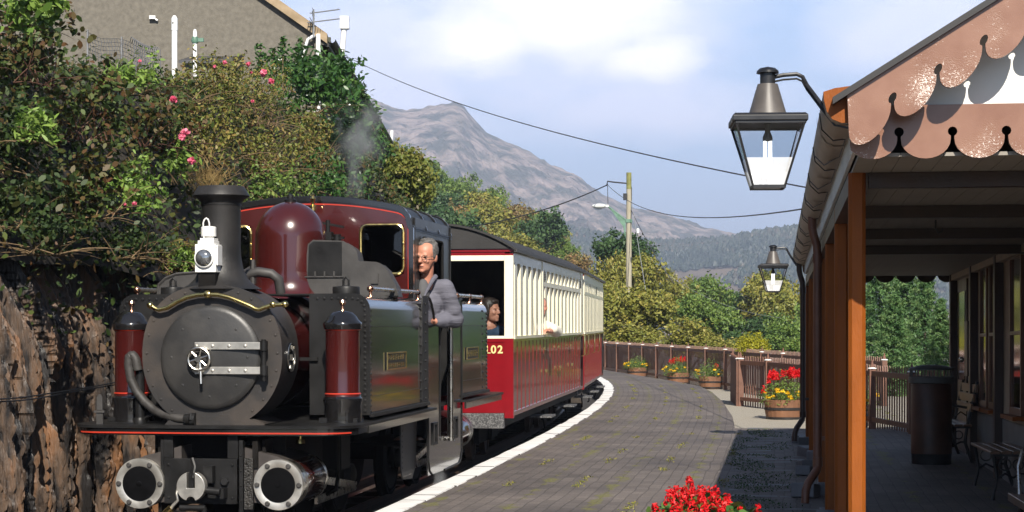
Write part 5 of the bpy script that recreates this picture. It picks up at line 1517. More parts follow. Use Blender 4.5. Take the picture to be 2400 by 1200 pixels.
    # underframe, headstock, bogies, footboards
    mb = MB(); mb.box(-W + .12, -.12, .08, Ln - .05, .46, .598); mb.box(-W / 2 - .1, -W / 2 + .1, -.3, .1, .38, .55); uf = mb.build('underframe', 'black_sooty', t)
    mb = MB(); mb.box(-W + .11, -.11, -.02, .07, .44, .615); mb.build('headstock', 'speckled_grey', t, bevel=.006)
    for yb in (1.6, Ln - 1.6):
        mb = MB()
        for s in (-.42, .42): mb.box(-W / 2 + s - .03, -W / 2 + s + .03, yb - .9, yb + .9, .22, .42)
        mb.box(-W / 2 - .5, -W / 2 + .5, yb - .1, yb + .1, .22, .45); bg = mb.build('bogie', 'black_sooty', t)
        mb = MB()
        for ya in (-.6, .6):
            for s in (-.30, .30): mb.lathe([(.24, -.03), (.23, .04), (.19, .04), (.18, .02), (.06, .03), (.001, .05)], (-W / 2 + s, yb + ya, .22), (1 if s > 0 else -1, 0, 0), 24)
        mb.build('wheel', 'rail_steel', bg)
    for y in ((3.35, 6.6) if first else (.5, 3.0, 5.6)):
        mb = MB(); mb.box(-.20, .10, y, y + .55, .40, .425); fb = mb.build('footboard', 'speckled_grey', t)
        mb = MB(); mb.bar((-.15, y + .1, .42), (-.15, y + .1, .6), .03, .03); mb.bar((-.15, y + .45, .42), (-.15, y + .45, .6), .03, .03); mb.tube([(-.1, y + .6, .45), (-.12, y + 1.2, .2), (-.15, y + 1.3, .18)], .012, 5); mb.build('footboard_hanger', 'black_sooty', fb)
    return t
C1A = math.atan(.122)
c1 = carriage('red and cream front carriage with a big end window right behind the locomotive', .02, 22.0, .122, 9.4, True)
c2 = carriage('second red and cream carriage with plain cream upper boards', 1.185, 31.55, .088, 7.7, False)
def C1W(x, y, z):
    X = .02 + x * math.cos(C1A) + y * math.sin(C1A); Y = 22.0 - x * math.sin(C1A) + y * math.cos(C1A)
    return (X, Y, z - .25 + lev(Y))
cu = bpy.data.curves.new('number', 'FONT'); cu.body = '102'; cu.size = .125; cu.extrude = .003; cu.offset = .0035; cu.space_character = 1.22
cu.materials.append(MATS['gilt']); _tmp = bpy.data.objects.new('tmp', cu); COL.objects.link(_tmp); bpy.context.view_layer.update(); _me = bpy.data.meshes.new_from_object(_tmp.evaluated_get(bpy.context.evaluated_depsgraph_get())); bpy.data.objects.remove(_tmp)
no = bpy.data.objects.new('number', _me); COL.objects.link(no); no.parent = c1; no.location = (-.338, -.003, 1.305); no.rotation_euler = (R(90), 0, 0)
mb = MB()
for x0, z0, x1, z1 in ((-.315, 1.306, -.262, 1.312),): mb.box(x0, x1, -.006, -.001, z0 - .004, z1)
mb.build('numeral_serif', 'gilt', no).parent = c1

# ------------------------------------------------------------------ people
mat('skin', (.46, .205, .135), .5, scale=26, col2=(.54, .235, .155), bump=.15, bscale=60)
mat('hair_grey', (.095, .09, .086), .6, var=.35, scale=60)
mat('hair_dark', (.03, .018, .014), .5, var=.3, scale=60)
mat('jacket_denim', (.088, .088, .115), .9, scale=5, col2=(.135, .134, .165), bump=.9, bscale=5.5, bdist=.035, stretch=(.5, .5, 2.6))
mat('shirt_dark', (.085, .085, .09), .85, var=.2)
mat('collar_green', (.035, .04, .036), .85, var=.2)
mat('trousers_dark', (.03, .03, .035), .9, var=.3)
mat('jacket_blue', (.022, .045, .085), .8, var=.25, bump=.3)
mat('shirt_cream', (.70, .66, .55), .8, var=.06, bump=.2)
mat('mouth_dark', (.09, .025, .02), .6)
mat('eye_dark', (.03, .02, .016), .3)
mat('wire_frame', (.32, .26, .2), .35, metal=.8)

def caps(mb, p, q, r0, r1):
    p, q = Vector(p), Vector(q)
    mb.cyl(p, q, r0, r1, 14, False); mb.sphere(p, r0, 14, 8); mb.sphere(q, r1, 14, 8)
def fuse(mb, name, m, parent, voxel=.009, it=6, fac=.5):
    o = mb.build(name, m, parent, smooth=0, fixn=True)
    r = o.modifiers.new('fuse', 'REMESH'); r.mode = 'VOXEL'; r.voxel_size = voxel; r.use_smooth_shade = True
    s = o.modifiers.new('soft', 'SMOOTH'); s.factor = fac; s.iterations = it
    return o
def hand(mb, wrist, d, up, s=1.0):
    """palm with four fingers and a thumb, slightly curled"""
    w = Vector(wrist); d = Vector(d).normalized(); u = Vector(up); sd = d.cross(u).normalized(); u = sd.cross(d)
    for q in (-.028, -.01, .01, .028): caps(mb, w, w + d * .085 * s + sd * q * s, .020, .015)
    for q, L_ in ((-.033, .062), (-.011, .078), (.011, .072), (.033, .055)):
        a = w + d * .085 * s + sd * q * s; b = a + (d * .9 - u * .35).normalized() * L_ * .55; c = b + (d * .55 - u * .85).normalized() * L_ * .5
        caps(mb, a, b, .0105, .0095); caps(mb, b, c, .0095, .0085)
    a = w + d * .03 + sd * -.03; b = a + (d * .6 - sd * .8).normalized() * .04; caps(mb, a, b, .014, .011); caps(mb, b, b + (d * .9 - sd * .2 - u * .2).normalized() * .035, .011, .0095)
def head(mb, c, M, s=1.0):
    """c: centre of the skull; M: head rotation (local -y is where the face looks)"""
    def P(x, y, z): return Vector(c) + M @ (Vector((x, y, z)) * s)
    def ell(p, r):
        k = MB(); k.sphere((0, 0, 0), r, 20, 14)
        mb.add([P(*p) + M @ (Vector(v) * s) for v in k.v], k.f)
    ell((0, .012, .035), (.078, .098, .088)); ell((0, -.02, -.02), (.066, .075, .085)); ell((0, -.035, -.075), (.050, .055, .048)); ell((0, -.075, -.102), (.024, .020, .018))
    caps(mb, P(0, -.085, .012), P(0, -.115, -.03), .010 * s, .014 * s); ell((0, -.104, -.036), (.018, .012, .010))
    for x in (-1, 1):
        ell((x * .028, -.083, .018), (.022, .010, .008)); ell((x * .034, -.068, -.03), (.024, .020, .018)); ell((x * .080, .01, -.01), (.010, .022, .034))
    ell((0, -.092, -.062), (.024, .010, .006)); ell((0, -.090, -.078), (.021, .010, .007))
    return P

def driver():
    O = Vector(LW(.685, 3.72, .59)); t = empty('person', O, (0, 0, -LA), 'grey haired driver in glasses and a faded denim jacket leaning out of the cab', 'person')
    def J(x, y, z): return Vector((x - .70, y - 3.72, z - .59))
    mb = MB(); M = Matrix.Rotation(R(-12), 3, 'Z') @ Matrix.Rotation(R(6), 3, 'X') @ Matrix.Rotation(R(4), 3, 'Y')
    hc = J(.958, 3.34, 2.235)
    P = head(mb, hc, M, 1.16)
    neck = J(.94, 3.42, 2.03); chest = J(.915, 3.52, 1.82); pel = J(.74, 3.70, 1.33)
    caps(mb, P(0, .03, -.06), neck, .062, .066); caps(mb, neck, chest, .07, .10); caps(mb, chest, pel, .12, .13)
    for s in (-1, 1):
        h = pel + Vector((s * .09, 0, -.03)); k = h + Vector((0, -.03, -.36)); f = k + Vector((0, .03, -.33)); caps(mb, h, k, .085, .06); caps(mb, k, f, .06, .042); caps(mb, f + Vector((0, .02, -.02)), f + Vector((0, -.14, -.03)), .04, .035)
    sh = J(1.10, 3.50, 1.96); el = J(1.175, 3.60, 1.68); wr = J(1.03, 3.42, 1.66)
    caps(mb, chest + Vector((0, 0, .10)), sh, .09, .07); caps(mb, sh, el, .052, .042); caps(mb, el, wr, .042, .03); hand(mb, wr, (-1, -.6, .05), (0, 0, 1))
    sh2 = J(.74, 3.46, 1.93); el2 = J(.64, 3.40, 1.64); wr2 = J(.70, 3.22, 1.50)
    caps(mb, chest + Vector((0, 0, .08)), sh2, .09, .07); caps(mb, sh2, el2, .052, .042); caps(mb, el2, wr2, .042, .03); hand(mb, wr2, (.2, -1, -.2), (0, 0, 1))
    fuse(mb, 'body', 'skin', t, .0075, 4)
    # jacket
    mb = MB(); caps(mb, J(.94, 3.475, 2.015), chest + Vector((0, .01, 0)), .088, .165); caps(mb, chest, pel + Vector((0, 0, .02)), .172, .165)
    caps(mb, chest + Vector((.01, .01, .11)), sh + Vector((-.015, 0, 0)), .10, .082)
    rr = [.084, .088, .080, .086, .074, .082, .070]                      # sleeve creased above and below the elbow
    ax = [sh.lerp(el, q) for q in (0, .25, .5, .7, .85, 1)] + [el.lerp(wr, .22)]
    for a_, b_, r0, r1 in zip(ax[:-1], ax[1:], rr[:-1], rr[1:]): caps(mb, a_, b_, r0, r1)
    ax = [el.lerp(wr, q) for q in (.1, .35, .55, .8)]
    for a_, b_, r0, r1 in zip(ax[:-1], ax[1:], (.078, .066, .070), (.066, .072, .058)): caps(mb, a_, b_, r0, r1)
    caps(mb, chest + Vector((-.03, 0, .09)), sh2, .12, .092); caps(mb, sh2, el2, .08, .07); caps(mb, el2, wr2, .07, .048)
    j = fuse(mb, 'jacket', 'jacket_denim', t, .009, 4)
    mb = MB()                                     # lapels and open collar over a dark shirt
    fc = Vector((.0, -.10, 0))
    n0 = J(.94, 3.42, 2.03)
    mb.tube([n0 + Vector((.085, .02, .03)), n0 + Vector((.075, -.075, -.01)), n0 + Vector((.035, -.125, -.10)), n0 + Vector((.01, -.14, -.17))], [.024, .020, .014, .006], 8)
    mb.tube([n0 + Vector((-.085, .02, .03)), n0 + Vector((-.075, -.075, -.01)), n0 + Vector((-.035, -.125, -.10)), n0 + Vector((-.01, -.14, -.17))], [.024, .020, .014, .006], 8)
    mb.build('collar', 'jacket_denim', t)
    mb = MB(); mb.sphere(n0 + Vector((-.01, -.07, -.12)), (.060, .075, .13), 16, 10); mb.build('shirt', 'shirt_dark', t)
    mb = MB()
    for s in (-1, 1):
        h = pel + Vector((s * .09, 0, 0)); k = h + Vector((0, -.03, -.40)); f = k + Vector((0, .03, -.28)); caps(mb, h, k, .105, .08); caps(mb, k, f, .08, .07)
    fuse(mb, 'trousers', 'trousers_dark', t, .012, 3)
    # hair, features, glasses
    mb = MB(); rng = random.Random(3)
    def hell(p, r):
        k = MB(); k.sphere((0, 0, 0), r, 14, 10); mb.add([P(*p) + M @ (Vector(v) * 1.16) for v in k.v], k.f)
    hell((0, .035, .062), (.080, .086, .072)); hell((0, .075, .0), (.066, .045, .07))
    for s in (-1, 1): hell((s * .066, .022, .045), (.022, .055, .055)); hell((s * .074, .0, .01), (.012, .025, .035))
    for k in range(26):
        a = rng.uniform(0, 2 * PI); q = rng.uniform(.3, 1); hell((.07 * math.cos(a) * q, .03 + .075 * math.sin(a) * q, .06 + .062 * math.sqrt(max(0, 1 - q * q)) + .01), (.02, .024, .016))
    fuse(mb, 'hair', 'hair_grey', t, .007, 2)
    mb = MB()
    for s in (-1, 1):
        k = MB(); k.sphere((0, 0, 0), (.012, .008, .006), 10, 8); mb.add([P(s * .030, -.086, .002) + M @ (Vector(v) * 1.12) for v in k.v], k.f)
    mb.build('eyes', 'eye_dark', t)
    mb = MB(); k = MB(); k.sphere((0, 0, 0), (.020, .009, .009), 12, 8); mb.add([P(0, -.093, -.070) + M @ (Vector(v) * 1.12) for v in k.v], k.f); mb.build('mouth', 'mouth_dark', t)
    mb = MB()
    for s in (-1, 1):
        mb.tube([P(s * .031 + .023 * math.cos(2 * PI * q / 16), -.104, .0 + .017 * math.sin(2 * PI * q / 16)) for q in range(17)], .0028, 5, caps=False)
        mb.tube([P(s * .054, -.102, .004), P(s * .082, -.03, .006), P(s * .084, .02, .0)], .0028, 5)
    mb.tube([P(-.008, -.104, .004), P(.008, -.104, .004)], .0028, 5); mb.build('glasses', 'wire_frame', t)
driver()

def passenger_woman():
    O = Vector(C1W(-.36, .55, .62)); t = empty('person', O, (0, 0, -C1A), 'dark haired woman in a blue jacket looking right behind the carriage end window', 'person')
    def J(x, y, z): return Vector((x + .36, y - .55, z - .62))
    M = Matrix.Rotation(R(62), 3, 'Z'); hc = J(-.335, .50, 1.80)
    mb = MB(); P = head(mb, hc, M, 1.16); neck = J(-.36, .55, 1.61); pel = J(-.36, .72, 1.08)
    caps(mb, P(0, .03, -.05), neck, .055, .058); caps(mb, neck, pel, .10, .15)
    for s in (-1, 1):
        h = pel + Vector((s * .1, -.02, 0)); k = h + Vector((0, -.42, .02)); caps(mb, h, k, .08, .06); caps(mb, k, k + Vector((0, .03, -.40)), .055, .04)
        a = neck + Vector((s * .17, .04, -.08)); e = a + Vector((s * .06, -.02, -.26)); w = e + Vector((-s * .05, -.2, -.02)); caps(mb, neck + Vector((0, .02, -.08)), a, .08, .06); caps(mb, a, e, .05, .04); caps(mb, e, w, .04, .03); hand(mb, w, (-s * .2, -1, 0), (0, 0, 1))
    fuse(mb, 'body', 'skin', t, .008, 4)
    mb = MB(); caps(mb, neck + Vector((0, .03, -.07)), pel, .13, .185)
    for s in (-1, 1):
        a = neck + Vector((s * .17, .04, -.08)); e = a + Vector((s * .06, -.02, -.26)); w = e + Vector((-s * .05, -.18, -.02)); caps(mb, neck + Vector((0, .03, -.08)), a, .11, .085); caps(mb, a, e, .078, .066); caps(mb, e, w, .066, .05)
    fuse(mb, 'jacket', 'jacket_blue', t, .011, 3)
    mb = MB()
    for s in (-1, 1):
        h = pel + Vector((s * .1, -.02, 0)); k = h + Vector((0, -.42, .02)); caps(mb, h, k, .10, .08); caps(mb, k, k + Vector((0, .03, -.36)), .075, .06)
    fuse(mb, 'trousers', 'trousers_dark', t, .012, 3)
    mb = MB()
    def hell(p, r):
        k = MB(); k.sphere((0, 0, 0), r, 14, 10); mb.add([P(*p) + M @ (Vector(v) * 1.12) for v in k.v], k.f)
    hell((0, .02, .055), (.096, .104, .090)); hell((0, .065, -.03), (.088, .065, .11)); hell((0, -.055, .085), (.06, .035, .03))
    for s in (-1, 1): hell((s * .078, .01, .0), (.022, .06, .10))
    fuse(mb, 'hair', 'hair_dark', t, .008, 3)
    mb = MB()
    for s in (-1, 1):
        k = MB(); k.sphere((0, 0, 0), (.011, .007, .005), 8, 6); mb.add([P(s * .030, -.086, .0) + M @ (Vector(v) * 1.12) for v in k.v], k.f)
    mb.build('eyes', 'eye_dark', t)
passenger_woman()

def passenger_man():
    O = Vector(C1W(-.30, 3.45, .62)); t = empty('person', O, (0, 0, -C1A), 'passenger in a cream shirt resting a bent elbow out of the carriage side window', 'person')
    def J(x, y, z): return Vector((x + .30, y - 3.45, z - .62))
    M = Matrix.Rotation(R(20), 3, 'Z'); mb = MB(); P = head(mb, J(-.055, 3.40, 1.86), M, 1.08); neck = J(-.14, 3.50, 1.64); pel = J(-.34, 3.74, 1.08)
    caps(mb, P(0, .03, -.05), neck, .058, .06); caps(mb, neck, pel, .11, .15)
    for s in (-1, 1):
        h = pel + Vector((s * .1, -.02, 0)); k = h + Vector((0, -.38, .02)); caps(mb, h, k, .08, .06); caps(mb, k, k + Vector((0, .03, -.40)), .055, .04)
    a = J(-.05, 3.62, 1.62); e = J(.125, 3.72, 1.54); w = J(.04, 3.30, 1.545)
    caps(mb, neck, a, .08, .06); caps(mb, a, e, .05, .045); caps(mb, e, w, .042, .03); hand(mb, w, (-.3, -1, 0), (0, 0, 1))
    a2 = J(-.32, 3.62, 1.60); e2 = J(-.38, 3.55, 1.34); w2 = J(-.30, 3.36, 1.28)
    caps(mb, neck, a2, .08, .06); caps(mb, a2, e2, .05, .045); caps(mb, e2, w2, .042, .03); hand(mb, w2, (.2, -1, 0), (0, 0, 1))
    fuse(mb, 'body', 'skin', t, .008, 4)
    mb = MB(); caps(mb, neck + Vector((0, .02, -.06)), pel, .14, .18); caps(mb, neck, a, .11, .085); caps(mb, a, e, .085, .082); caps(mb, e, J(.105, 3.52, 1.57), .080, .062); caps(mb, neck, a2, .11, .085); caps(mb, a2, e2, .075, .06)
    fuse(mb, 'shirt', 'shirt_cream', t, .011, 3)
    mb = MB()
    for s in (-1, 1):
        h = pel + Vector((s * .1, -.02, 0)); k = h + Vector((0, -.38, .02)); caps(mb, h, k, .10, .08); caps(mb, k, k + Vector((0, .03, -.36)), .075, .06)
    fuse(mb, 'trousers', 'trousers_dark', t, .012, 3)
    mb = MB(); k = MB(); k.sphere((0, 0, 0), (.084, .09, .07), 14, 10); mb.add([P(0, .04, .065) + M @ (Vector(v) * 1.08) for v in k.v], k.f); fuse(mb, 'hair', 'hair_grey', t, .008, 3)
passenger_man()
# ------------------------------------------------------------------ station building with its canopy
mat('post_brown', (.245, .066, .008), .5, spec=.22, var=.12, scale=9, bump=.25, bscale=120, stretch=(1, 1, .3))
mat('trim_brown', (.155, .062, .034), .38, var=.2, scale=5, bump=.25, bscale=90)
mat('dark_brown', (.036, .016, .010), .4, var=.25, scale=5, bump=.2)
mat('board_white', (.78, .78, .74), .5, var=.06, scale=3)
mat('ceiling_cream', (.27, .245, .21), .7, var=.1, scale=2)
mat('wall_cream', (.42, .34, .25), .6, var=.14, scale=2.5)
mat('dado_grey', (.22, .21, .2), .7, var=.15, scale=3)
mat('gutter_weathered', (.26, .19, .13), .5, scale=5, col2=(.40, .32, .25), stretch=(1, .25, 1))
mat('cable_black', (.008, .008, .009), .5)
mat('lead_flashing', (.018, .017, .018), .55, var=.3, scale=4)
mat('lamp_black', (.018, .018, .02), .35, var=.3)
mat('lamp_grey', (.085, .075, .068), .45, var=.2, scale=6)
mat('iron_black', (.012, .012, .013), .45, var=.3)
mat('bench_wood', (.16, .075, .035), .35, var=.3, scale=5, stretch=(4, .4, 4), coat=.3)
mat('bin_brown', (.075, .032, .018), .45, var=.3, scale=5)
mat('bin_grey', (.12, .125, .12), .5, var=.2)
def peeling():
    """glossy brown paint gone crackled: tiny flakes tilt and catch the sun"""
    m = mat('barge_brown', (.20, .088, .048), .34, scale=5, col2=(.245, .118, .070), spec=.55)
    nt = m.node_tree; N, L = nt.nodes, nt.links; b = N['Principled BSDF']
    tc = N.new('ShaderNodeTexCoord')
    v = N.new('ShaderNodeTexNoise'); v.inputs['Scale'].default_value = 230; v.inputs['Detail'].default_value = 3; L.new(tc.outputs['Object'], v.inputs['Vector'])
    n = N.new('ShaderNodeTexNoise'); n.inputs['Scale'].default_value = 4; n.inputs['Detail'].default_value = 4; L.new(tc.outputs['Object'], n.inputs['Vector'])
    r = N.new('ShaderNodeMapRange'); r.inputs['From Min'].default_value = .42; r.inputs['From Max'].default_value = .68; r.inputs['To Min'].default_value = .05; r.inputs['To Max'].default_value = .35
    L.new(n.outputs['Fac'], r.inputs['Value'])
    bp = N.new('ShaderNodeBump'); bp.inputs['Distance'].default_value = .012; L.new(v.outputs['Fac'], bp.inputs['Height']); L.new(r.outputs[0], bp.inputs['Strength'])
    L.new(bp.outputs[0], b.inputs['Normal'])
    # pale flecks in the colour stand for sun sparkle on the flaking paint
    fl = N.new('ShaderNodeTexNoise'); fl.inputs['Scale'].default_value = 95; fl.inputs['Detail'].default_value = 4; fl.inputs['Roughness'].default_value = .7; L.new(tc.outputs['Object'], fl.inputs['Vector'])
    sm = N.new('ShaderNodeMath'); sm.operation = 'MULTIPLY_ADD'; L.new(n.outputs['Fac'], sm.inputs[0]); sm.inputs[1].default_value = .75; L.new(fl.outputs['Fac'], sm.inputs[2])
    fr = N.new('ShaderNodeMapRange'); fr.inputs['From Min'].default_value = 1.005; fr.inputs['From Max'].default_value = 1.06; L.new(sm.outputs[0], fr.inputs['Value'])
    old = b.inputs['Base Color'].links[0].from_socket; mx = N.new('ShaderNodeMixRGB'); L.new(fr.outputs[0], mx.inputs[0]); L.new(old, mx.inputs[1]); mx.inputs[2].default_value = (.62, .52, .46, 1); L.new(mx.outputs[0], b.inputs['Base Color'])
    b.inputs['Coat Weight'].default_value = .5; b.inputs['Coat Roughness'].default_value = .2; L.new(bp.outputs[0], b.inputs['Coat Normal'])
peeling()

SA = math.atan(.1367); SSX, SSY = 1.38, 8.4
st = empty('station_building', (SSX, SSY, 0), (0, 0, -SA), 'brown and cream station building with a scalloped canopy on posts', 'building')
def SW(x, y, z): return (SSX + x * math.cos(SA) + y * math.sin(SA), SSY - x * math.sin(SA) + y * math.cos(SA), z)
def ground_at(x, y): return lev(SW(x, y, 0)[1])
SLEN = 13.75; RS = .625
def roof_z(x): return 2.53 + RS * (x - .10)

def scallop(L_, n, H, p, g=.008, rh=.021, dip=.060):
    """outline of a scalloped board: straight top edge, n scallops of pitch p, keyhole slots between"""
    o = [(0, 0)]
    pts = []
    for i in range(n):
        u0 = i * p; R_ = p / 2 - g
        cy = -(H - dip)
        for k in range(13):
            a = R(180 + 180 * k / 12); pts.append((u0 + p / 2 + R_ * math.cos(a), cy + dip * math.sin(a)))
        if i < n - 1:
            u1 = u0 + p; hy = -(H - dip - .012 - rh)
            a0 = math.degrees(math.asin(g / rh))
            for k in range(11):
                a = R(270 - a0 - (360 - 2 * a0) * k / 10); pts.append((u1 + rh * math.cos(a), hy + rh * math.sin(a)))
    return [(0, 0)] + pts + [(n * p, 0)]

def station():
    # walls of the building
    mb = MB(); W0, W1 = 1.80, 5.6
    mb.box(W0, W0 + .12, -.0, SLEN - .1, -.1, 2.9); mb.box(W0 + .12, W1, .30, .42, -.1, 4.3); mb.box(W0 + .12, W1, SLEN - .22, SLEN - .1, -.1, 4.0); mb.box(W1, W1 + .12, 0.3, SLEN - .1, -.1, 3.0)
    w = mb.build('wall', 'wall_cream', st)
    mb = MB(); mb.box(W0 - .012, W0 + .01, .0, SLEN - .1, -.1, .80); mb.build('dado', 'dado_grey', w)
    wins = [(7.70, 8.38, .93, 2.19), (9.50, 9.98, .93, 2.20), (10.30, 10.80, .93, 2.20), (5.6, 6.3, .93, 2.19), (3.3, 4.0, .93, 2.19), (1.0, 1.7, .93, 2.19)]
    for (a, b, z0, z1) in wins:
        mb = MB()
        for q in ((a - .06, a, z0 - .06, z1 + .06), (b, b + .06, z0 - .06, z1 + .06), (a, b, z1, z1 + .06), (a, b, z0 - .06, z0), (a, b, (z0 + z1) / 2 - .015, (z0 + z1) / 2 + .015)): mb.box(W0 - .03, W0 + .01, *q)
        f = mb.build('window', 'trim_brown', st)
        mb = MB(); mb.box(W0 - .012, W0 + .008, a, b, z0, z1); mb.build('pane', 'dark_glass', f)
        mb = MB(); mb.box(W0 - .10, W0 + .005, a - .09, b + .09, z0 - .095, z0 - .062); mb.build('sill', 'post_brown', f)
    mb = MB(); mb.box(W0 - .02, W0 + .01, 12.25, 13.2, .08, 2.18); d = mb.build('door', 'dark_brown', st)
    mb = MB(); mb.box(W0 - .03, W0 - .018, 12.35, 13.1, 1.1, 2.05); mb.build('pane', 'dark_glass', d)
    mb = MB(); mb.sphere((W0 - .06, 12.36, 1.32), .03, 10, 8); mb.cyl((W0 - .06, 12.36, 1.32), (W0, 12.36, 1.32), .012, n=8); mb.build('handle', 'steel_bright', d)
    mb = MB(); mb.box(W0 - .06, W0 - .02, 11.75, 12.05, 1.15, 1.72); mb.build('notice_board', 'dark_brown', st)
    for y in (11.25, 9.08, 6.9, 4.7, 2.5, .25, 13.45):
        mb = MB(); mb.box(W0 - .08, W0 - .002, y, y + .12, -.1, 2.28); mb.build('wall_post', 'dark_brown', st)
    # canopy: posts, beams, ceiling
    py = [.92 + 2.14 * k for k in range(7)]
    for i, y in enumerate(py):
        mb = MB(); c = .165; h = .041; q = .017; z0 = ground_at(c, y)
        sec = [(h, -h + q), (h, h - q), (h - q, h), (-h + q, h), (-h, h - q), (-h, -h + q), (-h + q, -h), (h - q, -h)]
        mb.prism([(c + a, y + b) for a, b in sec], 'xy', z0, 2.264)
        mb.build('post', 'post_brown', st)
        rnd = random.Random(i); mb = MB()
        for k in range(3):
            a = c + rnd.uniform(-.16, .05); b = y + rnd.uniform(-.3, .45); s_ = rnd.uniform(.08, .16); mb.obox((a, b, z0 + s_ * .35), (s_ * 1.3, s_ * 1.6, s_ * .8), Matrix.Rotation(rnd.uniform(-.5, .5), 3, 'Z') @ Matrix.Rotation(rnd.uniform(-.2, .2), 3, 'X'))
        mb.build('plinth_stone', 'slate', st, bevel=.012)
        if i < 4:
            mb = MB(); mb.box(.22, W0 - .002, y - .045, y + .045, 2.19, 2.262); mb.build('cross_beam', 'dark_brown', st)
    mb = MB(); mb.box(.125, .21, .90, SLEN - .02, 2.16, 2.262); mb.build('eaves_beam', 'dark_brown', st)
    mb = MB(); mb.box(W0 - .07, W0 - .003, .14, SLEN - .1, 2.20, 2.262); mb.build('wall_plate', 'wall_cream', st)
    mb = MB()
    for k in range(18): mb.box(.14 + k * .0925, .14 + (k + 1) * .0925 - .003, .13, SLEN - .03, 2.264, 2.28)
    mb.build('ceiling', 'ceiling_cream', st)
    mb = MB(); mb.box(.118, .135, .14, SLEN - .05, 2.295, 2.53)
    for k in range(90): mb.box(.110, .118, .16 + k * .15, .16 + k * .15 + .02, 2.295, 2.50)
    mb.build('eaves_boarding', 'board_white', st)
    # roof
    xr = 3.55
    mb = MB()
    for (x0, x1) in ((.02, xr),):
        P = [(x0, roof_z(x0)), (x1, roof_z(x1)), (2 * xr - x0, roof_z(x0)), (2 * xr - x0, roof_z(x0) - .03), (x1, roof_z(x1) - .03), (x0, roof_z(x0) - .03)]
        P = [(a, b + .022) for a, b in P]
        mb.prism(P, 'xz', -.10, SLEN + .1)
    for k in range(30):
        y = -.10
    mb.build('roof', 'lead_flashing', st)
    # gable: bargeboard, white boarding, scalloped valances
    def barge(y0, y1):
        th = math.atan(RS); p = .227; n = 17; H = .272
        out = scallop(0, n, H, p, dip=.092); mb = MB()
        ox, oz = .083, roof_z(.083) + .005
        pts = []
        for u, v in out: pts.append((ox + u * math.cos(th) - v * math.sin(th) * -1 * 0 + v * 0, oz + u * math.sin(th) + v))
        # plumb-cut scallops: each drops vertically from the sloping edge
        mb.prism(pts, 'xz', y0, y1)
        right = [(2 * xr - x, z) for x, z in reversed(pts)]
        mb.prism(right, 'xz', y0, y1)
        return mb
    barge(-.075, -.050).build('bargeboard', 'barge_brown', st)
    barge(SLEN + .05, SLEN + .075).build('bargeboard', 'barge_brown', st)
    for y, m_, zb in ((.095, 'barge_brown', 2.2505), (SLEN - .02, 'dark_brown', 2.19)):
        n = 15 if y < 1 else 8; p = .2305; H = .236 if y < 1 else .20
        out = scallop(0, n, H, p, dip=.085); mb = MB(); o0 = -.147 if y < 1 else -.017
        mb.prism([(max(.10, o0 + p * 1 + u - .0), zb + H + v) for u, v in out], 'xz', y, y + .022)
        mb.build('valance', m_, st)
    for y in (.135, SLEN - .04):
        mb = MB(); mb.prism([(.14, 2.480), (.14, roof_z(.14) - .01), (xr, roof_z(xr) - .01), (2 * xr - .14, roof_z(.14) - .01), (2 * xr - .14, 2.480)], 'xz', y, y + .02)
        mb.build('gable_boarding', 'board_white', st)
    # gutter with its end, brackets and a cable looped along it
    mb = MB(); prof = [(.0, 2.535), (.0, 2.50), (.012, 2.455), (.035, 2.425), (.07, 2.41), (.112, 2.41), (.112, 2.40), (.06, 2.398), (.02, 2.415), (-.004, 2.45), (-.016, 2.50), (-.018, 2.535)]
    mb.grid([[(x, y, z) for x, z in prof] for y in np.linspace(-.02, SLEN + .35, 30)], closed=True)
    for k in range(8): y = .9 + k * 1.75; mb.grid([[(x - .004 + (.0 if x > .02 else -.004), yy, z - (.006 if z < 2.45 else 0)) for x, z in prof[6:]] for yy in (y, y + .05)])
    g = mb.build('gutter', 'gutter_weathered', st)
    mb = MB(); mb.prism([(-.018, 2.535), (-.016, 2.50), (-.004, 2.45), (.02, 2.415), (.06, 2.398), (.112, 2.40), (.112, 2.56), (.03, 2.55)], 'xz', -.03, -.018); mb.build('gutter_stop', 'post_brown', g)
    mb = MB(); rnd = random.Random(3); pts = []
    for k in range(9):
        y = .45 + k * 1.5
        pts += [(-.024, y, 2.50), (-.012, y + .05, 2.43), (.04, y + .10, 2.385), (.10, y + .2, 2.40), (.10, y + 1.0, 2.40), (.03, y + 1.3, 2.385), (-.02, y + 1.42, 2.45)]
    mb.tube(pts, .0032, 6); mb.build('looped_cable', 'cable_black', g)
    # downpipes
    for (yd, ytop) in ((6.05, 6.05), (SLEN - .15, SLEN - .15)):
        x = .075; zg = ground_at(x, yd); mb = MB()
        mb.tube([(.05, yd, 2.42), (.05, yd, 2.33), (.06, yd, 2.28), (.085, yd, 2.20), (.09, yd, 2.12), (.09, yd, 1.2), (.09, yd, zg + .34), (.085, yd - .02, zg + .30), (.02, yd - .12, zg + .21), (.0, yd - .15, zg + .15), (-.005, yd - .16, zg + .06)], .031, 12)
        for z in (2.10, zg + .36): mb.cyl((.09, yd, z - .035), (.09, yd, z + .035), .037, n=14)
        mb.box(.09, .165, yd - .012, yd + .012, zg + .52, zg + .55)
        mb.build('downpipe', 'trim_brown' if yd < 10 else 'dark_brown', st)
    mb = MB(); mb.tube([(.7, 2.9, 2.17), (.7, 2.9, 2.12), (.715, 2.9, 2.095), (.735, 2.9, 2.10), (.74, 2.9, 2.12)], .006, 6); mb.build('ceiling_hook', 'iron_black', st)
station()
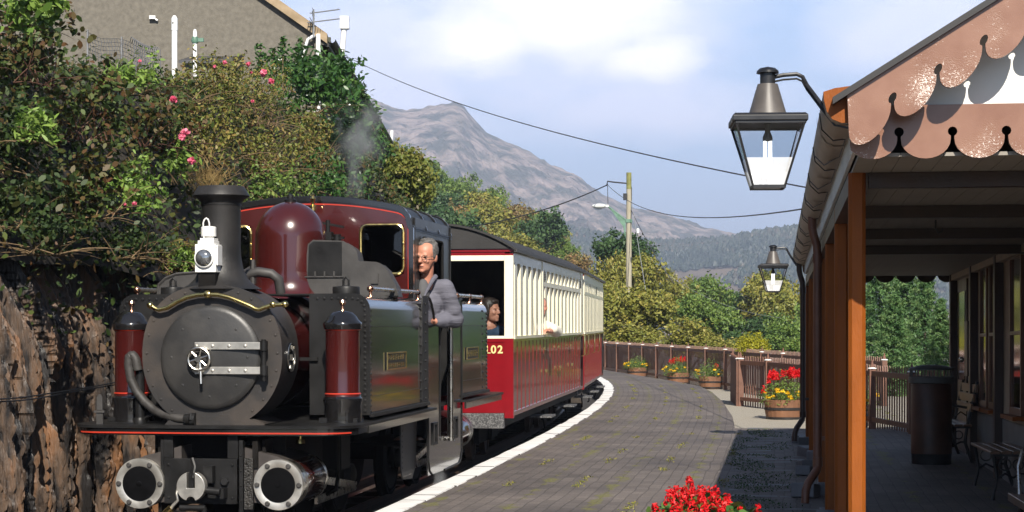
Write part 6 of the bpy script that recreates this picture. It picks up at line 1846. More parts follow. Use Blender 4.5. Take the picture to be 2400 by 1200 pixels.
# flagged strip outside the posts
def apron():
    m = mat('flagstone', (.072, .075, .08), .6, scale=2.2, col2=(.13, .135, .145), bump=.5, bscale=20)
    mb = MB(); rnd = random.Random(9); moss = MB()
    y = 1.0
    while y < 17.0:
        d = rnd.uniform(.35, .6); x = -.62 + rnd.uniform(-.05, .05)
        while x < .12:
            w = rnd.uniform(.2, .42); zc = lev(SW(x, y, 0)[1])
            c = [SW(a, b, zc + .004 + rnd.uniform(.0, .006)) for a, b in ((x + .01, y + .01), (min(x + w, .14) - .01, y + .01), (min(x + w, .14) - .01, y + d - .01), (x + .01, y + d - .01))]
            mb.add(c, [(0, 1, 2, 3)]); x += w
        y += d
    o = mb.build('flagstone_strip', 'flagstone', smooth=0); tag(o, kind='structure')
    rng = np.random.default_rng(4); n = 9000
    yy = rng.uniform(2, 16.8, n); xx = -.62 + rng.beta(1.5, 2.2, n) * .75 - .1
    keep = np.array([fbm(a * 2.2, b * 1.1, 3.3, 3) > -.02 for a, b in zip(xx, yy)])
    xx, yy = xx[keep], yy[keep]
    P = np.array([SW(a, b, 0) for a, b in zip(xx, yy)]); P[:, 2] = lev(1) * P[:, 1] + .012
    me, at = leaf_mesh('moss_growth', P, rng.uniform(.008, .02, len(P)), rng, .6, up=.6); set_tint(at, rng.random(len(P)))
    tag(place(me, 'moss_growth', 'leaf_deep'), 'moss between the flagstones in the canopy shade', 'moss', kind='stuff')
apron()
def platform_weeds():
    rng = np.random.default_rng(14); pts = []
    while len(pts) < 3600:
        Y = rng.uniform(12.5, 46); row = rng.integers(1, 9); off = row * .62 - .31 + .31 + rng.normal(0, .018)
        x = edge(Y) + off * edge_n(Y)[0]
        if fbm(off * 1.6, Y * .8, 8.0, 3) < .10: continue
        if Y > 25 and x > _yard_x(Y) - .1: continue
        if x > EAVE_X(Y) - .5 and Y < 24: continue
        c = Y - off * .0
        for _ in range(6): pts.append((x + rng.normal(0, .018), c + rng.normal(0, .05), lev(c) + .006 + abs(rng.normal(0, .006))))
    P = np.array(pts); me, at = leaf_mesh('platform_moss', P, rng.uniform(.008, .022, len(P)), rng, .5, up=.5); set_tint(at, rng.random(len(P)))
    tag(place(me, 'platform_moss', 'leaf_olive'), 'moss and small weeds along the platform joints', 'moss', kind='stuff')
platform_weeds()

# ------------------------------------------------------------------ lanterns on the eaves
_b = mat('bulb_white', (.85, .85, .85), .3).node_tree.nodes['Principled BSDF']; _b.inputs['Emission Color'].default_value = (1, .98, .95, 1); _b.inputs['Emission Strength'].default_value = 1.1   # the lamps are burning
glass('lantern_glass', (.86, .90, .93), .92)
m_ = mat('frosted_pane', (.86, .87, .88), .5, var=.03)
_nt = m_.node_tree; _mx = _nt.nodes.new('ShaderNodeMixShader'); _mx.inputs[0].default_value = .38; _tr = _nt.nodes.new('ShaderNodeBsdfTransparent')
_nt.links.new(_nt.nodes['Principled BSDF'].outputs[0], _mx.inputs[1]); _nt.links.new(_tr.outputs[0], _mx.inputs[2]); _nt.links.new(_mx.outputs[0], _nt.nodes['Material Output'].inputs['Surface'])
def lantern(label, x, y, z, br):
    """z is the height of the wide rim; the bracket runs to br (x, y, z)"""
    t = empty('eaves_lantern', (x, y, z), (0, 0, -.05), label, 'lantern', 'lanterns under the station eaves')
    zb = -.295; a, b = .152, .070
    mb = MB(); mb.box(-.165, .165, -.165, .165, -.012, .012)
    mb.grid([[(s * q, r_ * q, h) for s, r_ in ((-1, -1), (1, -1), (1, 1), (-1, 1))] for q, h in ((.165, .012), (.155, .022))], closed=True); mb.box(-.155, .155, -.155, .155, .012, .022)
    mb.build('rim', 'lamp_black', t, bevel=.003)
    mb = MB(); mb.lathe([(.088, .022), (.046, .165), (.045, .167)], n=28); mb.build('hood', 'lamp_grey', t)
    mb = MB(); mb.lathe([(.034, .165), (.034, .215), (.050, .216), (.049, .226), (.036, .238), (.001, .246)], n=24); mb.build('cap', 'lamp_black', t)
    mb = MB()
    for sx in (-1, 1):
        for sy in (-1, 1): mb.bar((sx * a, sy * a, -.012), (sx * b, sy * b, zb), .010, .010, (0, 1, 0))
    for s in (-1, 1):
        mb.bar((-b, s * b, zb), (b, s * b, zb), .010, .014); mb.bar((s * b, -b, zb), (s * b, b, zb), .010, .014); mb.bar((-a, s * a, -.016), (a, s * a, -.016), .010, .014); mb.bar((s * a, -a, -.016), (s * a, a, -.016), .010, .014)
    mb.build('frame', 'lamp_black', t)
    def pane(mb, s, ax, z0, z1, e=.001):
        f = lambda z: a + (b - a) * (z / zb)
        v = []
        for z in (z0, z1):
            for q in (-1, 1): v.append((q * f(z), s * f(z), z) if ax else (s * f(z), q * f(z), z))
        mb.add(v, [(0, 1, 3, 2)])
    mb = MB()
    for s in (-1, 1):
        for ax in (0, 1): pane(mb, s, ax, -.014, zb + .125)
    mb.build('glass', 'lantern_glass', t, smooth=0)
    mb = MB()
    for s in (-1, 1):
        for ax in (0, 1): pane(mb, s, ax, zb + .125, zb)
    mb.add([(-b, -b, zb), (b, -b, zb), (b, b, zb), (-b, b, zb)], [(0, 1, 2, 3)])
    mb.build('frosted_glass', 'frosted_pane', t, smooth=0)
    mb = MB(); mb.cyl((0, 0, -.012), (0, 0, -.045), .012, n=12); mb.lathe([(.012, -.045), (.022, -.07), (.022, -.085), (.018, -.09)], n=12); mb.build('bulb_holder', 'bin_grey', t)
    mb = MB()
    for q in (-.0115, .0115):
        for r_ in (-.008, .008): mb.tube([(q, r_, -.088), (q, r_, -.20), (q, r_ * .3, -.206)], .0085, 6)
    mb.build('bulb', 'bulb_white', t)
    mb = MB(); br = Vector(br) - Vector((x, y, z)); M = Matrix.Rotation(.05, 3, 'Z'); br = M @ br
    p = [(.03, 0, .20), (.07, 0, .208), (.13, 0, .212), (.155, 0, .200), (.175, .01, .165)]
    e = [Vector(p[-1]).lerp(br, .4) + Vector((-.01, 0, -.02)), Vector(p[-1]).lerp(br, .75) + Vector((-.02, 0, -.03)), br]
    mb.tube(p + e, .0095, 8); mb.tube([Vector(q) + Vector((.0, .004, -.020)) for q in p + e], .005, 6); mb.build('bracket', 'lamp_black', t)
    return t
lantern('near black lantern hanging large beside the bargeboard end', 1.145, 8.6, 2.432, SW(.10, .02, 2.40))
lantern('small far lantern beyond the end of the gutter', 3.005, 22.1, 2.390, SW(.07, SLEN - .1, 2.40))

# ------------------------------------------------------------------ bin, benches, trolley under the canopy
def litter_bin():
    x, y = 4.15, 19.0; t = empty('litter_bin', (x, y, lev(y)), (0, 0, -SA), 'round brown litter bin with an open domed hood under the canopy', 'bin')
    mb = MB(); mb.lathe([(.20, .11), (.20, .80), (.195, .81)], n=32)
    for k in range(32):
        a = 2 * PI * k / 32; mb.rivet((.2 * math.cos(a), .2 * math.sin(a), .78), (math.cos(a), math.sin(a), 0), .006)
    mb.build('bin_body', 'bin_brown', t)
    mb = MB(); mb.lathe([(.195, .0), (.195, .10), (.20, .11)], n=32); mb.build('bin_base', 'iron_black', t)
    mb = MB(); mb.lathe([(.195, .80), (.222, .81), (.224, .865), (.20, .87), (.19, .83)], n=32); mb.build('bin_rim', 'bin_grey', t)
    mb = MB(); mb.lathe([(.225, .94), (.215, .955), (.15, .975), (.08, .985), (.001, .988)], n=32, cap0=False); mb.lathe([(.222, .935), (.15, .965), (.001, .978)], n=32, cap0=False)
    for k in range(16):
        a = 2 * PI * k / 16; mb.cyl((.205 * math.cos(a), .205 * math.sin(a), .86), (.205 * math.cos(a), .205 * math.sin(a), .945), .006, n=5)
    mb.build('hood', 'bin_grey', t)
litter_bin()
def bench(label, x, y, L_, back=True):
    """x: front edge of the seat in the station frame; length runs along the wall"""
    p = SW(x, y, 0); t = empty('bench', (p[0], p[1], lev(p[1])), (0, 0, -SA), label, 'bench', 'benches under the canopy')
    mb = MB()
    for k in range(4): mb.box(.0 + k * .088, .078 + k * .088, 0, L_, .375, .398)
    mb.build('seat', 'bench_wood', t, bevel=.005)
    if back:
        mb = MB()
        for k in range(3): mb.bar((.345 + k * .022, 0, .56 + k * .095), (.345 + k * .022, L_, .56 + k * .095), .022, .08)
        mb.build('backrest', 'bench_wood', t)
    for yy in (.06, L_ - .06):
        mb = MB()
        mb.tube([(.02, yy, 0), (.03, yy, .06), (.06, yy, .18), (.04, yy, .30), (.03, yy, .37)], [.022, .014, .013, .013, .016], 8)
        mb.tube([(.36, yy, 0), (.33, yy, .08), (.28, yy, .22), (.30, yy, .36)] + ([(.33, yy, .5), (.37, yy, .66), (.40, yy, .82)] if back else []), .016, 8)
        mb.tube([(.06, yy, .18), (.12, yy, .22), (.18, yy, .19), (.24, yy, .22), (.28, yy, .22)], .010, 6); mb.bar((.02, yy, .365), (.33, yy, .365), .03, .02)
        for c, r_ in (((.12, .29), .045), ((.22, .29), .04)): mb.tube([(c[0] + r_ * math.cos(2 * PI * k / 14), yy, c[1] + r_ * math.sin(2 * PI * k / 14)) for k in range(15)], .007, 5, caps=False)
        if back:
            mb.tube([(.03, yy, .37), (.0, yy, .50), (.04, yy, .58), (.14, yy, .59), (.30, yy, .56)], .013, 7)
            mb.tube([(.10, yy, .48 + .0), (.14, yy, .52), (.18, yy, .47), (.24, yy, .52), (.30, yy, .48)], .009, 6)
        mb.build('leg', 'iron_black', t)
    return t
bench('wooden bench with an iron scroll end and backrest behind the bin', 1.36, 10.9, 1.5)
bench('low backless bench with a pale front edge near the right edge', 1.44, 6.85, 1.5, False)
def trolley():
    p = SW(1.27, 3.05, 0); t = empty('luggage_trolley', (p[0], p[1], lev(p[1])), (0, 0, -SA), 'wooden luggage trolley with small iron wheels in the lower right corner', 'trolley')
    mb = MB()
    for k in range(4): mb.box(k * .11, k * .11 + .10, 0, .95, .30, .33)
    mb.box(0, .43, .02, .06, .26, .30); mb.box(0, .43, .88, .92, .26, .30); mb.box(-.03, .0, -.01, .96, .285, .335); mb.build('deck', 'bench_wood', t, bevel=.004)
    for x in (.03, .40):
        for y in (.15, .80):
            mb = MB(); c = Vector((x, y, .13)); mb.tube([c + Vector((0, .125 * math.cos(2 * PI * k / 24), .125 * math.sin(2 * PI * k / 24))) for k in range(25)], .012, 6, caps=False)
            for k in range(6): mb.cyl(c, c + Vector((0, .12 * math.cos(PI * k / 3), .12 * math.sin(PI * k / 3))), .007, n=5)
            mb.cyl(c - Vector((.03, 0, 0)), c + Vector((.03, 0, 0)), .022, n=10); mb.bar(c, c + Vector((0, 0, .14)), .02, .02, (0, 1, 0)); mb.build('wheel', 'iron_black', t)
    mb = MB(); mb.tube([(.04, .93, .31), (.04, 1.0, .50), (.07, 1.02, .60), (.14, 1.03, .64), (.22, 1.03, .60), (.30, 1.03, .64), (.37, 1.02, .60), (.40, 1.0, .50), (.40, .93, .31)], .013, 8); mb.build('handle', 'steel_bright', t)
trolley()
# ------------------------------------------------------------------ fences
mat('fence_brown', (.155, .072, .047), .55, var=.2, scale=4, bump=.2)
mat('cap_white', (.8, .8, .78), .4, var=.05)
def fence(label, pts, base, rail, group='picket fences round the station yard', sp=.112, pw=.028):
    pts = [Vector((x, y, 0)) for x, y in pts]
    t = empty('picket_fence', (pts[0].x, pts[0].y, lev(pts[0].y)), label=label, cat='fence', group=group)
    def W(p, z): return Vector((p.x - pts[0].x, p.y - pts[0].y, lev(p.y) - lev(pts[0].y) + z))
    pk = MB(); rl = MB(); rnd = random.Random(len(label)); total = 0; nextpost = 0.0; posts = []
    for a, b in zip(pts[:-1], pts[1:]):
        d = (b - a); L_ = d.length; d.normalize()
        rl.bar(W(a, rail), W(b, rail), .05, .07); rl.bar(W(a, base + .18), W(b, base + .18), .05, .06)
        k = 0.03
        while k < L_:
            p = a + d * k; z1 = rail + .115 + rnd.uniform(-.008, .008)
            sd = Vector((-d.y, d.x, 0)) * .028
            q = W(p, 0) - sd * (1 if sd.y < 0 else -1)
            pk.add([q + d * (-pw / 2) + Vector((0, 0, base + .03)), q + d * (pw / 2) + Vector((0, 0, base + .03)), q + d * (pw / 2) + Vector((0, 0, z1 - .03)), q + Vector((0, 0, z1)), q + d * (-pw / 2) + Vector((0, 0, z1 - .03))] +
                   [q + sd * .5 + d * (-pw / 2) + Vector((0, 0, base + .03)), q + sd * .5 + d * (pw / 2) + Vector((0, 0, base + .03)), q + sd * .5 + d * (pw / 2) + Vector((0, 0, z1 - .03)), q + sd * .5 + Vector((0, 0, z1)), q + sd * .5 + d * (-pw / 2) + Vector((0, 0, z1 - .03))],
                   [(0, 1, 2, 3, 4), (9, 8, 7, 6, 5), (0, 5, 6, 1), (1, 6, 7, 2), (2, 7, 8, 3), (3, 8, 9, 4), (4, 9, 5, 0)])
            k += sp
        k = 0
        n = max(1, round(L_ / 2.1))
        for i in range(n + (1 if b is pts[-1] else 0)): posts.append((a + d * (L_ * i / n), d))
    rl.build('rail', 'fence_brown', t); pk.build('pickets', 'fence_brown', t)
    for p, d in posts:
        mb = MB(); c = W(p, 0); mb.obox(c + Vector((0, 0, (base + rail + .06) / 2)), (.085, .085, rail + .06 - base)); po = mb.build('post', 'fence_brown', t)
        mb = MB(); o = c; mb.lathe([(.05, rail + .06), (.062, rail + .063), (.058, rail + .075), (.02, rail + .085)], o, n=12); mb.build('post_cap', 'cap_white', po)
        mb = MB(); mb.lathe([(.034, rail + .083), (.020, rail + .12), (.006, rail + .185)], o, n=8); mb.build('finial', 'fence_brown', po)
    return t
fence('long brown picket fence running behind the far flower tubs', [(2.6, 66), (3.03, 62), (5.11, 46), (5.83, 38.0), (6.4, 33)], -.24, .70)
fence('brown picket fence beside the big red and yellow tub, running on behind the posts', [(3.93, 33.0), (4.24, 31.8), (4.50, 29.3), (4.86, 25.9), (5.02, 24.1), (5.32, 21.9)], -.08, .72)
fence('short dark return of picket fence in shade at the gateway', [(3.90, 33.05), (4.14, 36.0)], -.12, .72, pw=.085)

# ------------------------------------------------------------------ flower tubs
mat('tub_wood', (.24, .115, .06), .6, scale=4, col2=(.15, .07, .038), stretch=(1, 1, .4), bump=.2)
mat('tub_band', (.02, .018, .018), .5, var=.3)
mat('potting_soil', (.02, .014, .01), .95)
def pom(rng, c, r, n):
    u = rng.normal(size=(n, 3)); u[:, 2] = np.abs(u[:, 2]) * .7; u /= np.linalg.norm(u, axis=1)[:, None]
    return np.array(c) + u * r * rng.uniform(.5, 1, n)[:, None], u
def spike(rng, c, h, r, n):
    t = rng.random(n); a = rng.uniform(0, 2 * PI, n); q = r * (1 - .72 * t) * rng.uniform(.55, 1.1, n)
    P = np.stack([np.cos(a) * q, np.sin(a) * q, t * h], 1); o = np.stack([np.cos(a), np.sin(a), .5 * np.ones(n)], 1)
    return np.array(c) + P, o
def tub(label, x, y, zb, reds, yellows, seed, hi=.26, dens=1., rx=.40, detail=1.):
    t = empty('flower_tub', (x, y, lev(y) + zb), (0, 0, seed * .7), label, 'flower tub', 'half barrel flower tubs')
    mb = MB(); mb.lathe([(.262, .0), (.285, .10), (.298, .20), (.308, .305), (.292, .308), (.285, .27)], n=22)
    mb.build('barrel', 'tub_wood', t, smooth=12)
    for z, r_ in ((.035, .2715), (.175, .296)):
        mb = MB(); mb.lathe([(r_ + .001, z - .02), (r_ + .005, z - .018), (r_ + .008, z + .018), (r_ + .004, z + .02)], n=32); mb.build('band', 'tub_band', t)
    mb = MB(); mb.lathe([(.286, .262), (.001, .285)], n=20, cap0=False); mb.build('soil', 'potting_soil', t)
    rng = np.random.default_rng(seed)
    P, out, ct = clump_points(rng, [(0, 0, .34, rx * .92, rx * .92, hi * .55), (.15, .08, .36, rx * .6, rx * .6, hi * .6), (-.16, -.05, .36, rx * .6, rx * .6, hi * .6), (0, -.12, .42, rx * .55, rx * .55, hi * .75), (0, .05, .45, rx * .55, rx * .5, hi * .8)], int(330 * dens), 8, .16, .3)
    P[:, 2] = np.maximum(P[:, 2], .24)
    me, at = leaf_mesh('foliage', P, (.034 / detail ** .3) * rng.uniform(.6, 1.4, len(P)), rng, .42, up=.3, out=out); set_tint(at, .5 * ct + .5 * rng.random(len(P))); place(me, 'foliage', 'leaf_green', t)
    rt = rng
    if yellows:
        PP, OO = [], []
        for k in range(yellows):
            a = rng.uniform(0, 2 * PI); q = rng.uniform(.75, 1.05) * rx; z = rng.uniform(.32, .46)
            p_, o_ = pom(rng, (q * math.cos(a), q * math.sin(a), z), .036, int(34 * detail)); PP.append(p_); OO.append(o_)
        PP, OO = np.concatenate(PP), np.concatenate(OO)
        me, at = leaf_mesh('yellow_blooms', PP, .032 / detail ** .4, rng, .75, up=.2, out=OO * 1.5); set_tint(at, rng.random(len(PP))); place(me, 'yellow_blooms', 'petal_yellow', t)
    if reds:
        PP, OO = [], []
        for (px, py, pz, n, sp) in reds:
            for k in range(int(n * 1.7)):
                c = (px + rng.normal(0, sp), py + rng.normal(0, sp), pz + rng.normal(0, .022)); h = rng.uniform(.08, .13)
                p_, o_ = spike(rng, c, h, .040, int(64 * detail)); PP.append(p_); OO.append(o_)
        PP, OO = np.concatenate(PP), np.concatenate(OO)
        me, at = leaf_mesh('red_blooms', PP, .031 / detail ** .35, rng, .42, up=.0, out=OO * 1.2); set_tint(at, rng.random(len(PP))); place(me, 'red_blooms', 'petal_red', t)
    t.rotation_euler = (0, 0, 0)
    return t
tub('flower tub farthest along the fence, with low foliage and yellow blooms only', 3.62, 55.5, -.19, [], 17, 1, hi=.22)
tub('second flower tub along the fence, with red blooms at its back and yellow around', 4.33, 50.0, -.2, [(.05, .1, .60, 7, .07), (-.14, .05, .56, 3, .05)], 15, 2, hi=.34)
tub('third flower tub along the fence, bushy green with a few small blooms', 4.82, 46.5, -.2, [(.15, .1, .50, 2, .03)], 15, 3, hi=.30)
tub('flower tub with red blooms above yellow ones, in front of the near fence', 4.06, 28.6, -.05, [(-.13, .0, .62, 9, .06), (.17, .0, .64, 11, .07), (-.32, -.1, .40, 1, .01)], 24, 4, hi=.38, rx=.36)
tub('flower tub half hidden behind the orange lit post', 4.62, 26.4, -.03, [], 18, 5, hi=.30)
def front_tub():
    t = tub('nearest flower tub packed with bright red salvias at the bottom of the picture', .87, 8.8, .0, [], 0, 6, hi=.22, dens=.8, rx=.32, detail=2.)
    rng = np.random.default_rng(60); PP, OO = [], []
    spots = []
    for k in range(400):
        x, y = rng.uniform(-.30, .24), rng.uniform(-.24, .24)
        if (x / .27) ** 2 + (y / .25) ** 2 > 1.05: continue
        if any((x - a) ** 2 + (y - b) ** 2 < .052 ** 2 for a, b in spots): continue
        if x > .10 and y < .0 and rng.random() < .5: continue
        spots.append((x, y))
    spots += [(.262, .03)]
    for x, y in spots:
        z = .575 - .30 * (abs(x + .03) / .3) ** 2 - .10 * (y / .3) ** 2 + rng.normal(0, .012); h = rng.uniform(.08, .115)
        if x > .25: z = .455
        p_, o_ = spike(rng, (x, y, z), h, .034, 90); PP.append(p_); OO.append(o_)
    PP, OO = np.concatenate(PP), np.concatenate(OO)
    me, at = leaf_mesh('red_blooms', PP, .021, rng, .36, up=.0, out=OO * 1.3, fold=.5); set_tint(at, rng.random(len(PP))); place(me, 'red_blooms', 'petal_red', t)
    n = 520; a = rng.uniform(0, 2 * PI, n); q = rng.uniform(.0, .33, n)
    P = np.stack([np.cos(a) * q, np.sin(a) * q, .56 - 1.6 * (q - .05) ** 2 + rng.normal(0, .02, n)], 1)
    me, at = leaf_mesh('broad_leaves', P, rng.uniform(.045, .075, n), rng, .62, up=.9, fold=.35); set_tint(at, rng.random(n)); place(me, 'broad_leaves', 'leaf_laurel', t)
    PP, OO = [], []
    for c, r_ in (((-.305, -.05, .405), .026), ((-.255, -.10, .412), .012), ((-.33, -.12, .36), .024), ((-.22, -.2, .33), .026)):
        p_, o_ = pom(rng, c, r_, 90); PP.append(p_); OO.append(o_)
    PP, OO = np.concatenate(PP), np.concatenate(OO)
    me, at = leaf_mesh('yellow_blooms', PP, .015, rng, .8, up=.2, out=OO * 1.5); set_tint(at, rng.random(len(PP))); place(me, 'yellow_blooms', 'petal_yellow', t)
    mb = MB(); mb.tube([(-.30, -.05, .40), (-.27, -.03, .33), (-.24, 0, .27)], .004, 5); mb.build('flower_stalk', 'leaf_green', t, smooth=0)
front_tub()

# ------------------------------------------------------------------ lamp pole and cables
mat('pole_wood', (.30, .265, .185), .8, scale=5, col2=(.38, .35, .27), stretch=(3, 3, .25), bump=.3)
mat('pole_top_green', (.19, .19, .06), .85, var=.3)
mat('bracket_green', (.11, .21, .15), .45, var=.2)
mat('lamp_head', (.62, .64, .62), .4, var=.08)
mat('yellow_tag', (.75, .62, .02), .5)
def utility_pole():
    Y = 75.; s = Y / 4500; x, y, zt = at_px(1474, 405, Y); zb = lev(Y) - .8
    def Q(px, py): p = at_px(px, py, Y); return (p[0] - x, 0, p[2] - zb)
    t = empty('utility_pole', (x, y, zb), label='tall wooden pole carrying a street lamp and cables beyond the fence', cat='pole')
    H = zt - zb; mb = MB(); mb.lathe([(.135, 0), (.118, 2.5), (.10, H - .5), (.098, H)], n=14); sh = mb.build('shaft', 'pole_wood', t)
    mb = MB(); mb.lathe([(.099, H - .95), (.1005, H - .9), (.1005, H + .004), (.001, H + .02)], n=14, cap0=False); mb.build('mossy_top', 'pole_top_green', sh)
    mb = MB(); p = Q(1472, 762); mb.lathe([(.124, p[2] - .28), (.127, p[2] - .27), (.127, p[2] + .2), (.124, p[2] + .21)], n=14, cap0=False, cap1=False); mb.build('warning_tag', 'yellow_tag', sh)
    mb = MB(); a, b, c, d = Q(1425, 484), Q(1466, 515), Q(1466, 560), Q(1440, 503)
    mb.tube([Q(1420, 480), a, Q(1445, 499), b], .035, 8); mb.prism([(Q(1430, 490)[0], Q(1430, 490)[2]), (b[0], b[2] + .03), (c[0], c[2]), (Q(1460, 530)[0], Q(1460, 530)[2])], 'xz', -.02, .02); mb.box(-.12, .12, -.12, .12, Q(1470, 522)[2], Q(1470, 514)[2]); br = mb.build('lamp_bracket', 'bracket_green', t)
    mb = MB(); q = Q(1405, 483); mb.sphere((q[0], q[1], q[2]), (.30, .13, .10), 16, 10); mb.box(q[0] + .15, q[0] + .36, -.06, .06, q[2] - .04, q[2] + .05); mb.build('lamp_head', 'lamp_head', t)
    mb = MB(); mb.sphere((q[0] - .06, 0, q[2] - .07), (.18, .10, .09), 14, 8); mb.build('lamp_bowl', 'lantern_glass', t)
    mb = MB(); q = Q(1466, 462); mb.box(q[0] - .10, q[0] + .06, -.2, -.1, q[2] - .13, q[2] + .13); mb.build('junction_box', 'iron_black', t)
    mb = MB(); mb.tube([Q(1473, 430), Q(1440, 427), Q(1424, 425), Q(1422, 436)], .03, 6); mb.tube([Q(1424, 436), Q(1425, 482)], .012, 5); mb.tube([Q(1476, 428), Q(1480, 440), Q(1480, 470), Q(1474, 484), Q(1468, 480)], .022, 6); mb.build('pole_cable', 'cable_black', t)
utility_pole()
def cable(label, a, b, sag, r, n=24, mat_='cable_black'):
    a, b = Vector(a), Vector(b); mb = MB()
    mb.tube([tuple(a.lerp(b, k / n) - Vector((0, 0, sag * 4 * (k / n) * (1 - k / n)))) for k in range(n + 1)], r, 6)
    return tag(mb.build('overhead_cable', mat_), label, 'cable', 'overhead cables')
mat('cable_grey', (.045, .045, .055), .6)
mat('stay_pale', (.22, .23, .24), .5)
cable('thick black cable from the pole down to the left behind the cab roof', at_px(1424, 433, 75), at_px(900, 548, 60), .45, .022)
cable('thick black cable from the pole to the station roof on the right', at_px(1424, 433, 75), at_px(1905, 486, 22.5), .55, .010)
cable('long thin grey cable from the house eaves across the sky to the station', at_px(812, 132, 37), at_px(1925, 446, 14.5), .22, .0062, mat_='cable_grey')
cable('thin stay wire sloping down right from the pole', at_px(1478, 490, 75), at_px(1580, 665, 70), .15, .014, mat_='cable_grey')
cable('thin pale wire dropping from the pole past its white insulator', at_px(1480, 470, 75), at_px(1528, 770, 68), .05, .012, mat_='stay_pale')
cable('thin pale wire over the valley trees on the right', at_px(1560, 640, 72), at_px(1830, 745, 60), .30, .006, mat_='stay_pale')
mb = MB(); p = at_px(1495, 541, 73.6); mb.lathe([(.05, -.09), (.06, -.05), (.06, .06), (.03, .09)], p, n=10); tag(mb.build('wire_insulator', 'cap_white'), 'white insulator on the thin wire right of the pole', 'insulator')
def far_pole():
    x, y, z = at_px(1577, 643, 110); t = empty('telegraph_pole', (x, y, z - 2.2), label='small far telegraph pole among the valley trees', cat='pole')
    mb = MB(); mb.cyl((0, 0, 0), (0, 0, 2.2), .09, .07, 8); mb.build('shaft', 'pole_wood', t); mb = MB(); mb.box(-.28, .28, -.05, .05, 2.0, 2.1)
    for q in (-.22, 0, .22): mb.cyl((q, 0, 2.1), (q, 0, 2.25), .04, n=6)
    mb.build('crossarm', 'pole_wood', t)
far_pole()

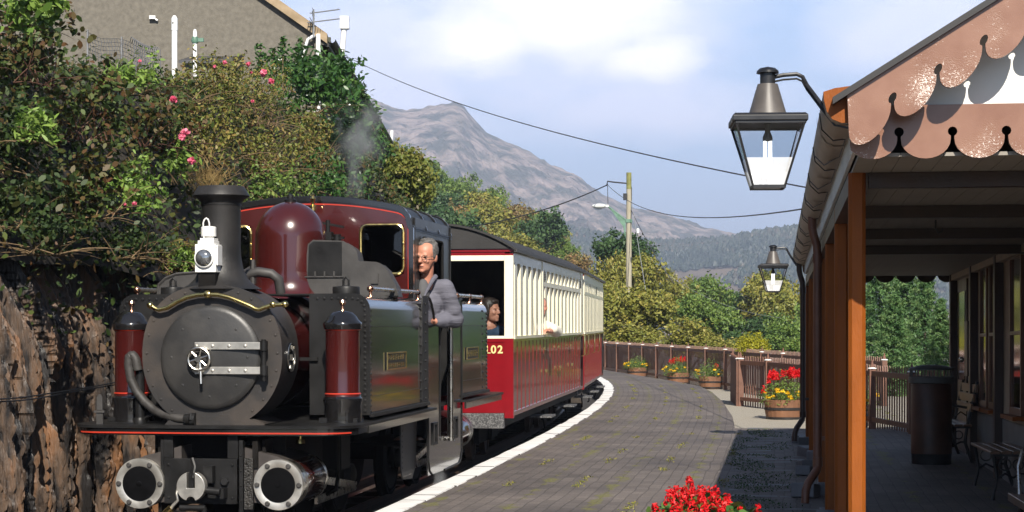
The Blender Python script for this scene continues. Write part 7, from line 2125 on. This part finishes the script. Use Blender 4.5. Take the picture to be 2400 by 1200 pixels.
# ------------------------------------------------------------------ house above the cutting
mat('pebbledash', (.115, .104, .085), .95, scale=11, col2=(.19, .172, .14), bump=1., bscale=70, detail=8, lo=.3, hi=.7)
mat('verge_tan', (.36, .27, .17), .8, scale=5, col2=(.26, .19, .11), bump=.4)
mat('roof_slate', (.055, .055, .06), .6, var=.35, scale=5, bump=.3)
mat('gutter_black', (.02, .019, .018), .6, scale=6, col2=(.06, .06, .03))
mat('pvc_white', (.80, .80, .79), .3, var=.05, scale=4)
def house():
    Y0, Y1, XR, XL = 35., 52., -3.52, -11.4; zr, s = 7.15, .70; xm = (XR + XL) / 2; zc = zr + s * (XR - xm)
    t = empty('house', (XR, Y0, 4.5), label='pebbledashed gable house on the bank above the cutting', cat='house')
    def A(x, y, z): return (x - XR, y - Y0, z - 4.5)
    mb = MB(); mb.prism([(XR - XR, -.6), (0, zr - 4.5), (xm - XR, zc - 4.5), (XL - XR, zr - 4.5), (XL - XR, -.6)], 'xz', 0, Y1 - Y0); mb.build('wall', 'pebbledash', t)
    mb = MB(); e = .16
    for a, b in ((XR, xm), (XL, xm)):
        x0 = a + (e if a == XR else -e); z0 = zr - s * e
        P = [(x0 - XR, z0 - 4.5 + .01), (b - XR, zc - 4.5 + .01), (b - XR, zc - 4.5 + .13), (x0 - XR, z0 - 4.5 + .13)]
        mb.prism(P, 'xz', .0, Y1 - Y0 + .1)
    rf = mb.build('roof', 'roof_slate', t)
    mb = MB()
    for a in (XR, XL):
        sg = 1 if a == XR else -1; x0 = a + sg * e; z0 = zr - s * e
        mb.prism([(x0 - XR, z0 - 4.5 - .03), (xm - XR, zc - 4.5 - .03), (xm - XR, zc - 4.5 + .15), (x0 - XR, z0 - 4.5 + .15)], 'xz', -.12, -.002)
    mb.build('verge', 'verge_tan', rf)
    mb = MB(); x = .24; mb.grid([[(x + .07 * math.cos(R(a)), y, zr - s * e - 4.5 + .05 + .07 * math.sin(R(a))) for a in range(180, 361, 20)] for y in (-.10, Y1 - Y0 + .05)]); mb.box(.13, .19, -.05, Y1 - Y0, zr - s * e - 4.5 - .08, zr - s * e - 4.5 + .06)
    mb.box(-.02, .22, -.06, .0, zr - 4.5 - .16, zr - 4.5 - .02); mb.build('gutter', 'gutter_black', t)
    def Q(px, py, Y): p = at_px(px, py, Y); return A(*p)
    mb = MB(); mb.tube([Q(746, 80, 34.9), Q(746, 140, 34.9), Q(745, 300, 34.9)], .045, 10); mb.tube([Q(738, 82, 34.88), Q(722, 92, 34.88), Q(712, 120, 34.88), Q(700, 150, 34.88)], .03, 8); mb.build('downpipe', 'pvc_white', t)
    mb = MB(); mb.tube([Q(789, 158, 37), Q(792, 142, 37), Q(800, 128, 37), Q(802, 122, 37), Q(807, 60, 37)], .055, 12); a = Q(808, 56, 37); mb.box(a[0] - .085, a[0] + .085, a[1] - .085, a[1] + .085, a[2] - .10, a[2] + .14); mb.bar(Q(778, 122, 37), Q(800, 128, 37), .05, .05); mb.build('flue_pipe', 'pvc_white', t)
    mb = MB(); mb.tube([Q(901, 326, 51.9), Q(918, 328, 51.9), Q(918, 306, 51.9)], .05, 8); mb.build('gutter_end_pipe', 'pvc_white', t)
    mb = MB(); mb.tube([Q(735, 88, 34.8), Q(735, 22, 34.8)], .018, 6)
    for py, x0, x1 in ((28, 728, 795), (50, 722, 795)):
        p, q = Q(x0, py + 3, 34.8), Q(x1, py - 6, 34.8); mb.tube([p, q], .012, 6)
        for k in range(13):
            c = Vector(p).lerp(Vector(q), k / 12); mb.bar(c - Vector((0, .14, .02)), c + Vector((0, .14, .02)), .012, .012)
        c = Vector(p); mb.box(c.x - .03, c.x + .12, c.y - .2, c.y + .2, c.z - .07, c.z + .07) if False else None
        for q_ in (-.06, 0, .06): mb.bar(c + Vector((.05, -.22, q_)), c + Vector((.05, .22, q_)), .010, .010)
        mb.bar(c + Vector((.10, -.02, -.10)), c + Vector((.10, -.02, .10)), .06, .03)
    mb.build('tv_aerial', 'stay_pale', t)
    mb = MB(); p = Q(357, 41, 34.95); mb.box(p[0] - .05, p[0] + .06, p[1] - .04, p[1] + .03, p[2] - .03, p[2] + .03); mb.bar((p[0], p[1], p[2]), (p[0] + .1, p[1], p[2] - .05), .03, .03); mb.build('wall_light', 'pvc_white', t)
house()
def shed():
    Y = 33.4; a = at_px(440, 112, Y); b = at_px(546, 108, Y); t = empty('shed', (a[0], Y, a[2] - 1.6), label='low shed with a dark slate roof against the gable', cat='shed')
    w = b[0] - a[0]; mb = MB(); mb.prism([(-.35, 1.28), (-.35, 1.33), (1.0, 1.61), (1.0, 1.56)], 'yz', -.1, w); mb.build('roof', 'roof_slate', t)
    for k in range(0): pass
    mb = MB(); mb.box(-.05, w - .06, -.25, .95, 0, 1.30); mb.build('wall', 'pebbledash', t)
    mb = MB(); mb.prism([(-.38, 1.1), (-.38, 1.36), (1.0, 1.64), (1.0, 1.3)], 'yz', w, w + .05); mb.build('end_board', 'gutter_black', t)
shed()
for px, p0, p1, r_, lab, top in ((409, 40, 150, .045, 'white plastic vent pipe standing in front of the gable', 1), (457, 72, 160, .032, 'thin pale vent pipe with a blue green collar', 2)):
    Y = 31.; x, y, z1 = at_px(px, p0, Y); z0 = at_px(px, p1, Y)[2]; t = empty('vent_pipe', (x, y, z0 - .6), label=lab, cat='pipe', group='vent pipes in front of the gable')
    h = z1 - z0 + .6; mb = MB(); mb.lathe([(r_, 0), (r_, h - .02), (r_ * .6, h + .02), (.001, h + .03)], n=12)
    if top == 1: mb.lathe([(r_ * 1.15, h * .62 + .30), (r_ * 1.15, h * .62 + .50)], n=12)
    mb.build('pipe', 'pvc_white', t)
    mb = MB()
    if top == 1: mb.box(-.05, -.046, -.02, .02, h - .18, h - .08); mb.cyl((-.01, -.05, h - .1), (-.01, -.03, h - .1), .02, n=8); mb.build('outlet', 'gutter_black', t)
    else: mb.lathe([(r_ * 1.5, h - .20), (r_ * 2.0, h - .16), (r_ * 1.5, h - .10)], n=12); mb.box(.03, .14, -.03, .03, h - .18, h - .12); mb.build('collar', 'bracket_green', t)
def netting():
    mb = MB(); Y = 23.5; mat_ = 'wire_netting'
    mat('wire_netting', (.20, .20, .20), .45, metal=.6)
    def P(u, v): return Vector(at_px(205 + 160 * u, 75 + 45 * u + 55 * v + 6 * math.sin(u * 9), Y + 1.2 * u))
    for k in range(26):
        u = k / 25; mb.tube([P(u, v / 6) + Vector((.012 * math.sin(v * 2 + k), 0, 0)) for v in range(7)], .0035, 4)
    for v in range(7): mb.tube([P(k / 12, v / 6) for k in range(13)], .003, 4)
    for k in range(14):
        u = .62 + .38 * k / 13; a = P(u, .0); mb.tube([a, a + Vector((.03, -.05, .06)), a + Vector((.07, -.08, .02)), a + Vector((.08, -.1, -.25)), a + Vector((.07, -.1, -.42))], .006, 5)
    for u in (0, .5, 1.0): mb.cyl(P(u, 1.3), P(u, -.1), .012, n=5)
    tag(mb.build('wire_netting', mat_), 'curling wire netting fence at the top of the bank', 'netting')
netting()
mb = MB()
for q in (0, .018):
    mb.tube([tuple(Vector(at_edge(Y, -2.36 + .03 * math.sin(Y * 3 + q * 50), .89 + q + .03 * math.sin(Y * 1.3))) ) for Y in np.linspace(10, 22, 60)], .0055, 5)
tag(mb.build('lineside_cable', 'cable_black'), 'pair of dark cables strung along the rock face', 'cable')
# ------------------------------------------------------------------ smoke, steam and haze
def puff(name, label, c, r, dens, scale, seed, rot=(0, 0, 0)):
    m = bpy.data.materials.new(name); m.use_nodes = True; nt = m.node_tree; N, L = nt.nodes, nt.links
    N.remove(N['Principled BSDF']); o = N['Material Output']
    v = N.new('ShaderNodeVolumePrincipled'); v.inputs['Color'].default_value = (.9, .92, .95, 1); v.inputs['Anisotropy'].default_value = .2
    tc = N.new('ShaderNodeTexCoord'); nz = N.new('ShaderNodeTexNoise'); nz.inputs['Scale'].default_value = scale; nz.inputs['Detail'].default_value = 5
    mp = N.new('ShaderNodeMapping'); mp.inputs['Location'].default_value = (seed, seed * .7, 0); L.new(tc.outputs['Object'], mp.inputs[0]); L.new(mp.outputs[0], nz.inputs['Vector'])
    ln = N.new('ShaderNodeVectorMath'); ln.operation = 'LENGTH'; L.new(tc.outputs['Object'], ln.inputs[0])
    def mt(op, a, b, clamp=False):
        k = N.new('ShaderNodeMath'); k.operation = op; k.use_clamp = clamp
        for i, s in enumerate((a, b)):
            if isinstance(s, (int, float)): k.inputs[i].default_value = s
            else: L.new(s, k.inputs[i])
        return k.outputs[0]
    fall = mt('SUBTRACT', 1.0, ln.outputs['Value'], True)
    d = mt('MULTIPLY', mt('ADD', mt('SUBTRACT', nz.outputs['Fac'], .56), mt('MULTIPLY', fall, .32)), 3.2, True)
    d = mt('MULTIPLY', mt('MULTIPLY', d, mt('MULTIPLY', fall, 2.0, True)), dens); L.new(d, v.inputs['Density']); L.new(v.outputs[0], o.inputs['Volume'])
    mb = MB(); mb.sphere((0, 0, 0), 1.0, 20, 14); ob = mb.build(name, m); ob.location = c; ob.scale = r; ob.rotation_euler = rot
    return tag(ob, label, 'smoke', kind='stuff')
puff('smoke', 'thin grey smoke drifting up behind the cab', at_px(846, 318, 19.0), (.34, .30, .44), 4.2, 1.7, 2.0, (0, R(18), 0))
puff('smoke', 'faint lower wisp of smoke above the cab roof', at_px(832, 415, 18.5), (.13, .2, .45), 2.6, 2.0, 5.0)
puff('steam', 'white wisp of steam below the cab steps', tuple(Vector(LW(1.08, 3.25, .16))), (.13, .16, .22), 26, 1.6, 7.0)
def haze():
    m = bpy.data.materials.new('haze'); m.use_nodes = True; nt = m.node_tree; N, L = nt.nodes, nt.links
    N.remove(N['Principled BSDF']); v = N.new('ShaderNodeVolumePrincipled'); v.inputs['Color'].default_value = (.66, .76, 1.0, 1); v.inputs['Density'].default_value = HAZE
    v.inputs['Anisotropy'].default_value = .0
    L.new(v.outputs[0], N['Material Output'].inputs['Volume'])
    mb = MB(); mb.box(-6500, 6500, -260, 8600, -45, 430); o = mb.build('haze', m, smooth=0); tag(o, 'thin blue haze over the valley', 'haze', kind='stuff')
HAZE = 3.2e-4
haze()
